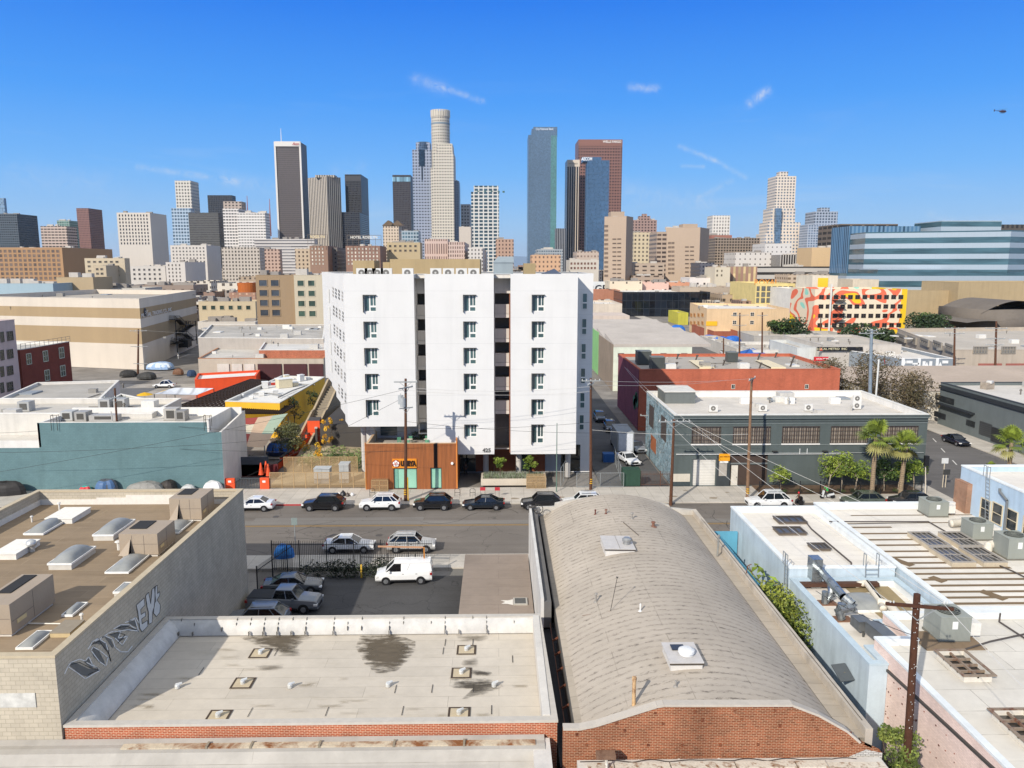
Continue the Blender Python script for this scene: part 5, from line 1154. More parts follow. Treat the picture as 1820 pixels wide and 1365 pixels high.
def tree(name,label,x,y,z,h,R,mats,seed,cl=14,lv=70,s=.16,trunk=.13,th=.45,group=None,bark_=None,lean=0.,flat=.75,cat='tree'):
 t=thing(name,label,cat,(x,y,z),group);rnd=random.Random(seed)
 m=MB();top=Vector((x+lean,y,z+h*th+.2*h));m.cyl((x,y,z),(x+lean*.5,y,z+h*th*.6),trunk,trunk*.8,8,False);m.cyl((x+lean*.5,y,z+h*th*.6),(x+lean,y,z+h*th),trunk*.8,trunk*.6,8,False)
 for i in range(5):
  a=rnd.uniform(0,6.28);m.cyl((x+lean,y,z+h*th*.9),(x+lean+R*.6*math.cos(a),y+R*.6*math.sin(a),z+h*rnd.uniform(.65,.9)),trunk*.45,trunk*.15,6,False)
 m.build('trunk',bark_ or bark,t)
 crown(x+lean,y,z+h*th*.85,R,h*(1-th*.85),cl,lv,s,seed,mats,'crown',t,flat);return t
def bush(name,label,x,y,z,w,d,h,mats,seed,n=500,s=.09,group=None,cat='bush'):
 rnd=random.Random(seed);m=MB()
 for i in range(max(3,int(w*d*2.5))):m.k=rnd.choice((0,1,2));leafball(m,(x+rnd.uniform(-.5,.5)*w*.8,y+rnd.uniform(-.5,.5)*d*.8,z+h*rnd.uniform(.35,.6)),min(h*.6,max(w,d)*.45),max(20,n//max(3,int(w*d*2.5))),s,.8,rnd.randint(0,10**6))
 return m.build(name,mats,label=label,cat=cat,group=group)
def palm(x,y,z,h,label,seed,R=2.3,n=30,group='fan palms',sl=0.):
 t=thing('fan_palm',label,'palm tree',(x,y,z),group);rnd=random.Random(seed)
 tm=NT('palm bark');s=tm.n('ShaderNodeSeparateXYZ');tm.l(tm.pos(),s.inputs[0]);f=tm.math('FRACT',tm.math('MULTIPLY',s.outputs[2],4.));nn=tm.noise(tm.pos(),7.,5)
 tm=tm.fin(tm.scale('#a08a6e',tm.math('MULTIPLY',tm.rng(f,0.,1.,.6,1.05),tm.rng(nn,.3,.7,.6,1.2))),.9,0.,nn,.6,.05)
 m=MB();k=10
 for i in range(k):a,b=i/k,(i+1)/k;m.cyl((x+sl*a*a,y,z+h*a),(x+sl*b*b,y,z+h*b),.26-.05*a+(.025 if i%2 else 0),.26-.05*b,12,False)
 m.build('trunk',tm,t)
 fm=[leafm((.20,.25,.035),.3),leafm((.13,.17,.03),.3),leafm((.26,.24,.08),.3)]
 top=Vector((x+sl,y,z+h));m=MB()
 for i in range(n):
  az_=rnd.uniform(0,6.283);e=math.radians(rnd.uniform(-45,80))if i>6 else math.radians(rnd.uniform(50,88))
  d=Vector((math.cos(az_)*math.cos(e),math.sin(az_)*math.cos(e),math.sin(e)));L=R*rnd.uniform(.42,.6);hub=top+d*L;hub.z-=.12*L*math.cos(e)
  m.k=1;m.beam(top,hub,.04);m.k=2 if e<-.35 else rnd.choice((0,0,1))
  side=d.cross(Vector((0,0,1)));side=side.normalized()if side.length>.05 else Vector((1,0,0));up=side.cross(d).normalized();fr=R*rnd.uniform(.42,.58)
  for j in range(15):
   a=(j/14-.5)*math.radians(230);dirv=d*math.cos(a)+side*math.sin(a);dirv.z-=.1*abs(math.sin(a));fl=fr*(1-.25*abs(a)/2.);tip=hub+dirv*fl+Vector((0,0,-.22*fl));mid=hub+dirv*fl*.55+up*.03
   wv=(dirv.cross(up)).normalized()*.075;m.face([hub,mid-wv,tip,mid+wv])
 m.build('fronds',fm,t);return t
def planter():
 a=XY(855,92.3,870);b=XY(971,92.3,860)
 t=thing('street_planter','long low cream concrete planter full of silvery grass before the white building','planter',((a+b)/2,93,.14))
 MB().box(a,92.0,.14,b,92.25,.95).box(a,92.25,.14,a+.25,95,.95).box(b-.25,92.25,.14,b,95,.95).build('planter_wall',concrete((.55,.48,.38),9.,.1,.0),t)
 MB().box(a+.25,92.25,.2,b-.25,95,.85).build('soil',plain('#5a4a38',.9),t)
 rnd=random.Random(3);m=MB()
 for i in range(900):
  x,y=rnd.uniform(a+.35,b-.35),rnd.uniform(92.4,94.9);h=rnd.uniform(.25,.6);q=rnd.uniform(0,6.28);dx,dy=.18*math.cos(q),.18*math.sin(q);m.k=rnd.choice((0,0,1))
  m.face([(x-.03,y,.83),(x+.03,y,.83),(x+dx,y+dy,.83+h)])
  m.face([(x,y-.03,.83),(x,y+.03,.83),(x+dx*.7,y-dy,.83+h*.9)])
 m.build('grass',[leafm((.26,.28,.20),.3),leafm((.12,.17,.07),.3)],t)
planter()
for px,py,h,R,sd,lb in((889,850,2.6,1.05,4,'small lime-green street tree left in the planter before the timber entrance'),(941,850,2.5,1.1,5,'small lime-green street tree right in the planter, beside the dark door')):
 x=XY(px,93.6,840);tree('young_tree',lb,x,93.6,.85,h,R,LIME,sd,10,60,.13,.05,.5,group='young trees in the street planter')
bush('hedge','dark hedge on the shaded terrace of the timber shop',-8.9,97.2,PZ-1.05,5.4,.9,1.1,DARK,8,900,.1,cat='hedge')
rnd=random.Random(5);m=MB()
for i in range(60):
 m.k=rnd.choice((0,0,1,2));x=rnd.uniform(-17.3,-7.9);leafball(m,(x,rnd.uniform(64.1,65.2),rnd.uniform(.2,1.15)),.55,60,.10,.8,i*7)
m.build('ivy_mound',[leafm((.018,.028,.014)),leafm((.03,.042,.018)),leafm((.012,.018,.01))],kind='stuff',label='dark ivy heaped along the foot of the black yard fence')  # leaf colours darkened to stand in for the block building's shadow
tealm=paint('#5f8583',.8,.10,.5,.12);whm=paint('#d6d2ca',.8,.1,.6,.12)
def teal_building():
 Y0=90.75;xr=XY(394,Y0,780);x1=XY(367.5,Y0,755);x0=XY(66,Y0,755);z1=ZY(200,751,Y0);z2=ZY(380,768,Y0);z3=ZY(30,783,Y0)
 br=G(436,742,z2);r=thing('teal_walled_building','long low building with a teal block wall and white roof behind a row of tents','building',(-50,100,0))
 tb=brickm('#627c7e','#597375',.4,.2,.012,.12,.08,.85,blot=.12)
 m=MB();m.face([(-110,Y0,0),(x0,Y0,0),(x0,Y0,z3-.9),(-110,Y0,z3-.9)]);m.face([(x0,Y0,0),(x1,Y0,0),(x1,Y0,z1),(x0,Y0,z1)]);m.face([(x1,Y0,0),(xr,Y0,0),(xr,Y0,z2),(x1,Y0,z2)]);m.build('teal_wall',tb,r)
 m=MB();m.face([(-110,Y0+.02,z3-.9),(x0,Y0+.02,z3-.9),(x0,Y0+.02,z3),(-110,Y0+.02,z3)]);m.face([(xr,Y0,0),(br.x,br.y,0),(br.x,br.y,z2+1.),(xr,Y0,z2)])
 m.face([(xr,Y0,z2),(br.x,br.y,z2+.9),(br.x-.3,br.y,z2+.9),(xr-.3,Y0,z2)]);m.build('white_wall',whm,r)
 zr=z1-.75;rw=roofm('#c6c0b5','#8f877b',1.8,12.,.02,'#9a9080',.35,.1)
 yb=G(200,729,z1).y
 m=MB();m.face([(x0-.02,Y0+.25,zr),(x1,Y0+.25,zr),(x1,yb,zr),(x0,yb,zr)]);m.face([(-110,Y0+.3,z3-.8),(x0,Y0+.3,z3-.8),(x0,yb,z3-.8),(-110,yb,z3-.8)]);m.face([(x1,Y0+.2,z2-.8),(xr-.3,Y0+.2,z2-.8),(br.x-.3,br.y,z2-.8),(x1,br.y,z2-.8)]);m.build('roof',rw,r)
 wpp=paint('#dedad2',.8,.08)
 m=MB();m.box(x0-.1,yb,z3-.9,x1+1.5,yb+.3,z1+.3);m.box(-110,yb,z3-.9,x0-.1,yb+.3,z3+1.0);m.box(x1-.02,Y0+.02,z2-.8,x1+.25,yb,z1+.35);m.box(x0,Y0+.0,z3-.8,x0+.25,yb,z1-.04);m.box(x0+.25,Y0+.01,z1-.3,x1-.02,Y0+.22,z1+.05);m.build('parapet',wpp,r)
 return z1,z2,zr,yb
TZ1,TZ2,TZR,TYB=teal_building()
MB().tube([G(430,800,7)]*1+[],.05).v
for px,py,w,h,D,lb,mt in((118,748,1.5,1.2,1.6,'silver swamp cooler at the left of the teal building roof','#b5b5b1'),(143,749,1.4,1.2,1.6,'grey slatted cooler second from the left on the teal building roof','#9d9a94'),(183,749,3.4,.8,1.3,'long low rounded housing in the middle of the teal building roof','#a9a6a0'),(303,747,1.6,1.5,1.4,'beige cooler box near the right of the teal building roof','#b3aea5'),(320,748,1.2,1.3,1.4,'dark-sided cooler box nearest the right end of the teal building roof','#8f8c87')):
 p=G(px,py,TZR+.05);t=thing('rooftop_air_unit',lb,'air conditioner',(p.x,p.y,TZR),'coolers on the teal building');m=MB();m.box(p.x-w/2,p.y,TZR+.1,p.x+w/2,p.y+D,TZR+h).build('cabinet',ribbed(mt,.12,.02),t)
 MB().box(p.x-w/2-.05,p.y-.05,TZR,p.x+w/2+.05,p.y+D+.05,TZR+.1).build('base',plain('#8f8b83',.7),t);MB().box(p.x-w*.3,p.y-.03,TZR+.3,p.x+w*.3,p.y,TZR+h*.85).build('grille',plain('#4a4742',.7),t)
for px,lb in((96,'black safety ladder frame at the left of the teal building roof'),(368,'black safety ladder frame at the right of the teal building roof')):
 p=G(px,752,TZ1);m=MB();
 for dx in(-.35,.35):m.tube([p+Vector((dx,0,-.9)),p+Vector((dx,0,.9)),p+Vector((dx,.5,.9)),p+Vector((dx,.5,-.5))],.03)
 m.tube([p+Vector((-.35,0,.9)),p+Vector((.35,0,.9))],.03);m.tube([p+Vector((-.35,0,.4)),p+Vector((.35,0,.4))],.03);m.build('ladder_frame',plain('#37342f',.5),label=lb,cat='ladder')
def boxroof(name,label,L,z,wm,rm,ph=.5,**k):return bldg(name,label,'building',gp(L,z),z,wm,rm,ph,.3,k.pop('cap',whm),-.1,**k)
boxroof('white_parapet_building','white-parapet flat roof directly behind the teal building',[(-60,735),(270,735),(322,708),(-60,708)],8.3,paint('#c9c4ba',.8),roofm('#bcb6ab','#8f877b',1.8,12.,.02,'#9a9080',.35,.1),.7)
for px,py,lb in((42,732,'silver cooler on the flat roof behind the teal building, far left'),(185,728,'round-topped silver cooler on the flat roof behind the teal building'),(212,727,'grey cooler right of the round-topped one')):
 p=G(px,py,7.6);t=thing('rooftop_air_unit',lb,'air conditioner',p);MB().cbox((p.x,p.y+.7,8.3),(1.5,1.4,1.3)).build('cabinet',ribbed('#a9a8a4',.12,.02),t);MB().cbox((p.x,p.y-.03,8.3),(.9,.06,.8)).build('grille',plain('#55524d',.7),t)
boxroof('long_grey_roof_building','low building with long grey roof and white side wall left of the courtyard',[(-40,726),(160,726),(212,676),(66,680)],6.,paint('#cfcac1',.8),roofm('#a8a39a','#7f776b',2.,12.,.02,'#857d70',.35,.15),.4)
b=boxroof('dark_green_low_building','low dark-windowed building at the left edge of the courtyard',[(160,728),(228,728),(255,708),(215,700)],5.5,paint('#a9aaa2',.8),farroof,.3)
bk=brickm('#7d4438','#6d3d33',.25,.08,.01,.15,.3,.9)
pts=[tuple(AX(125,725,-80)[:2])]*0
P0=G(129,728,0);h=10.6
A_=G(130,726,0);B_=G(415,655,0)
b=BB();q=[(A_.x-12,A_.y-2),(A_.x,A_.y),(-68.9,200),(-95,204)]
A_=Vector(G(129,727,0)[:2]);B_=Vector(AY(413,600,180)[:2])
hit=lambda px,Y:tuple(AY(px,600,Y)[:2])
cA=hit(40,149);cB=hit(122,162)
def quadb(name,label,c0,c1,D,ytop,xref,Yref,wm,rm,**k):
 """footprint from two wall corners (left, right as seen) and a depth away from the camera"""
 c0=Vector(c0);c1=Vector(c1);d=(c1-c0).normalized();n=Vector((-d.y,d.x));pts=[tuple(c0),tuple(c1),tuple(c1+n*D),tuple(c0+n*D)];return pb(name,label,pts,ytop,xref,Yref,wm,rm,**k)
b=quadb('red_brick_building','dark red brick building with green windows and railed roof at the left',hit(33,150),hit(122.5,166),30,607,122,166,bk,roofm('#b3aea5',None,1,1,0,'#8a8379',.3),ph=.6,cap=paint('#c9c4ba',.8),inner=whm)
gw=glass('#2a3a33',.15);gf=plain('#b9c1ae',.6)
for px,py in((51,638),(80.5,633),(109,627),(83.5,667),(111.5,659)):
 wgrid(b,0,px,py,px,py,1,1,9,20,gf,gw,2,2)
m=MB();A=b.pts[0];B=b.pts[1];
for i in range(12):t_=i/11;x,y=A[0]+(B[0]-A[0])*t_,A[1]+(B[1]-A[1])*t_;m.box(x-.03,y+.3,b.h,x+.03,y+.36,b.h+1.1)
m.beam((A[0],A[1]+.33,b.h+1.1),(B[0],B[1]+.33,b.h+1.1),.06);m.beam((A[0],A[1]+.33,b.h+.6),(B[0],B[1]+.33,b.h+.6),.04)
m.build('roof_railing',plain('#6d6a63',.6),b.r)
b=quadb('pale_loft_building','pinkish grey loft building with dark multi-pane windows, cut off at the left edge',hit(-60,132),hit(28.5,146),26,568,28,146,paint('#b9a9a4',.8,.1),farroof)
for yy in(597,629,658.5,687):
 wgrid(b,0,17.5,yy,17.5,yy,1,1,11,17,plain('#57504b',.6),gw,3,3)
 wgrid(b,0,3.5,yy+2,3.5,yy+2,1,1,7,19,plain('#57504b',.6),gw,2,3)
def striped():
 Y0=200.;Cn=hit(252,Y0);Lf=hit(-60,Y0+16);R=planhit(350,Cn,(math.sin(math.radians(4)),math.cos(math.radians(4))))
 R=hit(353,262);pts=[Lf,Cn,R,(Lf[0]+8,R[1]+10)]
 ht=ZY(252,531,Y0)
 t=NT('striped wall');s=t.n('ShaderNodeSeparateXYZ');t.l(t.pos(),s.inputs[0]);zz=[ZY(252,y,Y0)for y in(531,548,566.5,583,612)]
 def band(a,b):return t.math('MULTIPLY',t.math('LESS_THAN',s.outputs[2],a),t.math('GREATER_THAN',s.outputs[2],b))
 mk=t.math('ADD',band(zz[1],zz[2]),band(zz[3],zz[4]));n=t.noise(t.pos((1,1,.1)),.3,6);n2=t.noise(t.pos(),.1,5)
 c=t.mix(mk,'#cbbfae','#a18a68');c=t.scale(c,t.math('MULTIPLY',t.rng(n,.35,.7,1.03,.92),t.rng(n2,.3,.7,.94,1.04)))
 wm=t.fin(c,.85)
 b=pb('striped_warehouse','huge windowless beige warehouse with tan stripes and a black fire stair',pts,531,252,Y0,wm,roofm('#a79e90',None,1,1,0,'#6f675b',.4),ph=1.4,pt=.4,cap=paint('#c9c0b2',.8));b.zz=zz
 A,B=b.pts[1],b.pts[2]
 def at(px,py):u,z=wallhit(px,py,A,B);d=Vector((B[0]-A[0],B[1]-A[1])).normalized();return Vector((A[0]+d.x*u+d.y*.15,A[1]+d.y*u-d.x*.15,z)),math.atan2(d.y,d.x)
 p,rz=at(279,555.5);lettering('wall_lettering','MUTUAL TRADING CO., INC',p,1.5,plain('#d8d4ce',.7),b.r,rz=rz,ext=.03,wscale=1.55)
 p,rz=at(257,555);m=MB();m.cyl(p,p+Vector((math.sin(rz)*.06,-math.cos(rz)*.06,0)),1.1,1.1,20);m.build('round_emblem',plain('#3a3c42',.6),b.r)
 p,rz=at(257,555);m=MB();m.beam(p+Vector((-.1,-.12,-.5)),p+Vector((.5,.3,.2)),.2,.1).beam(p+Vector((-.1,-.12,.1)),p+Vector((.6,.4,.5)),.2,.1);m.build('emblem_mark',plain('#d8d4ce',.7),b.r)
 t=thing('fire_stair','black zigzag steel fire stair on the shaded side of the striped warehouse','fire escape',(at(320,620)[0].x,at(320,620)[0].y,0));mt=plain('#1f1e1d',.6);m=MB()
 pz=[((299,568),(309,568)),((309,568),(318,577)),((318,577),(337,577)),((337,577),(312,594)),((310,594),(322,594)),((322,594),(334,604)),((301,612),(339,604)),((303,607),(330,612))]
 n=Vector((math.sin(rz),-math.cos(rz),0))
 for(a,b_)in pz:
  p0,_=at(*a);p1,_=at(*b_)
  for o in(.2,1.5):
   m.beam(p0+n*o,p1+n*o,.22);m.beam(p0+n*o+Vector((0,0,1.1)),p1+n*o+Vector((0,0,1.1)),.1)
   for k in range(6):c=p0.lerp(p1,k/5)+n*o;m.beam(c,c+Vector((0,0,1.1)),.07)
  m.face([p0+n*.2,p1+n*.2,p1+n*1.5,p0+n*1.5])
 m.build('stair_flights',mt,t)
 for px in(301,320,338):p0,_=at(px,570);MB().beam(Vector((p0.x,p0.y,ZY(px,625,Y0+30)))+n*1.5,p0+n*1.5,.2).build('post',mt,t)
 p0,_=at(320,610);MB().cbox(p0+n*1.4,(5,2.6,2.2),rz).build('landing_box',mt,t)
 return b
sb=striped()
for px,py,lb in((120,523,''),):pass
court=concrete((.34,.31,.27),2.5,.2)
MB().face([(XY(-20,92,850),106,.02),(-27,106,.02),(-27,175,.02),(-90,175,.02)][::1]).build('court_floor',court,kind='structure')
org=paint('#e2542a',.7,.06);yel=paint('#e0ad2e',.7,.07,.6,.08);wr2=roofm('#d5d2cb',None,1,1,0,'#8f8a80',.35,.1)
b=bldg('yellow_market_building','bright yellow flat-roofed building with a white roof full of vents','building',gp([(400,713),(497,716),(577,670),(500,668)],5.6),5.6,yel,wr2,.5,.35,paint('#cfccc4',.8),-.1,inner=paint('#c9c6be',.8))
zy=5.15
for i,(px,py,s,lb)in enumerate(((430,706,.5,'small white cube vent front left on the yellow building roof'),(447,709,.45,'low white vent beside the front left one on the yellow building'),(465,703,.7,'boxy white vent in the front half of the yellow building roof'),(471,690,.8,'upright grey flue on the yellow building roof'),(486,684,.6,'small red-fronted box on the yellow building roof'),(489,700,.7,'white vent right of the boxy one on the yellow building roof'),(505,688,1.9,'largest cream unit on the yellow building roof'),(509,676,.7,'thin flue behind the largest cream unit'),(524,686,.8,'grey unit right of the largest cream one'),(535,677,.8,'tall dark-sided unit near the far end of the yellow building'),(548,675,.5,'small far right vent on the yellow building roof'))):
 p=G(px,py,zy);col='#b03a2a' if 'red' in lb else('#cfc3a5' if 'cream' in lb else '#c9c8c4');t=thing('roof_vent_box',lb,'roof vent',p,'vents on the yellow building')
 m=MB();hh=s*(1.4 if 'flue' in lb or 'tall' in lb else.8);m.cbox((p.x,p.y,zy+hh/2),(s*1.3,s,hh),.1*i).build('casing',plain(col,.6),t);MB().cbox((p.x,p.y,zy+hh+.06),(s*1.4,s*1.1,.1),.1*i).build('cap',plain('#e0dfda',.5),t)
for L,lb in(([(450,700),(478,699),(500,702)],'grey pipe in the front half of the yellow building roof'),([(495,706),(520,694),(560,680)],'grey pipe along the right side of the yellow building roof'),([(520,682),(560,684)],'short pipe across the far half of the yellow building roof')):
 MB().tube([G(a,c,zy+.25)for a,c in L],.12,6).build('roof_pipe',plain('#8f8d88',.6),label=lb,cat='pipe')
t=thing('pergola','dark brown slatted pergola running beside the yellow building','pergola',G(440,720,4));mt=plain('#2b1d15',.8)
A0,A1=G(372,727,4.6),G(420,727,4.6);B0,B1=G(505,672,4.6),G(545,672,4.6);A0=G(366,735,4.6)
m=MB()
for i in range(12):q=i/11;m.beam(G(300,728,4.6).lerp(G(398,728,4.6),q),G(446,674,4.6).lerp(G(474,676,4.6),q),.13,.25)
for i in range(22):q=i/21;a=G(300,728,4.75).lerp(G(446,674,4.75),q);c=G(398,728,4.75).lerp(G(474,676,4.75),q);m.beam(a,c,.1,.16)
m.build('beams',mt,t)
for px,py in((305,727),(350,727),(396,727),(420,690),(446,676),(472,677)):a=G(px,py,4.5);MB().cyl((a.x,a.y,0),(a.x,a.y,4.5),.1,.1,6).build('post',mt,t)
t=thing('front_pergola','dark brown slatted awning frame in front of the yellow wall','pergola',G(450,735,4));m=MB()
for i in range(24):a=G(405+i*4.2,735,4.2);m.beam(a,a+Vector((.8,4,.5)),.14,.22)
m.beam(G(402,735,4.05),G(500,735,4.05),.15).beam(G(406,727,4.4),G(496,727,4.4),.15);m.build('beams',mt,t)
cvs=[paint('#9c4338',.85,.06),paint('#c3a78b',.85,.06),paint('#9fae97',.85,.06),paint('#cdc2a8',.85,.06)]
t=thing('fabric_canopy','checked canopy of red, tan and sage fabric panels in front of the yellow building','canopy',G(470,760,3.8))
L0,L1=G(404,744,4.5),G(512,740,4.2);M0,M1=G(404,790,3.6),G(470,792,3.2)
cols=[[0,0,1,2],[3,3,1,2],[0,0,1,1]]
for j in range(3):
 for i in range(4):
  def fn(u,v):
   U=(i+u)/4;V=(j+v)/3;p=L0.lerp(L1,U).lerp(M0.lerp(M1,U),V);p.z+=.5*math.sin(V*2.4+U*1.2)-.25*math.sin(math.pi*U);return tuple(p)
  MB().grid(fn,4,4).build('fabric_panel',cvs[cols[j][i]],t,smooth=True)
for p in(L1,M1,L0,M0):MB().cyl((p.x,p.y,0),(p.x,p.y,p.z),.07,.07,6).build('post',plain('#7c7a76',.6),t)
t=thing('shade_sail','grey and white shade sail stretched over the market court','canopy',G(320,698,4));a,b_,c,d=G(274,700,4.4),G(350,702,4.),G(380,690,4.6),G(310,689,4.8)
MB().grid(lambda u,v:tuple(a.lerp(b_,u).lerp(d.lerp(c,u),v)+Vector((0,0,-.6*math.sin(math.pi*u)*math.sin(math.pi*v)))),8,4).build('fabric',ribbed('#c9ccd0',2.2,.01,dark=.6),t,smooth=True)
for p in(a,b_,c,d):MB().cyl((p.x,p.y,0),(p.x,p.y,p.z),.08,.08,6).build('post',plain('#55524d',.6),t)
def tent(name,label,px,py,w,d,h,col,col2=None,z=.14,group=None,sides=6,cat='tent',seed=0):
 """sagging fabric over hoops"""
 h*=.78;w*=.9;p=G(px,py,z);rnd=random.Random(px*7+py);t=thing(name,label,cat,p,group);n=14
 def fn(u,v):
  a=2*math.pi*u;r_=math.cos(v*math.pi/2)**.6;k=1+.12*math.sin(a*3+px)+.06*math.sin(a*7);return(p.x+w/2*math.cos(a)*r_*k,p.y+d/2*math.sin(a)*r_*k,z+h*math.sin(v*math.pi/2)**.9*(1+.05*math.sin(a*2+px)))
 m=MB();m.grid(fn,n,5);m.build('fabric',paint(col,.6,.2,2.),t)
 if col2:
  m=MB();m.grid(lambda u,v:tuple(Vector(fn(.55+.4*u,.15+.6*v))+Vector((0,-.03,.03))),6,4);m.build('second_sheet',paint(col2,.5,.15,2.),t)
 return t
def gazebo(label,px,py,z,w,h,col,cat='canopy',name='canopy_tent',grp=None):
 p=G(px,py,z);t=thing(name,label,cat,(p.x,p.y,0),grp);m=MB();c=(p.x,p.y,z+h);k=w/2;q=[(p.x-k,p.y-k,z),(p.x+k,p.y-k,z),(p.x+k,p.y+k,z),(p.x-k,p.y+k,z)]
 for i in range(4):m.face([q[i],q[(i+1)%4],c]);m.face([(q[i][0],q[i][1],z-.25),(q[(i+1)%4][0],q[(i+1)%4][1],z-.25),q[(i+1)%4],q[i]])
 m.build('fabric',paint(col,.7,.08),t)
 for i in range(4):MB().cyl((q[i][0],q[i][1],0),(q[i][0],q[i][1],z),.04,.04,6).build('leg',plain('#c9c8c4',.5),t)
gazebo('pale sage square tent top at the left of the market court',223,722,2.8,4.5,1.3,'#a9b0a2')
for px,py,lb in((257,698,'yellow umbrella nearest the sage tent'),(295,694,'yellow umbrella by the grey shade sail')):
 p=G(px,py,2.6);t=thing('patio_umbrella',lb,'umbrella',(p.x,p.y,0),'yellow umbrellas in the market');m=MB();m.lathe((p.x,p.y,2.2),[(1.5,0),(.75,.3),(0,.5)],8).build('canopy',paint('#d8a81c',.7),t);MB().cyl((p.x,p.y,0),(p.x,p.y,2.6),.03,.03,6).build('pole',plain('#77736b',.5),t)
tent('tarp_shelter','blue and white tarp heap beside the white car in the market court',287,655,8,5,2.2,'#8fa9c8','#c3cdd6')
for i,(px,py,c1,s,lb)in enumerate(((228,668,'#2f2e2c',4.5,'black covered heap at the left of the far lot'),(262,672,'#3a3936',5,'dark covered heap beside the blue tarp'),(318,665,'#6b4a33',3,'brown heap right of the white car'),(340,668,'#2c3f5c',2.6,'small navy tarp heap before the orange building'))):tent('covered_heap',lb,px,py,s,s*.7,1.8,c1)
tent('tarp_shelter','navy and bright blue tarp over a shelter beside the olive tree',497,806,4.6,3.,2.3,'#1f2d4a','#2f6ac2')
for px,py,w,d,h,c1,c2,lb in((153,874,1.6,1.2,.9,'#3fb2a4','#c93a3f','small teal and red beach umbrella tent before the teal wall'),(190,874,2.8,1.8,2.0,'#565b60','#4d6a8f','grey and blue sagging tent left of the brown pole'),(262,878,5.2,2.4,1.9,'#8a8780',None,'largest grey dome tent before the teal wall'),(300,874,2.4,1.8,1.8,'#3a3530',None,'dark brown tent under the pole shadow'),(336,875,2.,1.6,1.2,'#b9b9b5',None,'low pale grey tent'),(380,875,2.6,1.8,1.8,'#c9c8c4','#dcdbd6','white tent nearest the orange gate')):
 tent('pavement_tent',lb,px,py,w,d,h,c1,c2,group='tents along the teal wall')
p=G(20,880,.14);m=MB();
tent('covered_heap','dark junk heap on the pavement at the far left',14,878,4.4,2.,2.0,'#2f2c2a',None)
tent('pavement_tent','bright blue tent squeezed behind the black yard fence',505,989,2.,1.5,1.5,'#2f79c4','#4a96de')
b=bldg('orange_market_building','low bright orange building with a white roof behind the pergola','building',gp([(346,675),(455,668),(462,658),(352,664)],4.),4.,org,wr2,.4,.3,None,-.1)
t=thing('orange_curved_wall','curved orange garden wall with dark coping sweeping up to the stairs','wall',G(520,800,0));pts=[(487,838,3.0),(505,815,3.0),(530,788,3.0),(548,768,3.1),(556,752,3.4),(574,745,4.0)]
P=[G(x,y,0)for x,y,_ in pts];m=MB();mc=MB()
P=[G(480,846,0),G(500,829,0),G(522,812,0),G(545,800,0),G(562,790,0),G(585,788,0)]
for i,(a,c)in enumerate(zip(P,P[1:])):
 h=(.9,1.2,1.7,2.3,2.8)[i];m.beam(a+Vector((0,0,h/2)),c+Vector((0,0,h/2)),.3,h);mc.beam(a+Vector((0,0,h+.06)),c+Vector((0,0,h+.06)),.42,.12)
m.build('wall_face',org,t);mc.build('coping',plain('#3f3a37',.7),t)
bldg('orange_kiosk','orange kiosk with a dark roof behind the olive tree','building',gp([(546,748),(568,748),(571,741),(551,741)],4.2),4.2,org,plain('#4a4440',.8),.0,.2,None,-.1)
t=thing('curved_grey_wall','dark curved retaining wall with a pale edge in the garden','wall',G(575,790,0));m=MB();Q=[G(563,800,0),G(565,780,0),G(575,768,0),G(590,762,0)]
for a,c in zip(Q,Q[1:]):m.beam(a+Vector((0,0,1.6)),c+Vector((0,0,1.6)),.3,3.2)
m.build('wall_face',paint('#57514c',.8),t);m=MB()
for a,c in zip(Q,Q[1:]):m.beam(a+Vector((0,0,3.25)),c+Vector((0,0,3.25)),.4,.12)
m.build('coping',plain('#b9b5ae',.7),t)
def stair():
 t=thing('outdoor_stair','beige concrete stair with solid sides climbing to the white apartment building','stairs',G(560,760,0));cm=paint('#a8977c',.85,.1)
 a,b_=Vector((-28.3,109,0)),Vector((-26.8,126,7.2));w=1.7;n=26;m=MB()
 for i in range(n):
  c0=a.lerp(b_,i/n);c1=a.lerp(b_,(i+1)/n);m.box(c0.x-w/2,c0.y,c0.z-.6,c0.x+w/2,c1.y,c1.z)
 m.build('steps',paint('#8f8472',.85),t)
 for s_ in(-1,1):
  m=MB();o=Vector((s_*(w/2+.15),0,0));mid=a.lerp(b_,.5)
  q=[a,mid,mid+Vector((0,1.2,0)),b_,b_+Vector((0,2,0))]
  for c0,c1 in zip(q,q[1:]):
   m.face([c0+o+Vector((-.15,0,1.1)),c1+o+Vector((-.15,0,1.1)),c1+o+Vector((.15,0,1.1)),c0+o+Vector((.15,0,1.1))])
   for e in(-.15,.15):m.face([Vector((c0.x+o.x+e,c0.y,0 if s_>0 else max(0,c0.z-1.5))),Vector((c1.x+o.x+e,c1.y,0 if s_>0 else max(0,c1.z-1.5))),Vector((c1.x+o.x+e,c1.y,c1.z+1.1)),Vector((c0.x+o.x+e,c0.y,c0.z+1.1))])
  m.face([a+o+Vector((-.15,0,-0)),a+o+Vector((.15,0,0)),a+o+Vector((.15,0,1.1)),a+o+Vector((-.15,0,1.1))]);m.build('side_wall',cm,t)
stair()
MB().box(-25.2,108,0,-16,125,4.5,'').build('podium_block',paint('#4b4743',.85),label='dark shaded block between the garden stair and the white building',cat='wall block')  # dark paint carries the shade below the stepped white wall
MB().face([(-27.5,97.5,.1),(-16.2,97.5,.1),(-16.2,108,1.0),(-27.5,108,1.6)]).face([(-28,92.6,.1),(-16.2,92.6,.1),(-16.2,97.5,.12),(-28,97.5,.12)]).build('garden_slope',concrete((.38,.31,.2),8.,.3,.0),kind='structure')
m=MB();rnd=random.Random(12)
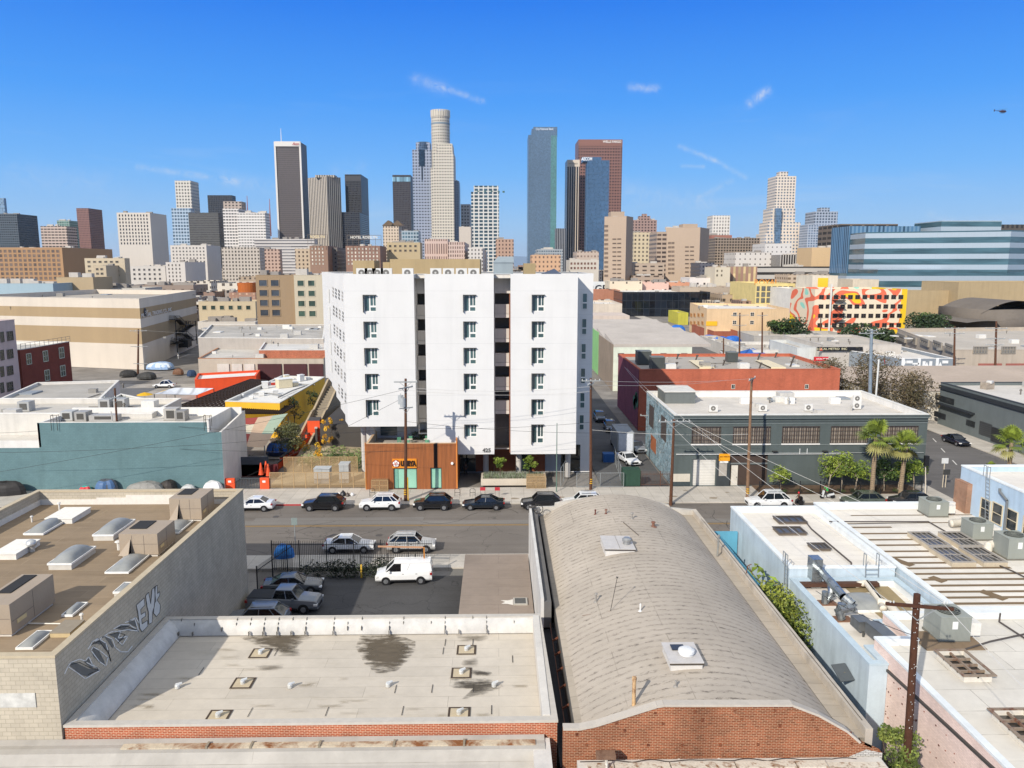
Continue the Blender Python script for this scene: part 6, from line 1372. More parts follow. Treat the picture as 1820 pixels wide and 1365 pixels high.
for i in range(60):m.k=rnd.choice((0,1,2));leafball(m,(rnd.uniform(-26.5,-17),rnd.uniform(99,107),rnd.uniform(.6,1.6)),rnd.uniform(.5,.9),70,.12,.7,i)
m.build('garden_planting',[leafm((.10,.17,.05)),leafm((.15,.22,.06)),leafm((.06,.1,.035))],kind='stuff',label='green ground planting on the slope left of the timber shop')
tree('olive_tree','grey-green olive tree between the checked canopy and the orange wall',-28.9,104.5,0,5.6,2.5,OLIVE,31,34,120,.12,.12,.3)
tree('olive_tree','wispy shrub tree against the right wall of the yellow building',-33.6,117,0,4.2,1.5,OLIVE,32,12,60,.12,.07,.3)
for px,py,h,lb in((508,760+40,3.,''),):pass
for i,(px,py,h,lb)in enumerate(((531,808,2.6,'golden shrub at the lower end of the orange wall'),(543,812,2.4,'golden shrub left of the perforated fence corner'),(577,812,6.2,'tallest slender golden tree on the garden slope'),(588,808,6.0,'slender golden tree right of the tallest one'),(607,797,4.6,'slender golden tree nearest the white building'),(566,826,3.2,'small golden sapling behind the fence'))):
 p=G(px,py,.3);tree('golden_tree',lb,p.x,p.y,.3,h,.6 if h>4 else.85,GOLD,40+i,9,60,.10,.035,.25,group='golden trees in the garden',flat=1.3)
tree('dark_tree','dark leafy tree against the yellow side wall',-33.0,124,0,6.0,1.7,DARK,55,10,60,.14,.1,.4,group='dark trees by the yellow wall');tree('dark_tree','larger dark leafy tree near the top of the garden stair',-31.8,133,0,6.5,1.8,DARK,56,10,60,.14,.1,.4,group='dark trees by the yellow wall')
m=MB();rnd=random.Random(2)
for i in range(30):m.k=rnd.choice((0,1,2));leafball(m,(rnd.uniform(-39,-32.),rnd.uniform(98,103),rnd.uniform(.3,1.2)),rnd.uniform(.5,.9),60,.12,.7,i)
m.build('garden_hedge',GREEN,kind='stuff',label='green hedge mass behind the white end wall')
MB().box(-35,97,0,-28.2,97.3,1.6).build('maroon_wall',paint('#5b1f22',.8),label='low maroon wall below the navy tarp',cat='wall')
b=boxroof('dock_building','long low loading-dock building with concrete bays behind the market',[(352,637),(575,637),(640,598),(420,600)],6.5,paint('#b3a796',.8),roofm('#b9b3a8',None,1,1,0,'#77716a',.5,.2),.3,cap=paint('#a97a5a',.8));
Ab=G(352,637,6.5);Bb=G(575,637,6.5)
for i,(xa_,xb_)in enumerate(((386,407),(412,430),(434,452),(458,500),(504,545),(549,574))):
 yw=Ab.y+(Bb.y-Ab.y)*((xb_-352)/223);c0,c1=AY(xa_,645,yw-.1),AY(xb_,645,yw-.1);MB().box(c0.x,yw-.25,.2,c1.x,yw-.05,5.3).build('loading_bay',paint('#c9c3b8',.8)if i<3 else paint('#4a2a2c',.8),b)
boxroof('grey_shed_roofs','cluster of grey-white shed roofs behind the loading docks',[(352,600),(575,602),(578,577),(375,577)],9.,paint('#a8a096',.8),roofm('#a9a49b',None,1,1,0,'#5f5b55',.6,.25),.4)
boxroof('brick_edge_shed','low shed with a brick red edge right behind the striped warehouse',[(460,622),(578,622),(578,606),(470,608)],8.,brickm('#a2553a','#b98f76',.3,.1,.01),roofm('#c6c2ba',None,1,1,0,'#8f8a80',.4),.3)
t=thing('vehicle_gate','dark steel slatted gate between two orange piers','gate',G(440,872,.14))
gy=91.0
for a,c,y0_,nm in((397,417,851,'pier'),(462,478,850,'pier')):
 MB().box(XY(a,gy,860),gy,.14,XY(c,gy,860),gy+.35,ZY(a,y0_,gy)).build(nm,org,t)
m=MB();x0,x1=XY(417.5,gy,860),XY(461.5,gy,860);zt_=ZY(440,850,gy)
n=16
for i in range(n):x=x0+(x1-x0)*(i+.5)/n;m.box(x-.035,gy+.1,.25,x+.035,gy+.16,zt_-.1)
m.box(x0,gy+.08,.2,x1,gy+.18,.3).box(x0,gy+.08,zt_-.1,x1,gy+.18,zt_);m.build('gate_leaf',plain('#3d4347',.6),t)
for a in(408,469):c=AY(a,856,gy-.03);MB().box(c.x-.18,gy-.03,c.z-.12,c.x+.18,gy,c.z+.12).build('notice',plain('#e3e1db',.6),t)
MB().box(XY(396,gy+6,845),gy+6,.1,XY(478,gy+6,845),gy+6.1,2.6).build('steel_screen',plain('#44494d',.7),label='grey steel screen behind the slatted gate',cat='fence')
pf=NT('perforated sheet');pf.b.inputs['Base Color'].default_value=lin('#a58a64');pf.b.inputs['Roughness'].default_value=.6;pf.b.inputs['Alpha'].default_value=.5;pf=pf.m;pfp=plain('#a88d67',.6)
def pfence(label,xa_,xb_,Y,yt,n,name='perforated_fence',mat=pf,pm=pfp,z0=.2):
 t=thing(name,label,'fence',(XY((xa_+xb_)/2,Y,850),Y,.14));x0,x1=XY(xa_,Y,850),XY(xb_,Y,850);zt=ZY((xa_+xb_)/2,yt,Y)
 for i in range(n):
  a=x0+(x1-x0)*i/n;c=x0+(x1-x0)*(i+1)/n;MB().face([(a+.03,Y,z0),(c-.03,Y,z0),(c-.03,Y,zt-.05),(a+.03,Y,zt-.05)]).build('mesh_panel',mat,t)
 for i in range(n+1):a=x0+(x1-x0)*i/n;MB().box(a-.04,Y-.04,.1,a+.04,Y+.04,zt).build('post',pm,t)
 MB().box(x0,Y-.03,zt-.05,x1,Y+.03,zt+.02).build('top_rail',pm,t);return t
pfence('tan perforated metal fence along the pavement left of the timber shop',479.5,649,91.25,839.5,8)
pfence('farther tan perforated fence behind the grey utility cabinets',506,636,98.2,812,8,z0=.2)
for x0_,x1_,yt,Y,D,lb in((558,586,834,93.2,1.3,'wide grey utility cabinet behind the perforated fence'),(603,620,826,93.4,1.4,'narrower taller grey utility cabinet behind the perforated fence')):
 a,c=XY(x0_,Y,850),XY(x1_,Y,850);h=ZY(x0_,yt,Y);t=thing('utility_cabinet',lb,'utility cabinet',((a+c)/2,Y,.14),'grey utility cabinets');MB().box(a,Y,.14,c,Y+D,h).build('casing',plain('#a7a9a6',.6),t);MB().box(a-.05,Y-.05,h,c+.05,Y+D+.05,h+.08).build('lid',plain('#b5b7b4',.55),t)
 MB().box((a+c)/2-.012,Y-.012,.3,(a+c)/2+.012,Y,h-.1).build('door_seam',plain('#6d6f6d',.6),t)
for px,py,lb in((464,839,'leftmost traffic cone standing behind the orange pier'),(473,836,'middle, highest traffic cone behind the orange pier'),(477,841,'right traffic cone next to the fence corner')):
 p=G(px,py,1.2);m=MB();m.lathe((p.x,p.y,.9),[(.34,0),(.3,.05),(.12,1.2),(.06,1.5),(0,1.5)],10);m.build('traffic_cone',plain('#e4552a',.6),label=lb,cat='traffic cone')
MB().cbox((G(450,835,0).x,G(450,835,0).y,1.0),(3.4,1.8,1.4),.1).build('grey_container',ribbed('#8d9092',.3,.04),label='grey container behind the steel gate',cat='container')
def grey_warehouse():
 Y0=91.4;x0,x1=XY(1197,Y0,800),XY(1645,Y0,800);h=ZY(1400,737,Y0);yb=109.;X=lambda p:XY(p,Y0,800);Z=lambda p:ZY(1420,p,Y0)
 gm=paint('#525a58',.8,.10,.5,.14);ws=[(1229,1280),(1302,1368),(1389,1455),(1475,1541),(1563,1629)]
 holes=[(X(a)-x0,X(b)-x0,Z(788),Z(758))for a,b in ws]+[(X(1232)-x0,X(1274)-x0,.14,Z(815)),(X(1299)-x0,X(1366)-x0,.14,Z(808))]
 r=bldg('grey_warehouse','dark grey two-storey warehouse with five big barred windows and a white roll-up door','building',[(x0,Y0),(x1,Y0),(x1,yb),(x0,yb)],h,gm,roofm('#c6bfb4',None,1,1,0,'#6f675b',.45,.12,sc=.3),.8,.35,paint('#d6d3cb',.8),-.1,{0:holes},.3,inner=paint('#dcd9d2',.8))
 t=NT('mural');p=t.pos();n1=t.noise(p,.9,8,.7,1.5);n2=t.noise(t.pos((1,1.6,.8)),2.1,6,.7,2.)
 c=t.mix(t.rng(n1,.4,.6),'#7f9aa3','#4d5a5c');c=t.mix(t.rng(n2,.52,.58),c,'#a8bcc3');c=t.mix(t.rng(t.noise(p,3.1,5,.7,1.),.60,.66),c,'#b58a63');mural=t.fin(c,.85)
 MB().face([(x0-.02,yb,0),(x0-.02,Y0,0),(x0-.02,Y0,h),(x0-.02,yb,h)]).build('mural_skin',mural,r)
 for ya,z in((95.5,6),(103.5,6.)):MB().box(x0-.06,ya,z-1.4,x0-.03,ya+3.2,z+1.6).build('side_window',plain('#4b413b',.6),r)
 MB().box(x0-.06,101.5,1.6,x0-.03,105,3.6).build('boarded_window',plain('#9a5a35',.8),r)
 for zz,d,hh,col in((h-.45,.25,.18,'#666e6c'),(h-.85,.12,.12,'#4d5453'),(Z(752.5),.06,.06,'#7b8280'),(Z(790.5),.05,.06,'#7b8280')):MB().box(x0-.02,Y0-d,zz,x1+.02,Y0-.002,zz+hh).build('cornice',plain(col,.8),r)
 MB().box(x0-.1,Y0-.3,h-.27,x1+.1,Y0-.002,h-.07).build('cornice',paint('#4f5655',.8),r)
 cur=NT('curtained glass');s=cur.n('ShaderNodeSeparateXYZ');cur.l(cur.pos(),s.inputs[0]);a=cur.math('ABSOLUTE',cur.math('SUBTRACT',cur.math('FRACT',cur.math('MULTIPLY',s.outputs[0],2.1)),.5));cur=cur.fin(cur.scale('#968a7c',cur.math('MULTIPLY',cur.rng(a,.1,.5,.55,1.1),cur.rng(cur.noise(cur.pos(),.7,3),.3,.7,.7,1.15))),.4)
 for a,b in ws:
  xa,xb=X(a),X(b);z0,z1=Z(788),Z(758);o=MB().box(xa,Y0+.22,z0,xb,Y0+.25,z1).build('window',cur,r)
  m=MB();n=16
  for i in range(n+1):x=xa+(xb-xa)*i/n;w=.035 if i%5 else.07;m.box(x-w/2,Y0-.02,z0,x+w/2,Y0+.02,z1)
  for j in range(5):z=z0+(z1-z0)*j/4;m.box(xa,Y0-.035,z-.025,xb,Y0-.021,z+.025)
  m.build('bars',plain('#4a3c36',.6),o);MB().box(xa-.08,Y0-.12,z0-.16,xb+.08,Y0+.2,z0-.002).build('sill',plain('#d8d4cc',.7),o)
 MB().box(X(1232.3),Y0+.26,.14,X(1273.7),Y0+.32,Z(815.5)).build('roller_door',ribbed('#cbc7bd',.35,.03,True,dark=.85),r)
 MB().box(X(1300),Y0+.25,.14,X(1366),Y0+.29,Z(808.3)).build('louvre_panel',ribbed('#4a3c34',.12,.03),r)
 d=MB().box(X(1302),Y0+.1,.14,X(1313.5),Y0+.2,Z(827)).build('side_door',plain('#c9c2b4',.6),r);MB().box(X(1311.5),Y0+.06,1.1,X(1312.3),Y0+.1,1.25).build('handle',plain('#44403a',.5),d)
 MB().box(X(1300),Y0+.05,Z(825),X(1366),Y0+.2,Z(822.5)).build('lintel',plain('#6b6f6d',.7),r)
 MB().box(X(1198),Y0-.03,Z(855),X(1228),Y0-.004,Z(841)).build('cream_band',paint('#c3bbab',.8),r);MB().box(X(1198),Y0-.03,.14,X(1228),Y0-.004,Z(855.5)).build('dark_band',paint('#3c4547',.8),r)
 MB().box(X(1275),Y0-.03,.14,X(1299),Y0-.004,Z(809)).build('dark_pier',paint('#3a3f41',.8),r);MB().box(X(1279),Y0-.08,1.4,X(1293),Y0-.04,3.6).build('notice_board',plain('#a39c92',.7),r)
 MB().tube([Vector((x0+.3,Y0-.14,Z(806.5))),Vector((x1-9.8,Y0-.14,Z(806.5)))],.045,6).build('white_conduit',plain('#c9cac6',.6),r);MB().tube([Vector((x0+.3,Y0-.14,Z(804.3))),Vector((x1-.3,Y0-.14,Z(804.8)))],.03,6).build('white_conduit',plain('#a9aba7',.6),r)
 for px in(1421,1434):MB().tube([Vector((X(px),Y0-.12,Z(806))),Vector((X(px),Y0-.12,Z(797)))],.05,6).build('conduit_riser',plain('#c9cac6',.6),r)
 for px in(1287,1376,1465):MB().box(X(px)-.3,Y0-.5,Z(802),X(px)+.3,Y0-.1,Z(800.5)).build('wall_lamp',plain('#33322f',.6),r)
 t=thing('orange_wall_sign','orange sign with dark lettering over a white strip on the grey warehouse','sign',(X(1287.5),Y0-.1,Z(818)));MB().box(X(1278),Y0-.2,Z(818),X(1297),Y0-.08,Z(805.3)).build('sign_board',plain('#e09a1c',.5),t);MB().box(X(1280),Y0-.18,Z(821.6),X(1294.5),Y0-.08,Z(818.3)).build('white_strip',plain('#dedcd6',.5),t)
 lettering('sign_letters','GREAT AMERICAN',(X(1287.5),Y0-.215,Z(810.5)),.24,plain('#6b3417',.5),t,ext=.01,wscale=.62)
 MB().box(XY(1178.5,105,700),103.5,h-.8,XY(1231,105,700),108.6,ZY(1200,697,103.5)).build('stair_box',paint('#6a6e6b',.8),r);a_,b_=XY(1176,105,700),XY(1233,105,700);zz=ZY(1200,697,103.5);MB().box(a_,103.3,zz,b_,108.7,zz+.12).build('stair_box_roof',paint('#cfcbc2',.8),r)
 return h,X,Z,x0,x1
GH,GX,GZ,GX0,GX1=grey_warehouse()
for px,py,s,tl,lb in((1268,733,.95,1,'small condenser at the left on the grey warehouse roof'),(1356,732,.9,1,'condenser crossed by the pole shadow on the grey warehouse roof'),(1437,731,.9,1,'condenser in the middle of the grey warehouse roof'),(1523,728,.95,2,'double-stacked condenser on the grey warehouse roof')):
 p=G(px,py,GH-.8);condenser(p.x,p.y,GH-.8,s,lb,'condensers on the grey warehouse',tall=tl)
for px,lb in((1324,'white box left of the others, at the far edge of the grey warehouse roof'),(1402,'white box in the middle at the far edge of the grey warehouse roof'),(1483,'white box at the right of the far edge of the grey warehouse roof')):
 p=G(px,717,GH-.8);MB().cbox((p.x,p.y,GH-.4),(1.3,.8,.8)).build('white_box',plain('#dedbd4',.6),label=lb,cat='roof box',group='white boxes on the grey warehouse roof')
def vbox(name,label,x0,y0,x1,y1,h,wm,rm=None,**k):return bldg(name,label,'building',rect(x0,y0,x1,y1),h,wm,rm or farroof,k.pop('ph',.5),.3,k.pop('cap',None),-.1,**k)
redw=brickm('#b8674d','#a35742',.3,.1,.006,.25,.15,.85,blot=.12)
r=vbox('orange_red_wall_building','long low building with an orange-red painted brick wall and grey roof',22.9,124.2,55.7,146,10.,redw,roofm('#a39c91',None,1,1,0,'#5f584e',.4),inner=redw)
MB().box(22.82,124.3,0,22.88,146,9.9).build('maroon_side_wall',brickm('#7d4450','#6a3844',.3,.1,.006,.2,.15),r)
wf=plain('#d4cfc2',.6)
b=BB();b.pts=rect(22.9,124.2,55.7,146);b.r=r
for px in(1303,1433.5):wgrid(b,0,px,687,px,687,1,1,6.5,8,wf,glass('#26302f'),2,1)
for x,y,s,lb in((26.5,128,2.2,'big dark cooler cage nearest the maroon corner'),(25.5,135,2.4,'big dark cooler cage farther back by the maroon corner'),(42,138,1.8,'grey-green unit in the middle of the orange-red building roof')):
 t=thing('rooftop_air_unit',lb,'air conditioner',(x,y,9.5),'coolers on the orange-red building');MB().cbox((x,y,9.5+s*.5),(s,s,s*.9)).build('cabinet',ribbed('#4a4d48',.15,.03),t);MB().cbox((x,y,9.5+s*.98),(s*1.05,s*1.05,.1)).build('top',plain('#6d6f69',.6),t)
for i,(x,y)in enumerate(((30,130),(36,140),(39,133),(44,129),(47,139),(50,131),(53,138),(33,142),(48.5,143),(52,144))):
 m=MB();m.cyl((x,y,9.4),(x+.3,y,10.3),.14,.14,8);m.cyl((x+.3,y,10.3),(x+.3,y,10.5),.3,.2,8);m.build('roof_flue',plain('#4b433c',.7),label='dark bent flue on the orange-red building roof, %s'%('beside the big cage','behind the middle hatch','left of the grey-green unit','near the parapet, centre','right of the grey-green unit','near the parapet, right','far right','far left edge','second from the far right corner','at the far right corner')[i],cat='flue',group='flues on the orange-red roof')
for x,lb in((33.5,'left cream skylight hatch on the orange-red building roof'),(45.5,'right cream skylight hatch on the orange-red building roof')):MB().face([(x,127.5,9.9),(x+2.5,127.5,9.9),(x+3.5,139,9.7),(x+1,139,9.7)]).face([(x,127.5,9.5),(x+2.5,127.5,9.5),(x+2.5,127.5,9.9),(x,127.5,9.9)]).build('skylight',plain('#d9c9a5',.6),label=lb,cat='skylight')
m=MB();gr=plain('#3f6b52',.8);
for q in range(7):m.cyl((22.78,112.9-0+12+q*.5,4.5+math.sin(q)*.8),(22.75,112.9+12+q*.5,4.5+math.sin(q)*.8),.9,.9,14)
m.build('green_mural_blob',gr,r)
r=vbox('pale_green_shed','pale green-white industrial shed with four ridged roof bays',24.6,164,XY(1230,164,620),222,9.4,ribbed('#cdd2bf',3.2,.02,True,dark=.9),ph=0)
xr_=XY(1230,164,620)
for i in range(4):
 ya=164+i*14.5;m=MB();z0,z1=9.42,10.6;m.face([(24.6,ya,z0+.6),(xr_+4,ya,z0+.6),(xr_+4,ya+14.2,z1+.6),(24.6,ya+14.2,z1+.6)]);m.face([(24.6,ya+14.2,z0),(24.6,ya,z0),(24.6,ya,z0+.6),(24.6,ya+14.2,z1+.6)]).face([(24.6,ya,z0),(xr_+4,ya,z0),(xr_+4,ya,z0+.6),(24.6,ya,z0+.6)]);m.build('roof_bay',roofm('#b3aa9f',None,1,1,0,'#7f776b',.3),r)
MB().box(24.5,164.2,0,24.58,188,9.9).build('tan_side_wall',paint('#8f7f6d',.85,.15),r);MB().box(24.45,188,0,24.58,222,10.4).build('green_side_wall',paint('#86b877',.8),r)
b=BB();b.pts=rect(24.6,164,xr_,222);b.r=r
for px in(1103.5,1141,1179,1216):wgrid(b,0,px,631,px,631,1,1,11,7,plain('#6b6a64',.6),glass('#2b2a30'),1,2)
MB().box(XY(1054,225,570),225,0,XY(1119,225,570),240,ZY(1080,561,225)).build('wall',paint('#c9b8a8',.8),thing('blank_cream_building','blank cream box building behind the saw-roofed shed','building',(28,232,0)))
r=vbox('dark_grey_shop_row','dark grey shop row with black band, shuttered doors and rooftop junk along the side street',74.6,96,130,128,7.2,paint('#666d6c',.8),roofm('#c3bdb3',None,1,1,0,'#6f675b',.5),cap=plain('#3a3e40',.7))
for(pa,pb_,c,nm)in(((1663,697),(1695,720),'#1f2326','window'),((1661,727),(1680,746),'#24272a','window'),((1718,742),(1732,760),'#2a2e30','window'),((1742,745),(1761,778),'#3c3f40','roller_shutter'),((1763,755),(1799,797),'#26292b','roller_shutter')):
 p=AX(pa[0],pa[1]+3,74.55);q=AX(pb_[0],pb_[1],74.55);MB().box(74.5,min(p.y,q.y),min(p.z,q.z),74.59,max(p.y,q.y),max(p.z,q.z)).build(nm,ribbed(c,.3,.02,True)if 'sh' in nm else glass(c),r)
MB().box(74.3,96,6.2,74.59,128,6.8).build('black_band',plain('#2b2f32',.7),r);MB().box(73.8,118,3.6,74.59,127.8,3.85).build('black_canopy',plain('#24282c',.7),r)
for x,y,s,lb in((80,124,1.6,'tan condenser near the corner of the dark grey shop row roof'),(88,122,2.6,'brown rusty equipment heap on the shop row roof'),(95,119,2.4,'blue and white covered heap on the shop row roof'),(104,124,3.2,'large grey cooler at the right of the shop row roof'),(99,126.5,1.5,'pair of silver turbine vents on the shop row roof')):
 c='#9b8f80' if 'tan' in lb else '#6b4a38' if 'rusty' in lb else '#4d5f8a' if 'blue' in lb else '#77797a';t=thing('roof_equipment',lb,'roof equipment',(x,y,6.7),'equipment on the shop row');MB().cbox((x,y,6.7+s*.35),(s,s*.8,s*.7),.3).build('body',paint(c,.7,.3,2.),t);MB().cbox((x+.2,y-.3,6.7+s*.75),(s*.6,s*.5,s*.25),.7).build('upper_part',paint('#c9c6c0',.7,.3,2.),t)
vbox('low_hip_roof_shed','low shed with broad tan roof behind the dark grey shop row',66,131,118,162,5.2,paint('#c6bfb2',.8),ph=0);m=MB();m.face([(65.5,130.8,5.25),(118.5,130.8,5.25),(108,147,7.5),(76,147,7.5)]).face([(118.5,162.3,5.25),(65.5,162.3,5.25),(76,147,7.5),(108,147,7.5)]).face([(65.5,162.3,5.25),(65.5,130.8,5.25),(76,147,7.5)]).face([(118.5,130.8,5.25),(118.5,162.3,5.25),(108,147,7.5)]);o=m.build('roof',roofm('#a8998a',None,1,1,0,'#857868',.4),C.objects.get('low_hip_roof_shed'))
A=lambda px,Y:(XY(px,Y,640),Y)
b=pb('white_motif_building','flat white-roofed building with blocky white shapes painted on its grey wall',[A(1602,172),A(1694,172),(XY(1694,172)+2,205),(XY(1602,172)-9,205)],637,1650,172,paint('#868d93',.8),farroofw,cap=paint('#dedbd5',.8))
for(u0,w0,u1,w1)in((1603,637,1606,660),(1632,637,1635,660),(1664,637,1667,660),(1611,641,1622,646),(1622,645,1633,648),(1640,642,1644,656),(1652,642,1656,656),(1644,650,1652,654),(1675,641,1685,646),(1675,653,1687,658),(1631,650,1643,653)):
 p,q=AY(u0,w0,171.9),AY(u1,w1,171.9);MB().box(p.x,171.85,q.z,q.x,171.95,p.z).build('painted_shape',plain('#dfdfdc',.7),b.r)
for px,py in((1607,644),(1625,655),(1647,650),(1671,650)):c=AY(px,py,171.9);MB().face([(c.x-.4,171.9,c.z),(c.x,171.9,c.z-.9),(c.x+.4,171.9,c.z),(c.x,171.9,c.z+.9)]).build('painted_diamond',plain('#dfdfdc',.7),b.r)
c=AY(1583,641,178);lettering('red_poster','LIQUOR',(c.x,177.6,c.z),1.5,plain('#d23b33',.6),b.r,rz=.5)
cl=paint('#b0a392',.85,.12,.15,.15)
b=pb('concrete_industrial_building','long weathered concrete industrial building with steel sash windows at the right',[A(1591,235),A(1693,176),(160,176),(170,240)][0:4],584,1591,235,cl,farroof,ph=1.)
b.pts=ccw(b.pts)
e=next(i for i in range(4)if abs(b.pts[i][0]-A(1591,235)[0])<.1 and abs(b.pts[(i+1)%4][0]-A(1693,176)[0])<.1)
sg=glass('#5b6062',.2,.4);sf=plain('#8b8377',.7)
for px,py in((1604,600),(1623,604),(1645,608),(1668,613),(1689,618)):wgrid(b,e,px,py,px,py,1,1,15,13,sf,sg,4,4)
for px in(1742,1792):wgrid(b,(e+1)%4,px,622,px,622,1,1,26,13,sf,sg,5,3)
for px in(1757,1806):p,q=AY(px-18,646,175.9),AY(px+20,678,175.9);MB().box(p.x,175.7,q.z,q.x,175.95,p.z).build('pink_panel',paint('#9a5f54',.8),b.r)
vbox('black_sign_shop','long low shop with a black sign board behind the big bare tree',XY(1462,188,620),188,XY(1602,188,620),215,ZY(1500,613,188),paint('#b9b2a8',.8))
c=AY(1530,619,187.6);t=thing('black_shop_sign','long black shop sign with pale lettering reading LOCAL METRO','sign',(c.x,187.5,c.z));q0,q1=AY(1452,623.5,187.5),AY(1533,616.5,187.5);MB().box(q0.x,187.3,q0.z,q1.x,187.6,q1.z).build('sign_board',plain('#17181c',.5),t);lettering('sign_letters','LOCAL METRO  INC',((q0.x+q1.x)/2-2,187.25,(q0.z+q1.z)/2),.75,plain('#d9cfa8',.5),t,wscale=1.1);MB().face([(q0.x+.5,187.25,q0.z+.1),(q0.x+1.3,187.25,q0.z+.1),(q0.x+.9,187.25,q1.z-.1)]).build('sign_logo',plain('#d9492f',.5),t)
q0,q1=AY(1446,641.5,180),AY(1472,634,180);t=thing('red_shop_sign','red shop sign with white lettering left of the big bare tree','sign',(q0.x,180,q0.z));MB().box(q0.x,179.8,q0.z,q1.x,180,q1.z).build('sign_board',plain('#c4202a',.5),t);lettering('sign_letters','LOCAL METRO',((q0.x+q1.x)/2+.3,179.75,(q0.z+q1.z)/2),.55,plain('#efe9e4',.5),t,wscale=.8)
for nm,lb,x0,x1,yt,Y,D,col,rmx in(('white_shed','white curved-front shed behind the orange-red building',1340,1448,622,205,22,'#c9c5bd',None),('corrugated_shed','grey corrugated shed roof behind the white sheds',1340,1515,597,245,18,'#a8a39a',None),('storefront_shed','pale shed with a long printed banner facing the side street',1310,1345,620,215,40,'#b9b3a9',None),('red_brick_shop','low red brick shop with two blue tents in front',1268,1312,589,262,30,'#9a5a42',None),('yellow_brick_shop','bright yellow shop front beside the ornate tan corner building',1204,1222,556,345,20,'#b3ac45',None),('cream_shed','low cream shed below the painted five-storey building',1448,1590,612,222,12,'#c7bba8',None),('white_block_shop','white block shop wall with faded writing beside the black sign',1418,1452,618,192,20,'#c3c5c2',None)):
 pb(nm,lb,rect(XY(x0,Y,600),Y,XY(x1,Y,600),Y+D),yt,(x0+x1)/2,Y,paint(col,.85,.12),farroof)
c=AY(1325,637,213);lettering('banner','HARDWARE RESTAURANT',(c.x,212.5,c.z),1.2,plain('#8a4a44',.7),None,rz=-.5,label='long red-lettered banner on the pale shed facing the side street',cat='banner')
gazebo('blue peaked canopy between the wooden poles in the side street',1338,628,3.,6.5,1.4,'#2d5fa8',grp='blue canopies')
for px,py,lb in((1281,615,'left of two blue tents before the red brick shop'),(1301,614,'right of two blue tents before the red brick shop'),(1260,612,'blue tarp at the left corner of the red brick shop'),(1203,592,'blue tarp at the foot of the yellow shop front')):tent('pavement_tent',lb,px,py,7,4,4,'#2a67b8',group='blue tents far down the side street')
cr=paint('#d3b48c',.85,.08);og2=paint('#b3814c',.85)
b=pb('cream_corner_building','cream brick building with an ornate tan front and fire escape',[A(1253,270),A(1398,270),(XY(1398,270)+3,300),A(1223,312)],549,1253,270,cr,farroofw,ph=.8)
for px in(1306,1337):wgrid(b,0,px,558.5,px,573,1,2,7,7,plain('#e0d8c6',.7),glass('#2c2c2e'))
c0,c1=AY(1255,579,269.8),AY(1275,571,269.8);MB().box(c0.x,269.8,c0.z,c1.x,269.95,c1.z).build('yellow_patch',plain('#e3ac22',.7),b.r)
e=3;b.pts=ccw(b.pts)
for k,px in enumerate((1229,1235,1242,1249)):
 for j in(0,1):wgrid(b,3,px,560+14*j,px,560+14*j,1,1,3,6,og2,glass('#3a2c22'),1,2)
b=pb('yellow_loft_building','cream-yellow four-storey loft with gridded windows and a rooftop sign',foot(1342,1412,1413,360,0,40),504,1400,360,paint('#d2bd7f',.8),farroofw,ph=1.)
wgrid(b,0,1357,513,1405.5,534,6,3,7,8.5,plain('#4a463e',.6),glass('#6b6c66',.2),3,3);wgrid(b,0,1347.5,513,1347.5,534,1,3,5,8.5,plain('#4a463e',.6),glass('#6b6c66',.2),2,3)
c=AY(1362,502,361);lettering('rooftop_sign','ROYAL',(c.x,361,c.z),3.6,plain('#d9861f',.6),b.r)
b=pb('white_narrow_building','narrow white plaster building between the yellow loft and the painted building',foot(1412,1449,1450,330,0,30),514,1430,330,paint('#d5cfc4',.8),farroofw,ph=1.)
wgrid(b,0,1418,524,1443,557,3,3,3.4,9,plain('#5b554c',.6),glass('#3a3a3c'),1,1)
def painted():
 pts=foot(1448,1612,1614,300,0,25);t=NT('painted wall');s=t.n('ShaderNodeSeparateXYZ');t.l(t.pos(),s.inputs[0]);x0=pts[0][0];x1=pts[1][0];
 n=t.noise(t.pos((.075,.05,.11)),1.0,1,.3,.45);n2=t.noise(t.pos((.09,.09,.12)),1.,2,.4,3.)
 r=t.n('ShaderNodeValToRGB');r.color_ramp.interpolation='CONSTANT';e=r.color_ramp.elements;cols=['#8fcab4','#d8c9ad','#d96a4a','#d8c9ad','#d8c9ad','#d96a4a','#e0b91f']
 e[0].position=0;e[0].color=lin(cols[0]);e[1].position=.37;e[1].color=lin(cols[1])
 for q,c in zip((.43,.50,.55,.60,.66),cols[2:]):k=e.new(q);k.color=lin(c)
 v=t.math('ADD',n,t.rng(s.outputs[2],2.,18.,.10,-.03));t.l(v,r.inputs[0])
 c=t.mix(t.math('GREATER_THAN',s.outputs[0],x1-2.2),r.outputs[0],'#dcb61c');wm=t.fin(c,.85)
 b=pb('painted_mural_building','five-storey building painted in coral, yellow and mint swirls with dark windows',pts,514,1500,300,wm,farroof,ph=.9);fm=plain('#57483e',.6)
 wgrid(b,0,1460,528,1601,578,12,4,8.5,7.6,fm,glass('#15161a',.15),2,2)
 m=MB();p=AY(1484,520,299.5)
 for j,y in enumerate((534,546,558,570,582)):q=AY(1486,y,299);m.box(q.x-1,298,q.z,q.x+3.4,299.9,q.z+.15);m.beam((q.x-1 if j%2 else q.x+3.2,298.2,q.z),(q.x+3.2 if j%2 else q.x-1,298.2,q.z+2.6),.18)
 m.build('fire_escape',plain('#33302d',.6),b.r);MB().box(AY(1476.5,520,299).x,298.8,.0,AY(1478.5,520,299).x,299.6,ZY(1477,505,299)).build('white_duct',plain('#d8d4cb',.6),b.r)
 return b
painted()
b=pb('painted_annex','taller blank wall behind the painted building with a big yellow patch',foot(1442,1487,1488,328,0,18),490,1460,328,paint('#cfc4b0',.8),farroof,ph=.6)
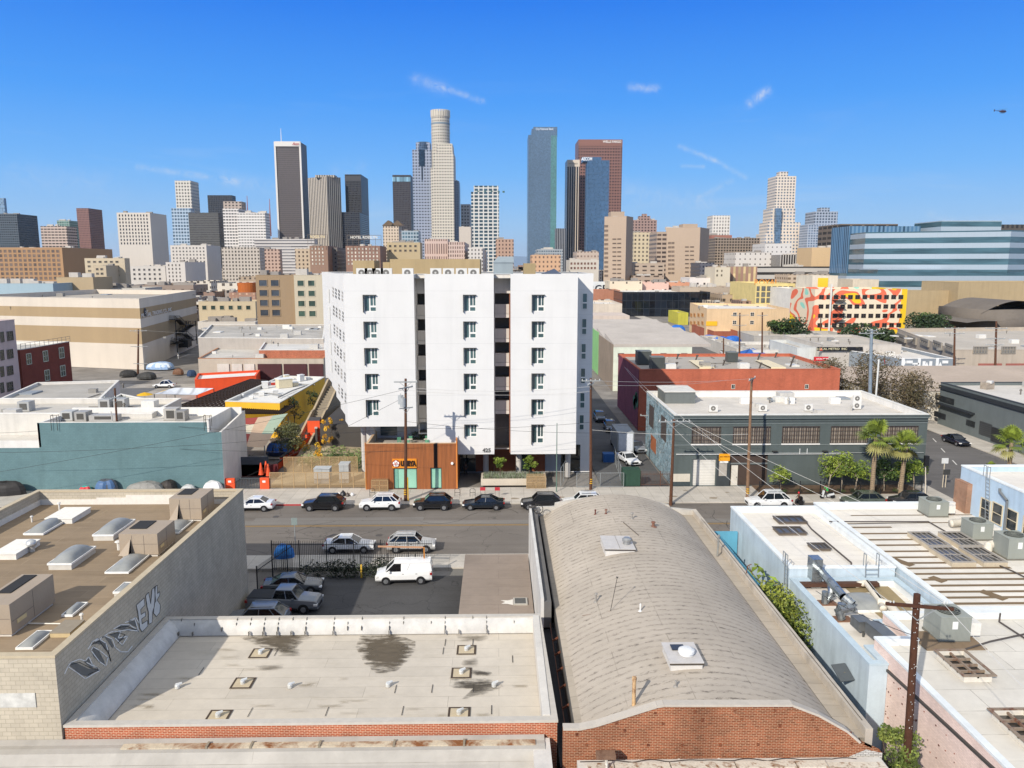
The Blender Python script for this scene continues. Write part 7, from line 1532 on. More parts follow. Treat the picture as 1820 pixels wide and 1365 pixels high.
c0,c1=AY(1453,515,327.8),AY(1472,494,327.8);MB().box(c0.x,327.7,c0.z,c1.x,327.95,c1.z).build('yellow_patch',plain('#dcb82a',.7),b.r)
b=pb('cream_penthouse_block','cream block with a painted grey streak above the painted building',foot(1514,1560,1561,335,0,18),497,1540,335,paint('#cdbfa8',.8),farroof)
tanw=paint('#a89472',.85,.05)
b=pb('long_tan_wall_building','very long blank tan wall beneath the glass office building',foot(1608,1900,1901,345,0,60),516,1700,345,tanw,farroof,ph=1.)
pb('long_tan_wall_annex','taller blank tan wall at the right frame edge below the glass offices',foot(1702,1905,1906,338,0,30),502,1750,338,tanw,farroof,ph=1.)
m=MB();x0,x1=XY(1722,300,550),XY(1850,300,550);zt=ZY(1780,533,300)
m.grid(lambda u,v:(x0+(x1-x0)*u,292+30*v,6+(zt-6)*math.sin(math.pi*(.1+.8*u))),16,3);m.grid(lambda u,v:(x0-10+16*u,284+30*v,5+(zt-12)*math.sin(math.pi*(.1+.8*u))),10,3)
m.box(x0,292.2,0,x1,321,9.5)
m.build('arched_roof_hall',roofm('#6f675e',None,1,1,0,'#4f4941',.4),label='dark arched roofs of a hall below the long tan wall',cat='building',smooth=True)
for nm,lb,x0,x1,yt,Y,D,col in(('dark_glass_building','low black glass office building with white roof edge down the alley axis',1106,1262,519,400,60,None),('pale_flat_building','pale building beside the black glass offices',1054,1106,540,330,30,'#c7baa8'),('brick_low_building','low pinkish brick building right of the white tower',1054,1102,516,430,20,'#a8745c'),('graffiti_wall_building','white wall with large black graffiti right of the white tower',1052,1083,502,470,20,'#c9cbc9')):
 b=pb(nm,lb,foot(x0,x1,x1+1,Y,0,D),yt,(x0+x1)/2,Y,facade('#1a2028','#161d26',3.,4.,.94,.94,.06)if col is None else paint(col,.85),farroofw,ph=.8)
 if 'graffiti' in nm:c=AY(1067,513,Y-.3);lettering('wall_graffiti','RGE2',(c.x,c.y,c.z),5.5,plain('#1f2430',.7),b.r,wscale=1.1,bold=.08)
def clutter(par,x0,y0,x1,y1,z,n,seed,s0=.4,s1=1.3):
 rn=random.Random(seed)
 for i in range(n):
  x,y=rn.uniform(x0,x1),rn.uniform(y0,y1);k=rn.random();m=MB()
  if k<.35:w=rn.uniform(s0,s1);m.cbox((x,y,z+w*.35),(w*1.3,w,w*.7),rn.uniform(-.1,.1)).build('roof_unit',plain(rn.choice(('#b9b5ad','#8b8780','#cfccc4')),.6),par)
  elif k<.7:m.cyl((x,y,z),(x,y,z+rn.uniform(.4,1.1)),.1,.1,7).cyl((x,y,z+.6),(x,y,z+.8),.22,.16,7).build('roof_vent',plain(rn.choice(('#6b655c','#a9a59c')),.6),par)
  elif k<.85:a=rn.choice((0,1.57));L=rn.uniform(2,7);m.beam((x,y,z+.12),(x+L*math.cos(a),min(y1,y+L*math.sin(a)),z+.12),.12).build('roof_pipe',plain('#7b756c',.6),par)
  else:w=rn.uniform(1.2,2.6);m.cbox((x,y,z+.12),(w,w*1.4,.24)).build('roof_skylight',plain(rn.choice(('#d3cfc6','#8a8f92')),.5),par)
ob=C.objects
def cl(name,z,n,sd,s0=.5,s1=1.6,mg=1.5):
 r=ob[name];w_=next(c for c in r.children if c.name.startswith('wall'));X_=[v.co.x+r.location.x for v in w_.data.vertices];Y_=[v.co.y+r.location.y for v in w_.data.vertices];Z_=max(v.co.z for v in w_.data.vertices)+r.location.z
 clutter(r,min(X_)+mg,min(Y_)+mg,max(X_)-mg,max(Y_)-mg,Z_-z,n,sd,s0,s1)
for a in(('dock_building',.3,22,1),('grey_shed_roofs',.4,26,2),('brick_edge_shed',.3,8,3),('striped_warehouse',1.4,14,4),('white_parapet_building',.7,10,5),('long_grey_roof_building',.4,6,6),('orange_red_wall_building',.5,16,7),('dark_grey_shop_row',.5,30,8),('concrete_industrial_building',1.,30,9),('white_motif_building',.8,8,10),('black_sign_shop',.5,14,11),('white_shed',.8,8,12),('corrugated_shed',.8,10,13),('cream_shed',.8,8,14),('storefront_shed',.8,8,15),('red_brick_shop',.8,6,16),('cream_corner_building',.8,10,17),('painted_mural_building',.9,12,18),('yellow_loft_building',1.,8,19),('dark_glass_building',.8,16,20),('pale_flat_building',.8,8,21),('grey_warehouse',.8,10,23)):cl(*a)
FM=facade
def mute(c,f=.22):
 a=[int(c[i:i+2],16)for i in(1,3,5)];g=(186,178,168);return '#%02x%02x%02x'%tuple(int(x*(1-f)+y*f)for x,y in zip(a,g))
def tw(name,label,xl,xc,xr,ytop,Y,wall,gl='#2a3138',cw=4,ch=4,fx=.6,fy=.5,rot=0,gr=.25,var=.4,D=None,side=None,extra=None,cat='tower',ph=1.5,metal=0.,ox=0.,group=None,z0=-.1,real=0):
 k=Y/FPX
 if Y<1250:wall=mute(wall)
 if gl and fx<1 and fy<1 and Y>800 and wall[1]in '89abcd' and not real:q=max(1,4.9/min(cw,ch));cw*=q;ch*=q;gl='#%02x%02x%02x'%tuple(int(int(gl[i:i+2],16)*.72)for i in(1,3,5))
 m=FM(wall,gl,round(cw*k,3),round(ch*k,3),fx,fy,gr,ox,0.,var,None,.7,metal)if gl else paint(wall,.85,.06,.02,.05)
 if real:m=paint(wall,.85,.06,.02,.05)
 if side=='L':pts=rfoot(xl,xc,xr,Y,D,ytop+25)
 else:pts=foot(xl,xc,xr,Y,rot,D or(None if xr>xc+.5 and abs(xr-xc)>1 and(rot or(xc<875))else 40*k*1.0+20),ytop+25)
 b=pb(name,label,pts,ytop,xc,Y,m,farroof,ph=ph,pt=1.,group=group,cat=cat)
 for(a,c,y,d0,d1)in(extra or[]):
  p,q=XY(a,Y+d0,y),XY(c,Y+d0,y);MB().box(p,Y+d0,b.h-ph,q,Y+d1,ZY((a+c)/2,y,Y+d0)).build('roof_block',m,b.r)
 if Y<1250 and xc-xl>20:
  rn=random.Random(int(xl*7+Y));X0,X1=b.pts[0][0],b.pts[1][0];ym=(b.pts[0][1]+b.pts[2][1])/2;um=paint('#b9b2a8',.8)if rn.random()<.5 else paint('#8f8880',.8)
  for i in range(int(min(7,(xc-xl)/11))):
   sx0=rn.uniform(.8,2.6)*max(1,Y/600);x=X0+(X1-X0)*rn.uniform(.1,.9);q=rn.uniform(.7,2.4)*max(1,Y/700);yy=b.pts[0][1]+(ym-b.pts[0][1])*rn.uniform(.25,1.2);MB().box(x-sx0,yy,b.h-ph,x+sx0,yy+2.5,b.h-ph+q+ph*.6).build('roof_unit',um,b.r)
 if real:
  wf_,hf_=cw*fx*1.15,ch*fy*1.15;nx=max(1,int((xc-xl-cw*.4)/cw));y0=ytop+ch*.8;yb=real;ny=max(1,int((yb-y0)/ch));e=0
  wgrid(b,e,xl+cw*.6,y0,xl+cw*.6+(nx-1)*cw,y0+(ny-1)*ch,nx,ny,wf_,hf_,plain(wall,.8),glass(gl,.2,.5),1,1,fr=.05*k*cw)
 return b
b=tw('dark_slab_tower','black slab tower with a white frame, rooftop mast and red script sign',489.5,534,545.5,252,1500,'#5b5350','#2b2626',1.35,3.4,.5,.7,gr=.3)
fr=plain('#cfc9c0',.7);A0,A1=b.pts[0],b.pts[1]
for t_ in(0.,1.):x=A0[0]+(A1[0]-A0[0])*t_;y=A0[1]+(A1[1]-A0[1])*t_;MB().box(x-1.6,y-1.6,0,x+1.6,y+.8,b.h+.1).build('white_edge',fr,b.r)
MB().box(A0[0],A0[1]-2.2,b.h-8.5,A1[0]+.5,A0[1]-.1,b.h+.4).build('white_crown',fr,b.r);lettering('red_sign','Aon',(A1[0]-7.5,A1[1]-3.6,b.h-4.2),7,plain('#a5202a',.5),b.r,shear=.3,bold=.1);p=AY(500,252,1510);MB().cyl((p.x,1510,b.h-2),(p.x,1510,ZY(500,228,1510)),.9,.35,8).build('mast',plain('#dadada',.5),b.r)
b=tw('fluted_beige_tower','beige tower with deep vertical ribs and a stepped dark corner',548,582,606,313,1450,'#b0a595','#3d3a37',4.3,3.,.45,1.,rot=38,extra=[(560,595,311,8,30)])
b=tw('black_grid_tower','black gridded tower with a pale sign band, left of the gap',613.5,642,654.5,310,1600,'#2d2d30','#1b1d22',2.4,3.,.6,.6);MB().box(b.pts[0][0],b.pts[0][1]-.6,b.h-13,b.pts[1][0],b.pts[0][1]-.1,b.h-3).build('top_band',plain('#3c3c3f',.5),b.r)
tw('low_black_block','low black block standing before the left black gridded tower',606,640,656,377,1480,'#2a2b30','#1a1c22',3,3.4,.7,.6,gr=.15)
b=tw('black_grid_tower','black gridded tower with a light blue glazed top floor, behind the stone-shaped gables',698,730,735,311,1620,'#39363a','#1f1f24',2.6,3.2,.5,.55);MB().box(b.pts[0][0],b.pts[0][1]-.6,b.h-13,b.pts[1][0],b.pts[0][1]-.1,b.h-4).build('top_band',FM('#4d6a78','#7fa3b5',3,30,.7,1.),b.r)
b=tw('blue_granite_tower','slate-blue granite tower with a rounded glass crown and a dark central slot',733,767,775,266,1450,'#8c94a3','#4a5468',2.5,2.6,.55,.45,extra=[(739,764,253,4,30)]);k=1450/FPX
m=MB();c=AY(751.5,262,1452);m.cyl((c.x,1464,b.h-2),(c.x,1464,ZY(751,251.5,1452)),13*k,13*k*.85,20).build('glass_crown',facade('#44586b','#2f4257',4,4,.8,.8,.1),b.r);MB().box(AY(745,300,1449).x,1448.4,ZY(750,295,1449),AY(755,300,1449).x,1449.7,b.h-.2).build('dark_slot',glass('#1f2a33',.1),b.r);MB().box(AY(749,300,1449).x,1448.8,ZY(750,320,1449),AY(751,300,1449).x,1449.7,ZY(750,295,1449)).build('dark_slot',glass('#1f2a33',.1),b.r)
def crown_tower():
 Y=1420;k=Y/FPX;r=thing('crowned_round_tower','tallest tower, pale ribbed stone with a round fluted crown and stepped shoulders','tower',(XY(783,Y+35,270),Y+35,0));cx=XY(783.5,Y+35,270)
 w=FM('#c2b9a8','#3f3f42',4.6*k,5.*k,.5,.45,.3,0.,0.,.4);wd=FM('#b8af9f','#454549',4.2*k,5.*k,.5,.45,.3,0.,0.,.4)
 Z=lambda y:ZY(783,y,Y+20)
 for x0,x1,yt,d in((770,806,274,0),(776,804,257,8),(768,815,322,14),(765,800,300,4)):a,c=XY(x0,Y+d,270),XY(x1,Y+d,270);MB().box(a,Y+d,0,c,Y+70-d,Z(yt)).build('shaft',w if d!=14 else FM('#7e8894','#46525f',3*k,3*k,.6,.5,.2),r)
 rr=16.2*k;MB().cyl((cx,Y+35,Z(400)),(cx,Y+35,Z(206)),rr,rr,28).build('round_shaft',wd,r);MB().cyl((cx,Y+35,Z(206)),(cx,Y+35,Z(197)),rr*.98,rr*.98,28).build('crown_band',FM('#a8a296','#77746d',5,90,.5,1.),r)
 m=MB();n=24
 for i in range(n):a=2*math.pi*i/n;m.cbox((cx+rr*math.cos(a),Y+35+rr*math.sin(a),(Z(206)+Z(194))/2),(1.6,3.2,Z(194)-Z(206)),a)
 m.build('crown_fins',plain('#c4bbab',.7),r);MB().cyl((cx,Y+35,Z(220)),(cx,Y+35,Z(217)),rr*1.03,rr*1.03,28).build('setback_ring',plain('#6f7f8a',.5),r);MB().cyl((cx,Y+35,Z(235)),(cx,Y+35,Z(233)),rr*1.04,rr*1.04,28).build('setback_ring',plain('#b9b3a6',.5),r)
crown_tower()
tw('slate_slab_tower','slim slate-blue tower just right of the tallest round one',806,813,818,320,1650,'#5f6c78','#39454f',2.4,3,.6,.5)
b=tw('white_grid_tower','white-gridded residential tower with blue-green glass balconies',837.5,887,899,341,1150,'#c9c6bd','#4a6874',8.2,6.,.74,.66,gr=.12,extra=[(842,886,330,6,26)])
for px in(850,862,874,886,895):p=AY(px,341,1151);MB().cyl((p.x,1152,b.h-1),(p.x,1152,b.h+1.5),1.6,1.6,8).build('roof_pod',plain('#4a6b62',.6),b.r)
b=tw('blue_glass_slab_tower','tall blue-grey glass tower with a notched top and white bank lettering',939,989,990,240,1500,'#5f7385','#41566b',1.6,1.5,.7,.7,gr=.08,D=60,extra=[(945,990,229,6,50),(948,990.5,225.5,8,48)])
p=AY(952,229.5,1505);lettering('bank_lettering','City National Bank',(AY(968,229,1505).x,1504.5,ZY(968,229.5,1505)),6,plain('#dfe4ea',.5),b.r,wscale=.72);MB().box(XY(979,1499,300),1499.2,0,XY(989.5,1499,300),1499.8,b.h-1).build('side_fold',FM('#56807f','#3f6668',2,2,.6,.6,.1),b.r)
b=tw('brown_granite_tower','reddish-brown granite tower with square windows and white lettering on top',1028,1106,1107,248,1650,'#7b574c','#33241f',4.6,5.,.55,.5,D=70);c=AY(1088,252,1648);lettering('tower_lettering','WELLS FARGO',(c.x,1648,c.z),6.4,plain('#e9e2da',.5),b.r,bold=.12,wscale=.9);MB().box(b.pts[0][0],b.pts[0][1]-.5,b.h-13,b.pts[1][0],b.pts[0][1]-.1,b.h).build('blank_top',plain('#835c50',.8),b.r)
b=tw('pinstripe_tower','dark tower with pale vertical stripes and small lettering',1008,1030,1031,284,1560,'#b9aa98','#1f2024',4,40,.62,1.,D=50);MB().box(b.pts[0][0],b.pts[0][1]-.5,b.h-13,b.pts[1][0],b.pts[0][1]-.1,b.h).build('pale_crown',plain('#c6b8a5',.8),b.r);c=AY(1019,290.5,1558);lettering('tower_lettering','BANK OF AMERICA',(c.x,1558,c.z),2.9,plain('#3a332d',.5),b.r,wscale=.7)
b=tw('faceted_blue_tower','faceted blue glass tower with white lettering, in front of the brown one',1026,1044,1083,285,1380,'#4a6580','#33506d',2.2,2.2,.75,.75,gr=.07,side='L',D=34,extra=[(1036,1069,279,6,30)]);c=AY(1042,282,1379);lettering('tower_lettering','AECOM',(AY(1043,282,1384).x,1384,c.z),7.5,plain('#e6e8ea',.5),b.r,bold=.2,wscale=.72)
tw('striped_grey_tower','small pinstriped tower between the glass slab and the blue tower',988,1006,1007,406,1400,'#8a8a8a','#2a2d33',3,30,.6,1.,D=30)
b=tw('setback_cream_tower','cream residential tower with blue glass corner and stepped setbacks',1378,1414,1415,313,1350,'#cdbfae','#5f7183',4.4,4.2,.5,.5,gr=.2,D=40,extra=[(1386,1401,305,4,20)])
k=1350/FPX
for x0,x1,yt,d in((1371,1414,370,-3),(1365,1423,395,-6),(1360,1429,415,-9)):MB().box(XY(x0,1350+d,yt),1350+d,0,XY(x1,1350+d,yt),1388,ZY(1390,yt,1350+d)).build('shoulder',FM('#cdbfae','#5f7183',round(5.6*k,3),round(5.6*k,3),.5,.5,.2,0.,0.,.4),b.r)
MB().box(XY(1378,1338,400),1338,0,XY(1388,1338,400),1345,ZY(1380,370,1338)).build('glass_corner',FM('#5b7288','#4a6076',3,4,.8,.8,.1),b.r)
b=tw('pale_glass_tower','pale blue-grey stepped glass tower right of the cream one',1447,1488,1489,376,1300,'#99a0aa','#4f5f72',4.6,4.4,.6,.6,gr=.15,D=40,extra=[(1459,1475,369,4,20)]);MB().box(XY(1436,1294,400),1294,0,XY(1493,1294,400),1330,ZY(1460,399,1294)).build('shoulder',FM('#9da4ae','#4f5f72',4.3,4.1,.6,.6,.15,0.,0.,.4),b.r)
b=tw('gridded_white_tower','plain white tower with tiny windows right of the courthouse',1266,1297,1298,383,1500,'#cfc8be','#a8a29a',3,3.4,.5,.6,D=40)
jw=dict(wall='#a18b74',gl='#4d4238',D=40)
def jail(name,lb,xl,xc,xr,yt,Y,ex):
 b=tw(name,lb,xl,xc,xr,yt,Y,'#a89079',None,rot=28,extra=ex,ph=1.);k=Y/FPX
 return b
b=jail('concrete_jail_tower','tan windowless-looking concrete tower with angled corner, nearest of the two',1074,1113,1125,384,560,[(1086,1110,376,12,26)])
jg=glass('#3d332b',.3)
for y in range(12):wgrid(b,0,1092+0,425+15.5*0+y*7.6,1100.5,425+y*7.6,2,1,7,2.6,plain('#8f7a66',.8),jg,3,1)
for y in range(12):wgrid(b,0,1077.5,402+y*8.0,1077.5,402+y*8.0,1,1,7,4.2,plain('#8f7a66',.8),glass('#5a4b3f',.4),3,2)
b2=jail('concrete_jail_tower','tan concrete tower with angled corner, farther right of the two',1183,1244,1260,404,600,[(1214,1240,398,12,26)])
for y in range(9):wgrid(b2,0,1221,439+y*7.4,1230,439+y*7.4,2,1,7,2.6,plain('#8f7a66',.8),jg,3,1)
for y in range(8):wgrid(b2,0,1190,432+y*7.6,1196+0,432+y*7.6,2,1,5.5,4.,plain('#8f7a66',.8),glass('#5a4b3f',.4),3,2)
tw('jail_left_wing','lower tan wing left of the farther concrete tower',1167,1186,1187,412,612,'#a38b74','#5a4b3f',9,7.6,.8,.5,D=30)
tw('jail_low_block','low tan concrete block joining the two concrete towers',1115,1180,1181,468,575,'#a8917b','#4a3f36',14,7,.55,.4,D=40);tw('jail_front_block','low brown-banded block at the foot of the concrete towers',1125,1178,1179,490,560,'#9d8670','#52453a',16,8,.6,.35,D=20)
b=tw('twin_brown_apartments','brown brick apartment tower with a stepped top above the jail wing',1125,1167,1168,391,1100,'#8c6e62','#54413a',4,3.6,.5,.5,D=30,extra=[(1136,1156,384,4,14),(1142,1150,380,5,12)])
def glass_office():
 Y=420;bw=NT('banded facade');s=bw.n('ShaderNodeSeparateXYZ');bw.l(bw.pos(),s.inputs[0]);Z=lambda y:ZY(1600,y,Y);zt=Z(415);st=(Z(415)-Z(433.5))
 f=bw.math('FRACT',bw.math('DIVIDE',bw.math('SUBTRACT',zt,s.outputs[2]),st));g=bw.math('GREATER_THAN',f,.46);n=bw.noise(bw.pos((.05,.05,.5)),1.,3);jt=bw.rng(bw.math('FRACT',bw.math('DIVIDE',s.outputs[0],3.)),.95,.96,1.,.93)
 c=bw.mix(g,bw.scale('#97a3ac',jt),bw.scale('#3f5a63',bw.rng(n,.3,.7,.6,1.4)));gm=bw.fin(c,bw.rng(g,0,1,.35,.06),0.,spec=.7)
 pts=[A(1497,Y+22),A(1523,Y),A(1775,Y-28),A(1990,Y+30),A(1990,Y+90),A(1510,Y+90)]
 b=pb('banded_glass_office','wide office building with alternating pale blue and dark glass bands',pts,413,1600,Y,gm,farroof,ph=1.2)
 for x0,x1,yt,yb,d in((1505,1990,486,500,-34),(1560,1700,478,487,-30)):p=AY(x0,yt,Y+d);q=AY(x1,yb,Y+d);MB().box(p.x,Y+d,0,q.x,Y+d+20,p.z).build('podium',gm,b.r)
 MB().box(XY(1673,Y+40,400),Y+40,b.h-2,XY(1780,Y+40,400),Y+70,ZY(1700,392,Y+40)).build('roof_block',gm,b.r)
 MB().box(XY(1510,Y+55,400),Y+55,0,XY(1637,Y+55,400),Y+80,ZY(1600,402,Y+55)).build('rear_wing',FM('#5f7f99','#3f5e78',2.5,60,.5,1.,.1),b.r);MB().box(XY(1494,Y+160,400),Y+160,0,XY(1596,Y+160,400),Y+200,ZY(1550,398,Y+160)).build('brown_rear_block',FM('#6b5e50','#2f2a26',9,4,.8,.5),b.r);MB().box(XY(1780,Y+70,400),Y+70,0,XY(1905,Y+70,400),Y+100,ZY(1800,399,Y+70)).build('dark_rear_wing',FM('#4a453f','#2a2622',3,4,.5,.6),b.r)
glass_office()
ROWS=[('ornate_orange_building','long orange terracotta building with arched top windows at the far left',-30,112,201,440,620,'#a5794e','#6b5a4c',8.5,8.,.62,.66,505),('pinkish_slab','thin glass slab with a slanted top, cut off by the left edge',-12,9,13,352,1700,'#7f93a5','#5f7a92',3,3,.8,.8,0),('dark_blue_block','dark blue glass block at the far left',-10,32,68,380,1150,'#2f3a44','#1f303c',3.6,4,.7,.6,0),('peach_office','peach horizontal-banded office left of the brown tower',74,120,138,402,1000,'#b39b8b','#5d5048',5,4,.8,.45,0),('green_top_block','green glass-topped block behind the peach office',103,125,140,392,1150,'#6f8a80','#3f665c',4,4,.7,.6,0),('rounded_brown_tower','reddish-brown tower with a gently vaulted top at the left',137.5,159,183,370,1300,'#7d5a52','#4d3733',2.4,3,.55,.5,0),('fire_escape_hotel','tall white hotel block with black zigzag fire escapes',209,268,297,378,760,'#cbc2b4','#2f2b28',5.4,6.2,.45,.6,440),('round_white_tower','white round-fronted tower with a dark grey side',312,340,354,321,1500,'#c4bdb0','#5a5650',3.6,4.,.5,.5,0),('pale_blue_tower','slim pale blue glass tower below the white round one',306,340,347,370,1350,'#a3b2bf','#6f8ba3',3,3.4,.7,.6,0),('grey_slab_block','dark grey horizontal slab block',336,389,396,378,1250,'#55534f','#3a3a3a',2,3.,.8,.5,0),('dark_stepped_tower','near-black stepped tower behind the white office blocks',370,413,420,347,1500,'#2d3036','#1d2128',3,3.4,.7,.6,0),('tan_round_window_block','tan block with round openings behind the white office',398,430,438,358,1420,'#a8988a','#5b4f46',5,4,.5,.5,0),('white_banded_office','white office block with dark window bands',397,425,470,371,1050,'#d0cac2','#5d5b58',4.6,4.8,.75,.45,0),('white_banded_office','lower white office block attached on the right',423,472,480,378,1040,'#d3cdc6','#77746f',4.8,4.8,.75,.35,0),('wide_banded_block','wide pale block with long dark horizontal bands',453,560,565,425,900,'#bab4ae','#6c6a68',60,5.2,1.,.4,0),('low_white_offices','white six-storey block with regular dark windows left of centre',296,330,366,466,520,'#cfc7bd','#5a5550',6.4,6.6,.4,.55,505),('cream_ledge_building','cream building with square windows below the white hotel',152,223,232,459,470,'#bfae8f','#5a5145',10,8,.55,.5,500),('grey_end_wall_building','building with a cream front and blank grey end wall',168,190,232,472,455,'#b7a486','#4e463b',8,8,.6,.5,505),('courtyard_apartments','white apartments with black balconies around a dark recess',233,295,296,473,540,'#c6bfb5','#4a4642',9,8,.45,.5,510),('white_upper_block','white block with small windows above the six-storey block',304,368,393,436,700,'#cbc3b8','#5f5953',6,6,.45,.5,478),('pale_stone_block','pale stone block with dense windows left of the brown hotel',395,462,471,440,680,'#b6aa9b','#5f574d',5.6,6,.5,.55,0),('pink_stone_block','pinkish block with small windows beside the brown hotel',471,498,502,443,640,'#a98875','#5c463a',6,6,.5,.5,0),('tan_low_hotel','tan low hotel block before the wide banded block',525,552,553,442,610,'#b39c7d','#5d4e3d',7,7,.4,.5,0),('brown_brick_hotel','brown brick hotel with stone base and fire escape',551,583,600,437,560,'#84624e','#c9bfac',6.2,6.6,.4,.55,478),('dark_hotel_wing','dark blank wing right of the brown brick hotel',583,600,617,440,575,'#514c49','#3a3736',9,7,.3,.4,0),('brown_ornate_hotel','brown brick hotel with bright window dressings and rooftop sign',615,676,687,437,565,'#7f5a4a','#c2b8a6',6.4,6.6,.45,.55,478),('stone_gabled_tower','small stone tower with steep gables',681,709,714,401,900,'#c2ac92','#6f5f50',4.6,5,.4,.5,0),('blue_glass_cube','low blue-glass cube right of the gabled stone tower',714,744,748,410,860,'#8fa0a8','#5f7d8c',4,5,.7,.6,0),('sandstone_block','sandstone block with square windows behind the tan penthouse',688,747,751,431,600,'#b09a72','#54483a',9,8,.5,.5,460),('pink_art_deco_block','pink art deco block with vertical piers',755,796,800,425,720,'#c2a596','#7d665b',4,22,.5,.8,0),('pink_rear_block','lower pink block right of the art deco one',797,826,834,430,700,'#c0a595','#80685d',4,7,.5,.6,0),('white_apartment_block','white small-windowed block behind the white tower roof',832,858,866,440,640,'#c9c2b9','#5f5a55',6,6.5,.4,.5,0),('beige_blank_tower','beige blank tower left of the white-gridded tower',816,837,838,403,1000,'#beb3a3',None,4,4,.5,.5,0),('far_white_tower','small far white tower with a regular grid',819,836,837,363,1700,'#c2bfba','#8f8d8a',3,3.4,.5,.5,0),('salmon_corner_block','salmon corner block with bay windows near the white roof hood',881,913,921,425,760,'#a8826a','#5b473b',6,6.5,.4,.5,0),('peach_school_block','peach low block with arched windows right of centre',945,996,1011,453,650,'#c2946c','#6b5646',7,8,.4,.45,0),('blue_roof_pavilion','low blue-grey glazed block beneath the tall blue glass tower',955,1000,1001,443,800,'#8b9499','#5f6c75',4,5,.7,.5,0),('white_window_block','white-framed block with rows of reddish windows',1012,1064,1066,462,700,'#c4bbae','#77584d',6,8,.6,.5,485),('tan_beam_block','tan roof block above the white-framed one',1025,1064,1065,447,780,'#b5a08c','#8a7668',6,8,.5,.4,0),('yellow_dome_block','cream block with small balconies between the concrete towers',1126,1165,1167,413,800,'#c0ac86','#6b6152',7,7,.45,.5,0),('red_brick_slab','terracotta-red slab behind the balcony slab',1264,1300,1307,418,1000,'#8f4f3c','#7b4232',30,30,.3,.3,0),('balcony_slab','dark apartment slab with yellow balcony strips',1271,1350,1351,423,850,'#7d6b57','#3a3128',4.6,4.6,.6,.6,0),('balcony_slab','smaller dark balcony slab left of the white tiny-windowed tower',1243,1259,1260,421,900,'#6d6b50','#2f3028',4.6,4.6,.6,.6,0),('white_stepped_block','white block with few windows left of the cream tower base',1306,1370,1371,449,620,'#cdc6bd','#5f5a55',9,9,.25,.3,0),('tall_white_block','taller white plaster block before the cream tower',1359,1406,1407,433,780,'#c9c4be','#66625e',8,8,.25,.3,0),('column_front_office','grey office with a black colonnade front',1386,1418,1419,453,600,'#aba8a4','#2a2828',4.5,30,.6,1.,0),('car_park_decks','long grey multi-level car park left of the glass offices',1342,1500,1501,474,520,'#b3ada5','#33302d',80,12,1.,.4,0),('tan_windowless_theatre','tan windowless block beside the glass offices',1442,1497,1498,440,560,'#cba878',None,9,9,.3,.3,0),('balcony_apartments_front','tan apartments with green pitched roofs behind the yellow loft',1400,1500,1501,488,430,'#b9a184','#6b5b49',9,8,.5,.5,0),('maroon_cream_apartments','maroon and cream striped apartments below the balcony slab',1275,1345,1346,474,480,'#8c6550','#c9b184',9,60,.45,1.,0),('cream_townhouse_row','cream row with bay windows left of the striped apartments',1270,1297,1298,475,470,'#cdc0a5','#6f6452',8,8,.4,.5,500),('orange_low_block','orange low block with three windows behind the black glass offices',1188,1225,1226,502,460,'#c9805a','#4f372b',14,14,.3,.3,0),('pink_low_block','pale pink low block left of the orange one',1141,1188,1189,502,455,'#cda391','#5f4a42',22,14,.15,.3,0),('cream_low_block','cream low block left of the pink one',1083,1141,1142,500,450,'#d2c1a4','#5f5648',24,14,.12,.25,0),('white_billboard_block','white block with three square windows above the orange one',1225,1262,1263,494,480,'#dcd4cd','#4a4340',12,12,.3,.3,0),('dark_shadow_block','dark blue shaded wall right of the concrete towers',1244,1269,1270,467,570,'#3a3d48','#2a2d38',6,7,.4,.5,0),('long_brown_blocks','long brownish low blocks below the maroon apartments',1208,1345,1346,510,420,'#a08d78','#6b5c4c',14,14,.3,.3,0),('tan_fan_building','cream building with rows of green-framed windows behind the courtyard',354,455,456,536,300,'#b9a783','#33403a',15.6,13.5,.5,.55,566),('brown_arched_loft','brown loft with arched top windows left of the white tower',455,523,524,489,262,'#8f7453','#3f444a',21,17.6,.66,.62,585),('cream_loft_wing','cream loft wing with green windows touching the white tower',523,586,587,489,260,'#bfb196','#3d4f42',19,18,.6,.55,580),('pale_blue_low_building','pale blue low building with three awnings at the far left',-20,96,97,504,330,'#8faab5',None,9,9,.3,.3,0),('tan_block_building','plain tan block with a dark window behind the striped warehouse',102,167,168,493,345,'#a8906b',None,9,9,.3,.3,0),('low_junction_block','low white and grey block right of the tan one',168,260,261,512,360,'#a9a49b','#5f5b55',16,12,.3,.4,0),('brown_low_row','long low brown rooftops in front of the six-storey block',225,345,346,507,420,'#7d6a5b','#5b4c41',16,12,.3,.4,0),('orange_drum_building','brown building with a fat orange drum on its roof',408,455,456,520,380,'#8a5d45','#b89a80',6,6,.5,.5,0),('white_low_sheds','row of low white sheds before the cream building',352,455,456,572,290,'#c6c0b6',None,9,9,.3,.3,0),]
for n_,lb,xl,xc,xr,yt,Y,w_,g_,cw,ch,fx,fy,real in ROWS:
 tw(n_,lb,xl,xc,xr if abs(xr-xc)>1.5 else xc,yt,Y,w_,g_,cw,ch,fx,fy,D=None if abs(xr-xc)>1.5 and xc<870 else 30*Y/600,cat='tower' if Y>950 and yt<420 else 'building',real=real,ph=.8)
rnd=random.Random(21)
cols=['#b8a993','#c9bfae','#a38f78','#8f7464','#bdb3a6','#a89a88','#cdc6bb','#96887a']
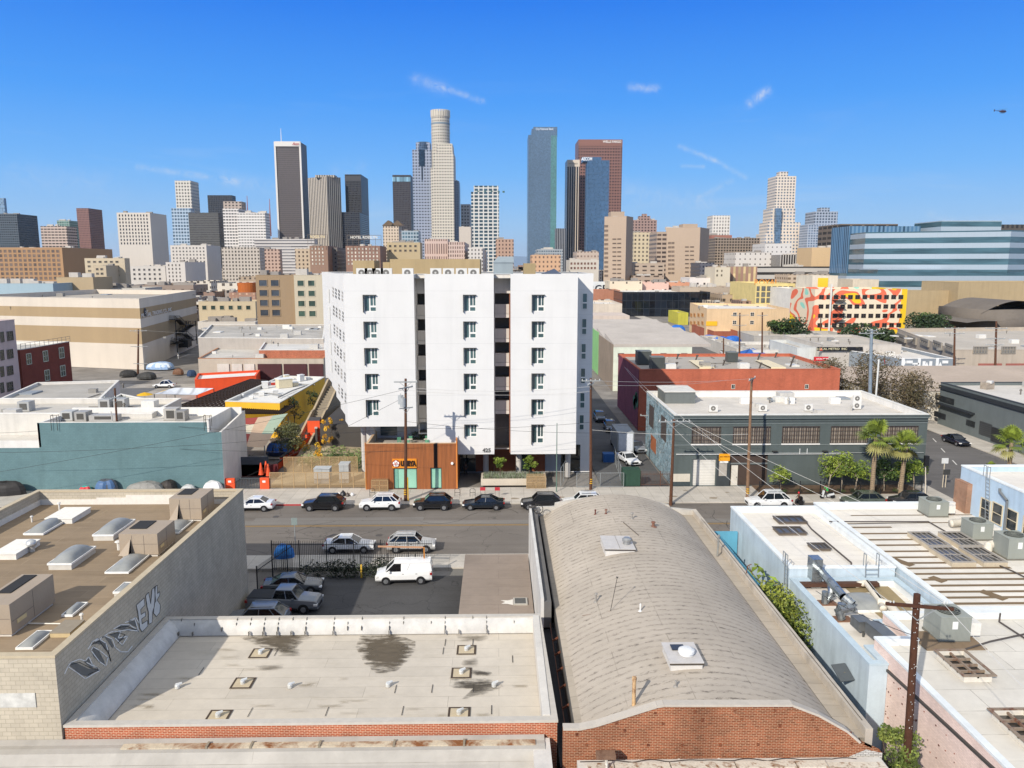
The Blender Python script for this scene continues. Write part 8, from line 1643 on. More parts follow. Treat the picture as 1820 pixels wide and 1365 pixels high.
NC={'#b8a993':'tan','#c9bfae':'cream','#a38f78':'brown-tan','#8f7464':'brick-brown','#bdb3a6':'pale grey','#a89a88':'stone','#cdc6bb':'off-white','#96887a':'grey-brown'};NB=[(209,'the orange terracotta building'),(340,'the white fire-escape hotel'),(480,'the white office block'),(600,'the black slab tower'),(700,'the rooftop lettering'),(860,'the tallest tower'),(1010,'the notched blue glass tower'),(1120,'the nearest concrete tower'),(1260,'the farther concrete tower'),(1360,'the balcony slab'),(1490,'the cream residential tower'),(1900,'the banded glass offices')];SEEN={}
for i in range(120):
 Y=rnd.choice((440,500,560,620,700,820,950,1100));px=rnd.uniform(-20,1840);w=rnd.uniform(22,60);hgt=rnd.uniform(8,17)+(Y-440)*.012
 if 1050<px+w and px<1290 and Y<520:continue
 if px<1830 and px+w>1490 and Y<620:continue
 X0,X1=XY(px,Y,480),XY(px+w,Y,480);b=BB();b.h=hgt;c=rnd.choice(cols)
 side='west' if px<500 else 'centre' if px<1000 else 'east'
 nb=next(t_ for q,t_ in NB if px+w/2<q);ad={440:'front-row',500:'second-row',560:'third-row',620:'fourth-row',700:'middle-distance',820:'far',950:'farther',1100:'farthest'}[Y];wd_='narrow' if w<34 else 'wide' if w>48 else 'mid-width';lb='%s %s %s low block below %s'%(ad,wd_,NC[c],nb)
 if lb in SEEN:continue
 SEEN[lb]=1
 bldg('far_low_building',lb,'building',rect(X0,Y,X1,Y+30),hgt,facade(c,'#4f463d',round(rnd.uniform(2.6,4.2),1),3.4,.4,.45,.4),farroof,.8,.5,None,group='low buildings below the skyline')
for i in range(150):
 Y=rnd.choice((335,365,395,425));px=rnd.choice((rnd.uniform(95,560),rnd.uniform(1056,1480)));w=rnd.uniform(14,38);hgt=rnd.uniform(4,9)+(Y-335)*.05
 if px+w>1095 and px<1265 and Y<480:continue
 if px>1330 and Y<400:continue
 c=rnd.choice(cols);lb='%s %s %s low building in the built-up flats before %s'%({335:'first-row',365:'second-row',395:'third-row',425:'fourth-row'}[Y],'slim' if w<24 else 'broad',NC[c],next(t_ for q,t_ in NB if px+w/2<q))
 if lb in SEEN:continue
 SEEN[lb]=1;X0,X1=XY(px,Y,510),XY(px+w,Y,510);o=bldg('flatland_building',lb,'building',rect(X0,Y,X1,Y+rnd.uniform(12,24)),hgt,facade(c,'#3f3831',round(rnd.uniform(2.4,5),1),3.4,.4,.45,.4),rnd.choice((farroof,farroofw)),.6,.4,None,group='low flat-roofed buildings before the skyline')
 MB().cbox(((X0+X1)/2+rnd.uniform(-2,2),Y+5,hgt),(2,2,1.6)).build('roof_unit',plain('#a9a59d',.6),o)
for i in range(34):
 Y=rnd.choice((430,470,520,590,660,760));px=(i*53.7+17)%1480;x=XY(px,Y,470);crown(x,Y,0,rnd.uniform(5,9),rnd.uniform(9,15),8,26,.9,300+i,DARK,'far_tree')
 o=C.objects[-1];tag(o,'%s dark tree clump far off, tree %s of those scanned from the left edge towards the glass offices'%(('small','broad','tall')[i%3],i+1)if 0 else None,'tree','trees among the far low buildings');o['label']='%s tree among far low blocks, below %s, %s'%(('dark','deep green','round dark','spreading dark','low dark','ragged','bushy dark','squat','wind-shaped')[i%9],next(t_ for q,t_ in NB if px<q),('front row','near row','second row','middle row','rear row','farthest row')[(430,470,520,590,660,760).index(Y)])
 if o['label']in SEEN:bpy.data.objects.remove(o);continue
 SEEN[o['label']]=1
for px,py,Y,txt,s,col,lb in((591.0-20.5-6,432-11,556,'ROSSLYN',2.5,'#cdb98f','faded rooftop lettering above the left brown hotel'),(647,422,560,'HOTEL ROSSLYN',2.5,'#d9d2c4','white rooftop hotel lettering above the right brown hotel')):
 c=AY(px,py,Y);t=thing('rooftop_sign',lb,'sign',(c.x,Y,c.z-6));lettering('sign_letters',txt,(c.x,Y-.5,c.z),s,plain(col,.6),t,bold=.05);m=MB()
 w=12 if 'HOTEL' in txt else 7
 for i in range(7):m.beam((c.x-w+2*w*i/6,Y,c.z-6),(c.x-w+2*w*i/6,Y,c.z+1.6),.2)
 for q in(-1.5,1.5):m.beam((c.x-w,Y,c.z+q),(c.x+w,Y,c.z+q),.25)
 m.build('sign_frame',plain('#6b5f55',.7),t)
for px,py0,py1,Y,lb in((439,348,372,1390,'red and white lattice mast left'),(479,353,378,1390,'red and white lattice mast right')):
 p=AY(px,py1,Y);q=AY(px,py0,Y);m=MB();m.cyl(p-Vector((0,0,40)),q,1.8,.4,4);m.build('radio_mast',plain('#a8675d',.6),label=lb+' of the white office blocks',cat='mast',group='radio masts')
m=MB();p=AY(1443,0,0)if False else AY(432,505,378);m.cyl((p.x,385,8),(p.x,385,ZY(432,503,378)),10*378/FPX*1.75,10*378/FPX*1.75,24).build('orange_drum',paint('#a85a24',.7),label='fat orange cylindrical drum on the brown building roof',cat='tank')
m=MB();p=AY(698,401,905)
for s_ in(-1,1):
 x=AY(698+s_*8,401,899).x;z=ZY(698,401,900);m.face([(x-7,899,z),(x+7,899,z),(x,899,z+6)]).face([(x-7,899,z),(x,899,z+6),(x,925,z+6),(x-7,925,z)]).face([(x,899,z+6),(x+7,899,z),(x+7,925,z),(x,925,z+6)])
m.build('gables',paint('#6b5a48',.8),C.objects['stone_gabled_tower'])
m=MB();n=60;rnd=random.Random(9);hs_=[18+70*abs(math.sin(i*.37))*rnd.uniform(.5,1)for i in range(n+1)]
for i in range(n):
 x0,x1=-9000+i*300,-9000+(i+1)*300;m.face([(x0,7000,0),(x1,7000,0),(x1,7400,hs_[i+1]*1.6),(x0,7400,hs_[i]*1.6)]);m.face([(x0,7400,hs_[i]*1.6),(x1,7400,hs_[i+1]*1.6),(x1,9500,0),(x0,9500,0)])
m.build('hills',plain('#6f8296',.9),kind='structure')
TY=plain('#17171a',.85);RIM=metalm('#a9abad',.35,.8);CG=glass('#14181b',.05,.3);LT=plain('#e6e4de',.2);RD=plain('#8e1512',.3);BK=plain('#1c1c1e',.6)
def car(label,x,y,rz,col,kind='suv',L=4.6,W=1.85,Hh=1.68,z=0.,group=None,name=None,rack=False,rimm=None,cat=None):
 """lofted body, faceted glasshouse with pillars, wheels with tyre and rim, lamps; front looks towards local -x"""
 nm=name or{'suv':'parked_suv','sedan':'parked_sedan','van':'cargo_van','pickup':'pickup_truck'}[kind]
 t=thing(nm,label,cat or{'suv':'car','sedan':'car','van':'van','pickup':'pickup truck'}[kind],(0,0,0),group);pm=gloss(col);h=L/2;w=W/2
 ox_,oy_=x,y;P={'suv':([(-1,.62),(-.97,.82),(-.9,.90),(-.52,1.02),(-.38,1.06),(.2,1.09),(.8,1.10),(.95,1.08),(1.,.78)],(-.42,-.16,.62,.93),1.07),'sedan':([(-1,.5),(-.97,.68),(-.9,.76),(-.5,.88),(-.38,.92),(.2,.95),(.62,.98),(.93,.98),(1.,.72)],(-.42,-.1,.38,.72),.94),'van':([(-1,.62),(-.96,.86),(-.88,.94),(-.66,1.08),(-.55,1.14),(.2,1.16),(.9,1.16),(.98,1.14),(1.,.8)],(-.64,-.34,.93,.985),1.14),'pickup':([(-1,.72),(-.97,.95),(-.9,1.04),(-.52,1.12),(-.42,1.14),(.15,1.16),(.55,1.16),(.95,1.16),(1.,.9)],(-.46,-.28,.16,.26),1.15)}[kind]
 prof,(a0,a1,a2,a3),zb=P
 def sec(x,zt):tap=1-.10*max(0,abs(x)-.72)/.28*1.3;g=.32;return[(0,g),(w*.9*tap,g),(w*tap,g+.16),(w*1.0*tap,zt*.72),(w*.95*tap,zt-.05),(w*.82*tap,zt),(0,zt+.035)]
 S_=[(x*h,sec(x,zt))for x,zt in prof];m=MB()
 for(xa,sa),(xb,sb_)in zip(S_,S_[1:]):
  for i in range(6):
   q=[(xa,*sa[i]),(xb,*sb_[i]),(xb,*sb_[i+1]),(xa,*sa[i+1])];m.face(q);m.face([(p[0],-p[1],p[2])for p in q][::-1])
 for x,s,f in((S_[0][0],S_[0][1],1),(S_[-1][0],S_[-1][1],-1)):
  q=[(x,-p[0],p[1])for p in s[::-1]]+[(x,p[0],p[1])for p in s[1:]];m.face(q if f>0 else q[::-1])
 m.build('body',pm,t,smooth=False)
 zr=Hh;wi,wr=w*.86,w*.68;lo=[(a0*h,wi,zb),(a3*h,wi*.96,zb)];hi=[(a1*h,wr,zr-.03),(a2*h,wr*.97,zr-.03)]
 G_=MB();(x0,y0,z0),(x3,y3,z3)=lo;(x1,y1,z1),(x2,y2,z2)=hi
 G_.face([(x0,-y0,z0),(x1,-y1,z1),(x1,y1,z1),(x0,y0,z0)]).face([(x3,y3,z3),(x2,y2,z2),(x2,-y2,z2),(x3,-y3,z3)][::1])
 for s in(1,-1):G_.face([(x0,s*y0,z0),(x1,s*y1,z1),(x2,s*y2,z2),(x3,s*y3,z3)])
 G_.build('windows',CG if kind!='van' else CG,t)
 m=MB();m.grid(lambda u,v:(x1-.03+(x2-x1+.06)*u,(-y1+2*y1*v)*1.02,z1+.012+.05*(1-abs(2*v-1)**3)*(1-abs(2*u-1)**6)),6,6);m.build('roof_panel',pm,t,smooth=True)
 m=MB();pw=.07
 for s in(1,-1):
  for a,c in(((x0,y0,z0),(x1,y1,z1)),((x3,y3,z3),(x2,y2,z2))):m.beam((a[0],s*(a[1]+.005),a[2]),(c[0],s*(c[1]+.01),c[2]),pw)
  m.beam((x1,s*(y1+.01),z1),(x2,s*(y2+.01),z2),pw)
  for q in((.42,.8)if kind=='suv' else(.45,)):
   xa,xc=x0+(x3-x0)*q,x1+(x2-x1)*q;m.beam((xa,s*(y0+.01),zb),(xc,s*(y1+.015),z1),.05)
  if kind=='van':MB().face([(x0+(x3-x0)*.34,s*(y0+.015),zb-.02),(x3+.02,s*(y3+.03),zb-.02),(x2+.02,s*(y2+.02),zr-.02),(x1+(x2-x1)*.2,s*(y1+.02),zr-.02)]).build('side_panel',pm,t)
 if kind=='van':MB().face([(x3+.02,y3,zb),(x3+.02,-y3,zb),(x2+.02,-y2,zr),(x2+.02,y2,zr)]).build('rear_door',pm,t)
 m.build('pillars',pm,t)
 if kind=='pickup':MB().box(.28*h,-w*.84,1.18,.96*h,w*.84,1.22).build('bed_cover',plain('#2b2c2e',.7),t)
 if rack:
  for s in(1,-1):MB().beam((x1+.15,s*y1*.9,zr+.09),(x2-.1,s*y2*.9,zr+.09),.05,.05).build('roof_rail',metalm('#8f9193',.4,.6),t)
 r=.36 if kind in('suv','pickup')else.33
 for wx in(-.62*h,.60*h):
  for s in(1,-1):
   wh=thing('wheel',None,None,(wx,s*(w-.12),r));wh.parent=t;m=MB();m.cyl((wx,s*(w-.24),r),(wx,s*(w+.012),r),r,r,20).build('tyre',TY,wh);m=MB();m.cyl((wx,s*(w+.0),r),(wx,s*(w+.022),r),r*.62,r*.58,16)
   m.build('rim',rimm or RIM,wh)
   m=MB();m.cyl((wx,s*(w-.05),r+.02),(wx,s*(w+.004),r+.02),r*1.17,r*1.17,20).build('wheel_arch',BK if kind!='sedan' else plain('#101012',.8),t)
 for s in(1,-1):
  MB().box(-h*.995,s*w*.82-.16,.66 if kind!='sedan' else.56,-h*.90,s*w*.82+.16,.80 if kind!='sedan' else.68).build('headlight',LT,t);MB().box(h*.93,s*w*.82-.13,.82 if kind!='sedan' else.74,h*1.004,s*w*.82+.13,1.0 if kind!='sedan' else.88).build('tail_light',RD,t)
  MB().box(x0+.25,s*(w+.0),zb-.02,x0+.42,s*(w+.16),zb+.13).build('mirror',pm,t)
  m=MB()
  for q in(-.05,.42):m.box(h*q,s*(w*.985)-.01,zb-.2,h*q+.16,s*(w*.985)+.02,zb-.17)
  m.box(-h*.45,s*w-.012,.33,h*.42,s*w+.02,.45);m.build('side_trim',BK,t)
 MB().box(-h*1.004,-w*.5,.42,-h*.985,w*.5,.66).build('grille',BK,t);MB().box(h*.99,-.26,.55,h*1.006,.26,.68).build('licence_plate',plain('#d8d8d4',.5),t)
 t.location=(ox_,oy_,z);t.rotation_euler=(0,0,rz);return t
K='cars parked along the far kerb'
def at(px0,px1,py,Y=None):a=G(px0,py);b=G(px1,py);return((a.x+b.x)/2,(a.y+.9)if Y is None else Y)
for px0,px1,py,c,kd,L,hh,rk,lb in((418,482,907,'#d9d9d8','sedan',4.5,1.42,False,'white sedan at the left end of the far kerb, beside the red kerb'),(537,612,907,'#0d0d10','suv',4.6,1.66,False,'glossy black sport utility car before the perforated fence'),(640,712,905,'#dddddb','suv',4.5,1.66,True,'white sport utility car left of the tall brown pole'),(736,803,904,'#111214','suv',4.3,1.66,True,'black boxy sport utility car just right of the tall brown pole'),(822,897,903,'#0e1822','sedan',4.7,1.42,False,'dark navy sedan before the street planter'),(925,997,902,'#1c1c1e','suv',4.5,1.7,False,'matt black sport utility car by the far corner of the curved roof'),(1006,1066,902,'#d8d8d6','suv',4.6,1.7,True,'white car almost hidden behind the curved roof'),(1321,1402,897,'#dcdcda','suv',4.9,1.78,True,'white sport utility car with roof rack before the grey warehouse'),(1490,1566,896,'#4f564d','suv',4.6,1.66,False,'grey-green sport utility car by the left palm'),(1574,1648,896,'#2a2c30','suv',4.4,1.62,False,'dark grey sport utility car by the right palm')):
 x,y=at(px0,px1,py,83.6);car(lb,x,y,0,c,kd,L,1.85,hh,group=K,rack=rk)
c=car('white sedan with its bonnet open at the near kerb behind the yard fence',G(619,983).x,70.9,math.pi,'#d6d6d4','sedan',4.8,1.85,1.46,group='cars at the near kerb');MB().box(-1.2,-.75,0,0,.75,.05).build('open_bonnet',gloss('#d6d6d4'),c);C.objects[c.children_recursive[-1].name];[setattr(o,'rotation_euler',(0,.9,0))or setattr(o,'location',(-1.05,0,1.0))for o in c.children if o.name.startswith('open_bonnet')]
car('silver sport utility car with roof box at the near kerb',G(731,980).x,70.9,math.pi,'#a8a8a6','suv',4.6,1.85,1.66,group='cars at the near kerb',rack=True)
v=car('white cargo van standing in the sun in the fenced yard',-8.1,63.6,.035,'#e2e2e0','van',4.8,1.85,1.86,z=.02)
car('charcoal sedan farthest back in the shaded yard',-17.1,61.6,math.pi+.1,'#55585a','sedan',4.9,1.85,1.45,z=.02,name='parked_sedan')
car('silver-grey pickup truck with covered bed in the shaded yard',-16.9,58.3,math.pi-.06,'#6f7377','pickup',5.7,1.95,1.82,z=.02)
car('grey sport utility car with roof rails nearest the flat roof in the yard',-18.2,55.3,.03,'#74787c','suv',4.8,1.9,1.68,z=.02,rack=True)
car('white car facing the street at the mouth of the alley',17.75,103.,math.pi/2+.25,'#dcdcdb','sedan',4.7,1.85,1.4,z=.05)
car('silver car behind the box truck in the alley',20.2,110,math.pi/2+.1,'#85898c','sedan',4.6,1.85,1.4,z=.05);car('black car deep in the shaded alley',18.3,124,math.pi/2,'#0f1012','suv',4.7,1.85,1.6,z=.05);car('dark grey car behind the black one in the shaded alley',17.6,132,math.pi/2,'#2f3336','suv',4.7,1.85,1.6,z=.05)
car('navy sedan parked in the side street by the dark grey shops',69.2,113.5,math.pi/2+.05,'#141b2b','sedan',4.7,1.85,1.42,name='parked_sedan');car('white car far down the side street',XY(1281,232,630),228,math.pi/2,'#d8d8d6','suv');car('white sedan in the market lot beside the tarps',G(293,689).x,G(293,689).y,0,'#dcdcda','sedan')
t=thing('box_truck','grey box truck with a white rear door parked in the alley','truck',(17.9,108,0));MB().box(16.8,106.5,.7,19.1,112.5,3.5).build('cargo_box',plain('#8f9394',.6),t);MB().box(16.95,106.44,.85,18.95,106.495,3.35).build('rear_door',plain('#c9cdd3',.5),t);MB().box(16.95,112.6,.5,18.95,114.4,2.5).build('cab',gloss('#b9bcbd'),t)
for x in(17.05,18.85):
 for y in(107.6,113.6):MB().cyl((x-.15,y,.42),(x+.15,y,.42),.42,.42,14).build('wheel',TY,t)
MB().box(14.4,103.2,.05,15.9,104.6,1.2).build('dumpster',paint('#23558f',.6),label='blue dumpster in the alley beside the white tower',cat='dumpster');MB().box(15.2,91.4,.14,17.3,92.9,2.2).build('green_enclosure',paint('#2c4638',.8),label='dark green mesh covered enclosure at the alley mouth',cat='enclosure')
def picket(label,A,B,h,z=.05,n=None,mat=None,name='iron_fence',sp=.16):
 t=thing(name,label,'fence',A);A=Vector(A);B=Vector(B);L=(B-A).length;n=int(L/sp);m=MB();up=Vector((0,0,1))
 for i in range(n+1):p=A.lerp(B,i/n);m.beam(p+up*z,p+up*h,.026)
 m.build('pickets',mat or BK,t);m=MB()
 for q in(.25,h-.35):m.beam(A+up*q,B+up*q,.05)
 m.build('rails',mat or BK,t)
 for i in range(int(L/2.4)+1):p=A.lerp(B,min(1,i*2.4/L));MB().beam(p,p+up*(h+.05),.08).build('post',mat or BK,t)
picket('black iron fence along the front of the parking yard',(-20.,65.8,.1),(-5.9,65.8,.1),2.75);picket('black iron fence along the block building side of the yard',(-19.6,60.2,0),(-18.2,65.7,0),2.75);picket('short black iron fence across the yard gate opening',(-12.,64.7,0),(-6.2,64.2,0),2.1)
MB().beam((-6.4,63.9,0),(-6.4,63.9,2.9),.1).build('orange_post',plain('#b5752e',.7),label='orange gate post at the right end of the yard fence',cat='post');MB().beam((-11.9,64.3,0),(-11.9,64.3,1.2),.14).build('yellow_bollard',plain('#d0a83a',.7),label='yellow bollard behind the white van',cat='bollard');MB().beam((-10.6,65.5,2.4),(-6.6,65.2,2.4),.12).build('gate_track',plain('#b58a6a',.7),label='tan rail on top of the yard gate',cat='rail')
zl=ZY(890,985,64.5);r=bldg('low_brown_roof_building','low brown flat roof between the parking yard and the curved roof','building',rect(-2.9,44.75,2.55,64.5),zl,BK,roofm('#8b7e72','#75695e',1.6,9.,.02,'#6a5e54',.3,.15),0,z0=-.1)
p=G(922,1075,zl);MB().box(p.x-.4,p.y-.1,zl,p.x+.65,p.y+1.0,zl+.12).build('hatch_frame',plain('#a9a59c',.7),r);MB().box(p.x-.28,p.y,zl+.12,p.x+.53,p.y+.9,zl+.13).build('hatch_pane',glass('#3a3a35',.3),r)
m=MB();pts=[(p.x-.42+.0,p.y-.05,zl+.012),(p.x-.42,p.y+.95,zl+.012),(p.x-.8,p.y+.75,zl+.012),(p.x-1.35,p.y+.8,zl+.012),(p.x-1.0,p.y+.5,zl+.012),(p.x-1.3,p.y+.2,zl+.012),(p.x-.8,p.y+.15,zl+.012)];m.face(pts[::-1]).build('white_patch',plain('#d8d3c8',.8),r)
WD=paint('#5b3d2c',.85,.25,3.,.1);WD2=paint('#80644d',.85,.25,3.);GRY=plain('#8c8f8e',.6);INS=plain('#cfcfc9',.4)
def upole(label,px,pb_,pt,r=.17,arms=(),z=0.,mat=WD,Y=None,lean=0.,band=False,px2=None,group=None,nl='utility_pole',armm=None,z0=0.):
 b=G(px,pb_,z0)if Y is None else AY(px,pb_,Y);tp=AY(px2 or px,pt,b.y);t=thing(nl,label,'utility pole',(b.x,b.y,z0),group);MB().cyl((b.x,b.y,z0),tp,r,r*.65,12).build('pole',mat,t)
 for(dz,w,ang,ins)in arms:
  c=tp+Vector((0,-.18,-dz));d=Vector((math.cos(ang),math.sin(ang),0));MB().beam(c-d*w/2,c+d*w/2,.1,.12).build('crossarm',armm or GRY,t)
  m=MB();n=ins
  for i in range(n):q=c+d*(w*(i/(n-1)-.5)*.92);m.cyl(q,q+Vector((0,0,.22)),.05,.035,6)
  if n:m.build('insulators',INS,t)
  MB().beam(c+d*w*.28,c+Vector((0,0,-.6)),.04).beam(c-d*w*.28,c+Vector((0,0,-.6)),.04).build('brace',GRY,t)
 if band:
  for q in(.9,1.15,1.4):MB().cyl((b.x,b.y,z0+q),(b.x,b.y,z0+q+.1),r*1.04,r*1.04,12,False).build('yellow_band',plain('#d4a52a',.6),t)
 return t,b,tp
t1,b1,T1=upole('tall brown pole with transformers before the timber shop',721,892,673,.2,((.35,2.6,0,6),(1.0,2.2,.9,4),(3.3,1.6,.5,4)),band=True)
for dx,h_ in((-.62,0),(-.35,-.25)):c=T1+Vector((dx,-.25 if dx>-.5 else.1,-2.9+h_));m=MB();m.cyl(c,c+Vector((0,0,1.0)),.31,.31,14).cyl(c+Vector((0,0,.95)),c+Vector((0,0,1.2)),.05,.05,6).build('transformer',plain('#a3a6a6',.5),t1)
MB().cyl((b1.x+.3,b1.y-.05,0),(b1.x+.3,b1.y-.05,2.9),.06,.06,8).build('yellow_guard',plain('#d4a52a',.6),t1)
t2,b2,T2=upole('slim brown pole at the right corner of the white tower',1050,872,672,.19,((.3,2.2,0,5),(.7,2.0,1.1,4)),band=True)
t3,b3,T3=upole('short-topped pole with a wide white crossarm beside the curved roof',1192,898,745,.2,((.25,3.6,0,6),),mat=WD,px2=1198)
t4,b4,T4=upole('brown pole before the dark grey warehouse',1328,890,671,.2,((.15,2.6,1.0,2),),mat=WD2,px2=1336,band=True)
t5,b5,T5=upole('brown pole with a street lamp before the teal wall',215,868,690,.16,((1.1,2.4,.35,3),),px2=204)
MB().tube([Vector((b5.x+.25,b5.y,0)),Vector((b5.x-.45,b5.y,9.5))],.06,6).build('riser_pipe',plain('#b9b6ae',.6),t5);MB().cbox((b5.x-.35,b5.y-.15,2.6),(.5,.35,1.2)).build('meter_box',GRY,t5)
q=AY(204,765,b5.y);e=AY(187,766,b5.y);m=MB();m.tube([q,(q+e)/2+Vector((0,0,.2)),e],.04).build('lamp_arm',GRY,t5);m=MB();m.cbox(e+Vector((-.1,0,0)),(.75,.3,.16)).build('lamp_head',plain('#dedede',.4),t5)
s_,sb_,_=upole('small grey street sign post with a lamp among the tents',261,872,822,.06,(),mat=plain('#7d8a7d',.6),nl='lamp_post')
Tp=AY(1630,1056,33.);base=Tp+(AY(1611,1365,33.)-Tp)*(Tp.z/(Tp.z-AY(1611,1365,33.).z));t6=thing('utility_pole','large dark wooden pole with a wide crossarm rising beside the pink brick wall','utility pole',base);PM=paint('#4d3021',.85,.3,3.);MB().cyl(base,Tp,.20,.15,14).build('pole',PM,t6)
c=Tp+Vector((0,-.2,-.42));MB().beam(c+Vector((-1.5,0,.07)),c+Vector((1.6,0,-.22)),.12,.14).build('crossarm',PM,t6);MB().beam(c+Vector((.9,0,-.15)),c+Vector((0,0,-.75)),.04).beam(c+Vector((-.9,0,0)),c+Vector((0,0,-.75)),.04).build('brace',GRY,t6);m=MB()
for q in(-1.3,-1.15,1.15,1.3):m.cyl(c+Vector((q,0,.05)),c+Vector((q,0,.2)),.035,.03,6)
m.build('insulators',INS,t6);m=MB();rnd=random.Random(1)
for i in range(40):q=base.lerp(Tp,rnd.uniform(.45,.98));m.cbox(q+Vector((rnd.uniform(-.13,.13),-.165,0)),(.025,.02,.03))
m.build('nail_heads',INS,t6)
for px,pb_,pt,Y,lb,ar in((246,677,585,190,'tall brown pole before the striped warehouse',((.4,4,.1,4),(4.2,4,.1,0),(8.4,3.4,.1,0))),(1162,760,655,128,'alley pole with two crossarms and two grey transformers',((.3,4.2,0,4),(1.0,3.6,0,0))),(1152,802,735,108,'shorter alley pole with a single white crossarm',((.25,2.3,0,2),)),(1315,632,556,200,'left of two brown poles by the blue canopy',((.6,5,.2,3),(3.2,4,.2,2),(8.5,3,.2,2))),(1355,632,555,205,'right of two brown poles by the blue canopy',((.8,3,.2,2),)),(1697,668,580,165,'brown pole before the concrete industrial building',((.4,4.6,0,4),(1.5,4.4,0,4))),(1771,672,571,150,'brown pole at the right of the concrete industrial building',((1.4,4.4,0,4),(3.4,4,0,3),(4.6,3.6,0,3))),(1459,585,563,290,'thin far pole before the painted building',((.5,4,0,2),)),(1286,640,601,215,'short brown pole in the side street',())):
 b=AY(px,pb_,Y);t,_,tp=upole(lb,px,pb_,pt,.2 if Y<150 else.26,ar,mat=WD,Y=Y,z0=0.)
for dx in(-1.1,.9):c=AY(1165,690,128)+Vector((dx,-.3,0));MB().cyl(c,c+Vector((0,0,1.5)),.42,.42,12).build('transformer',plain('#a9aaa6',.5),label='grey transformer %s on the alley pole'%('left' if dx<0 else 'right'),cat='transformer')
tm,bm_,TM=upole('tall grey steel pole in front of the big bare tree',1549,720,585,.32,((.6,3.8,0,5),(.2,1.8,.3,3)),mat=metalm('#8d9aa3',.5,.4),Y=113.,nl='steel_pole');MB().cyl((bm_.x+.5,112.9,6),(bm_.x+.55,112.9,13),.13,.13,8).build('conduit',INS,tm)
upole('slender green and rust street light post before the white tower',989,876,752,.07,(),mat=plain('#5f7568',.6),nl='lamp_post',px2=990)
W1=plain('#2c2927',.6);W2=plain('#c9c5bd',.5)
WIRES=[((T1,-1.2),(AY(-40,845,86),0),.5,W1,'lowest black cable left of the tall brown pole'),((T1,-5.5),(AY(-30,805,86),0),.6,W1,'middle black cable left of the tall brown pole'),((T1,-5.6),(T2,-5.3),.35,W1,'thick cable between the tall brown pole and the slim brown pole'),((T1,-4.9),(T2,-6.6),.3,W1,'thin cable below the thick one across the white tower'),((T1,-1.),(T2,-1.),.5,W2,'upper pale wire across the white tower'),((T1,-1.3),(T2,-1.6),.5,W2,'second pale wire across the white tower'),((T2,-.3),(AY(1345,672,126),0),.4,W2,'pale wire from the slim brown pole over the maroon wall'),((T2,-.8),(AY(1290,676,124),0),.4,W2,'lower pale wire over the maroon wall'),((T2,-5.4),(T4,-5.6),.3,W1,'dark cable before the grey warehouse, upper'),((T2,-6.2),(T4,-6.5),.3,W2,'pale cable before the grey warehouse, lower'),((AY(1110,652,128),0),(T3,.1),.4,W2,'diagonal wire from the alley pole, left'),((AY(1114,655,128),0),(T3+Vector((1.2,0,0)),0),.4,W2,'diagonal wire from the alley pole, right'),((T3,0),(AY(1510,905,62),0),.2,W2,'pale wire sloping down to the pale blue roofs, left'),((T3+Vector((1.,0,0)),0),(AY(1560,905,60),0),.2,W2,'pale wire sloping down to the pale blue roofs, right'),((Tp+Vector((-1.3,0,-.3)),0),(T3+Vector((-1.,0,0)),0),.6,W2,'long wire from the near wooden pole over the curved roof, left'),((Tp+Vector((1.3,0,-.5)),0),(T3+Vector((1.6,0,0)),0),.6,W2,'long wire from the near wooden pole over the curved roof, right'),((Tp,-2.),(AY(1450,1050,50),0),.2,W1,'dark drop wire to the pale blue wall'),((Tp+Vector((1.2,0,-.4)),0),(AY(1860,1260,24),0),.1,W2,'wire running off to the right from the near wooden pole'),((T5,-4.),(AY(-20,770,92),0),.3,W1,'cable from the lamp pole to the left'),((T5,-4.),(T1,-6.),.6,W1,'long cable before the teal wall between the two poles'),((T5,-7.),(T1,-8.3),.4,W1,'lowest long cable before the teal wall'),((T1,-2.),(G(400,866,2.),0),.1,W1,'guy cable from the tall brown pole down towards the orange gate'),((AY(246,586,190),0),(AY(360,592,200),0),.2,W2,'pale cable from the pole to the warehouse side')]
for(a,da),(b,db),sg_,mt,lb in WIRES:wire('overhead_wire',[a+Vector((0,0,da)),b+Vector((0,0,db))],.016,sg_,mt,lb,cat='wire')
palm(G(1560,893,.14).x,85.9,.14,7.3,'tallest fan palm, left of the pair before the grey warehouse',3,2.5,38);palm(G(1607,890,.14).x,85.9,.14,6.2,'shorter fan palm, right of the pair before the grey warehouse',8,2.3,36,sl=.25)
palm(AY(1795,820,88).x,88,.0,6.2,'fan palm at the right frame edge behind the light blue building',5,2.4,36);palm(AY(1760,840,84).x,84,0,4.2,'small palm tip peeping over the light blue building roof',6,.9,14)
for i,(px,R,h,dy,lb)in enumerate(((1388,1.35,2.6,88.6,'round lime-green tree alone behind the iron fence'),(1472,1.7,3.8,88.6,'leftmost tree of the lime-green row before the grey warehouse'),(1497,1.5,4.1,88.8,'second tree of the lime-green row'),(1520,1.5,3.4,88.6,'third tree of the lime-green row, just left of the left palm'),(1572,1.5,3.6,88.8,'lime-green tree between the two palms'),(1596,1.4,3.2,88.7,'lime-green tree left of the right palm'),(1625,1.3,3.3,88.9,'last tree of the row, at the warehouse corner'))):
 x=XY(px,dy,860);tree('street_tree',lb,x,dy,.14,h*1.12,R*1.3,LIME if i!=4 else GREEN,70+i,15,70,.14,.09,.5,'trees before the grey warehouse',paint('#a89a86',.9,.2),lean=.25 if i%2 else-.15)
picket('black iron fence before the row of lime-green trees',(XY(1350,87.6,860),87.6,.14),(XY(1640,87.6,860),87.6,.14),1.6,sp=.14)
MB().box(XY(1352,88,865),87.7,.14,XY(1640,88,865),91.3,.2).build('planting_bed',plain('#6b5540',.9),kind='structure');rnd=random.Random(4)
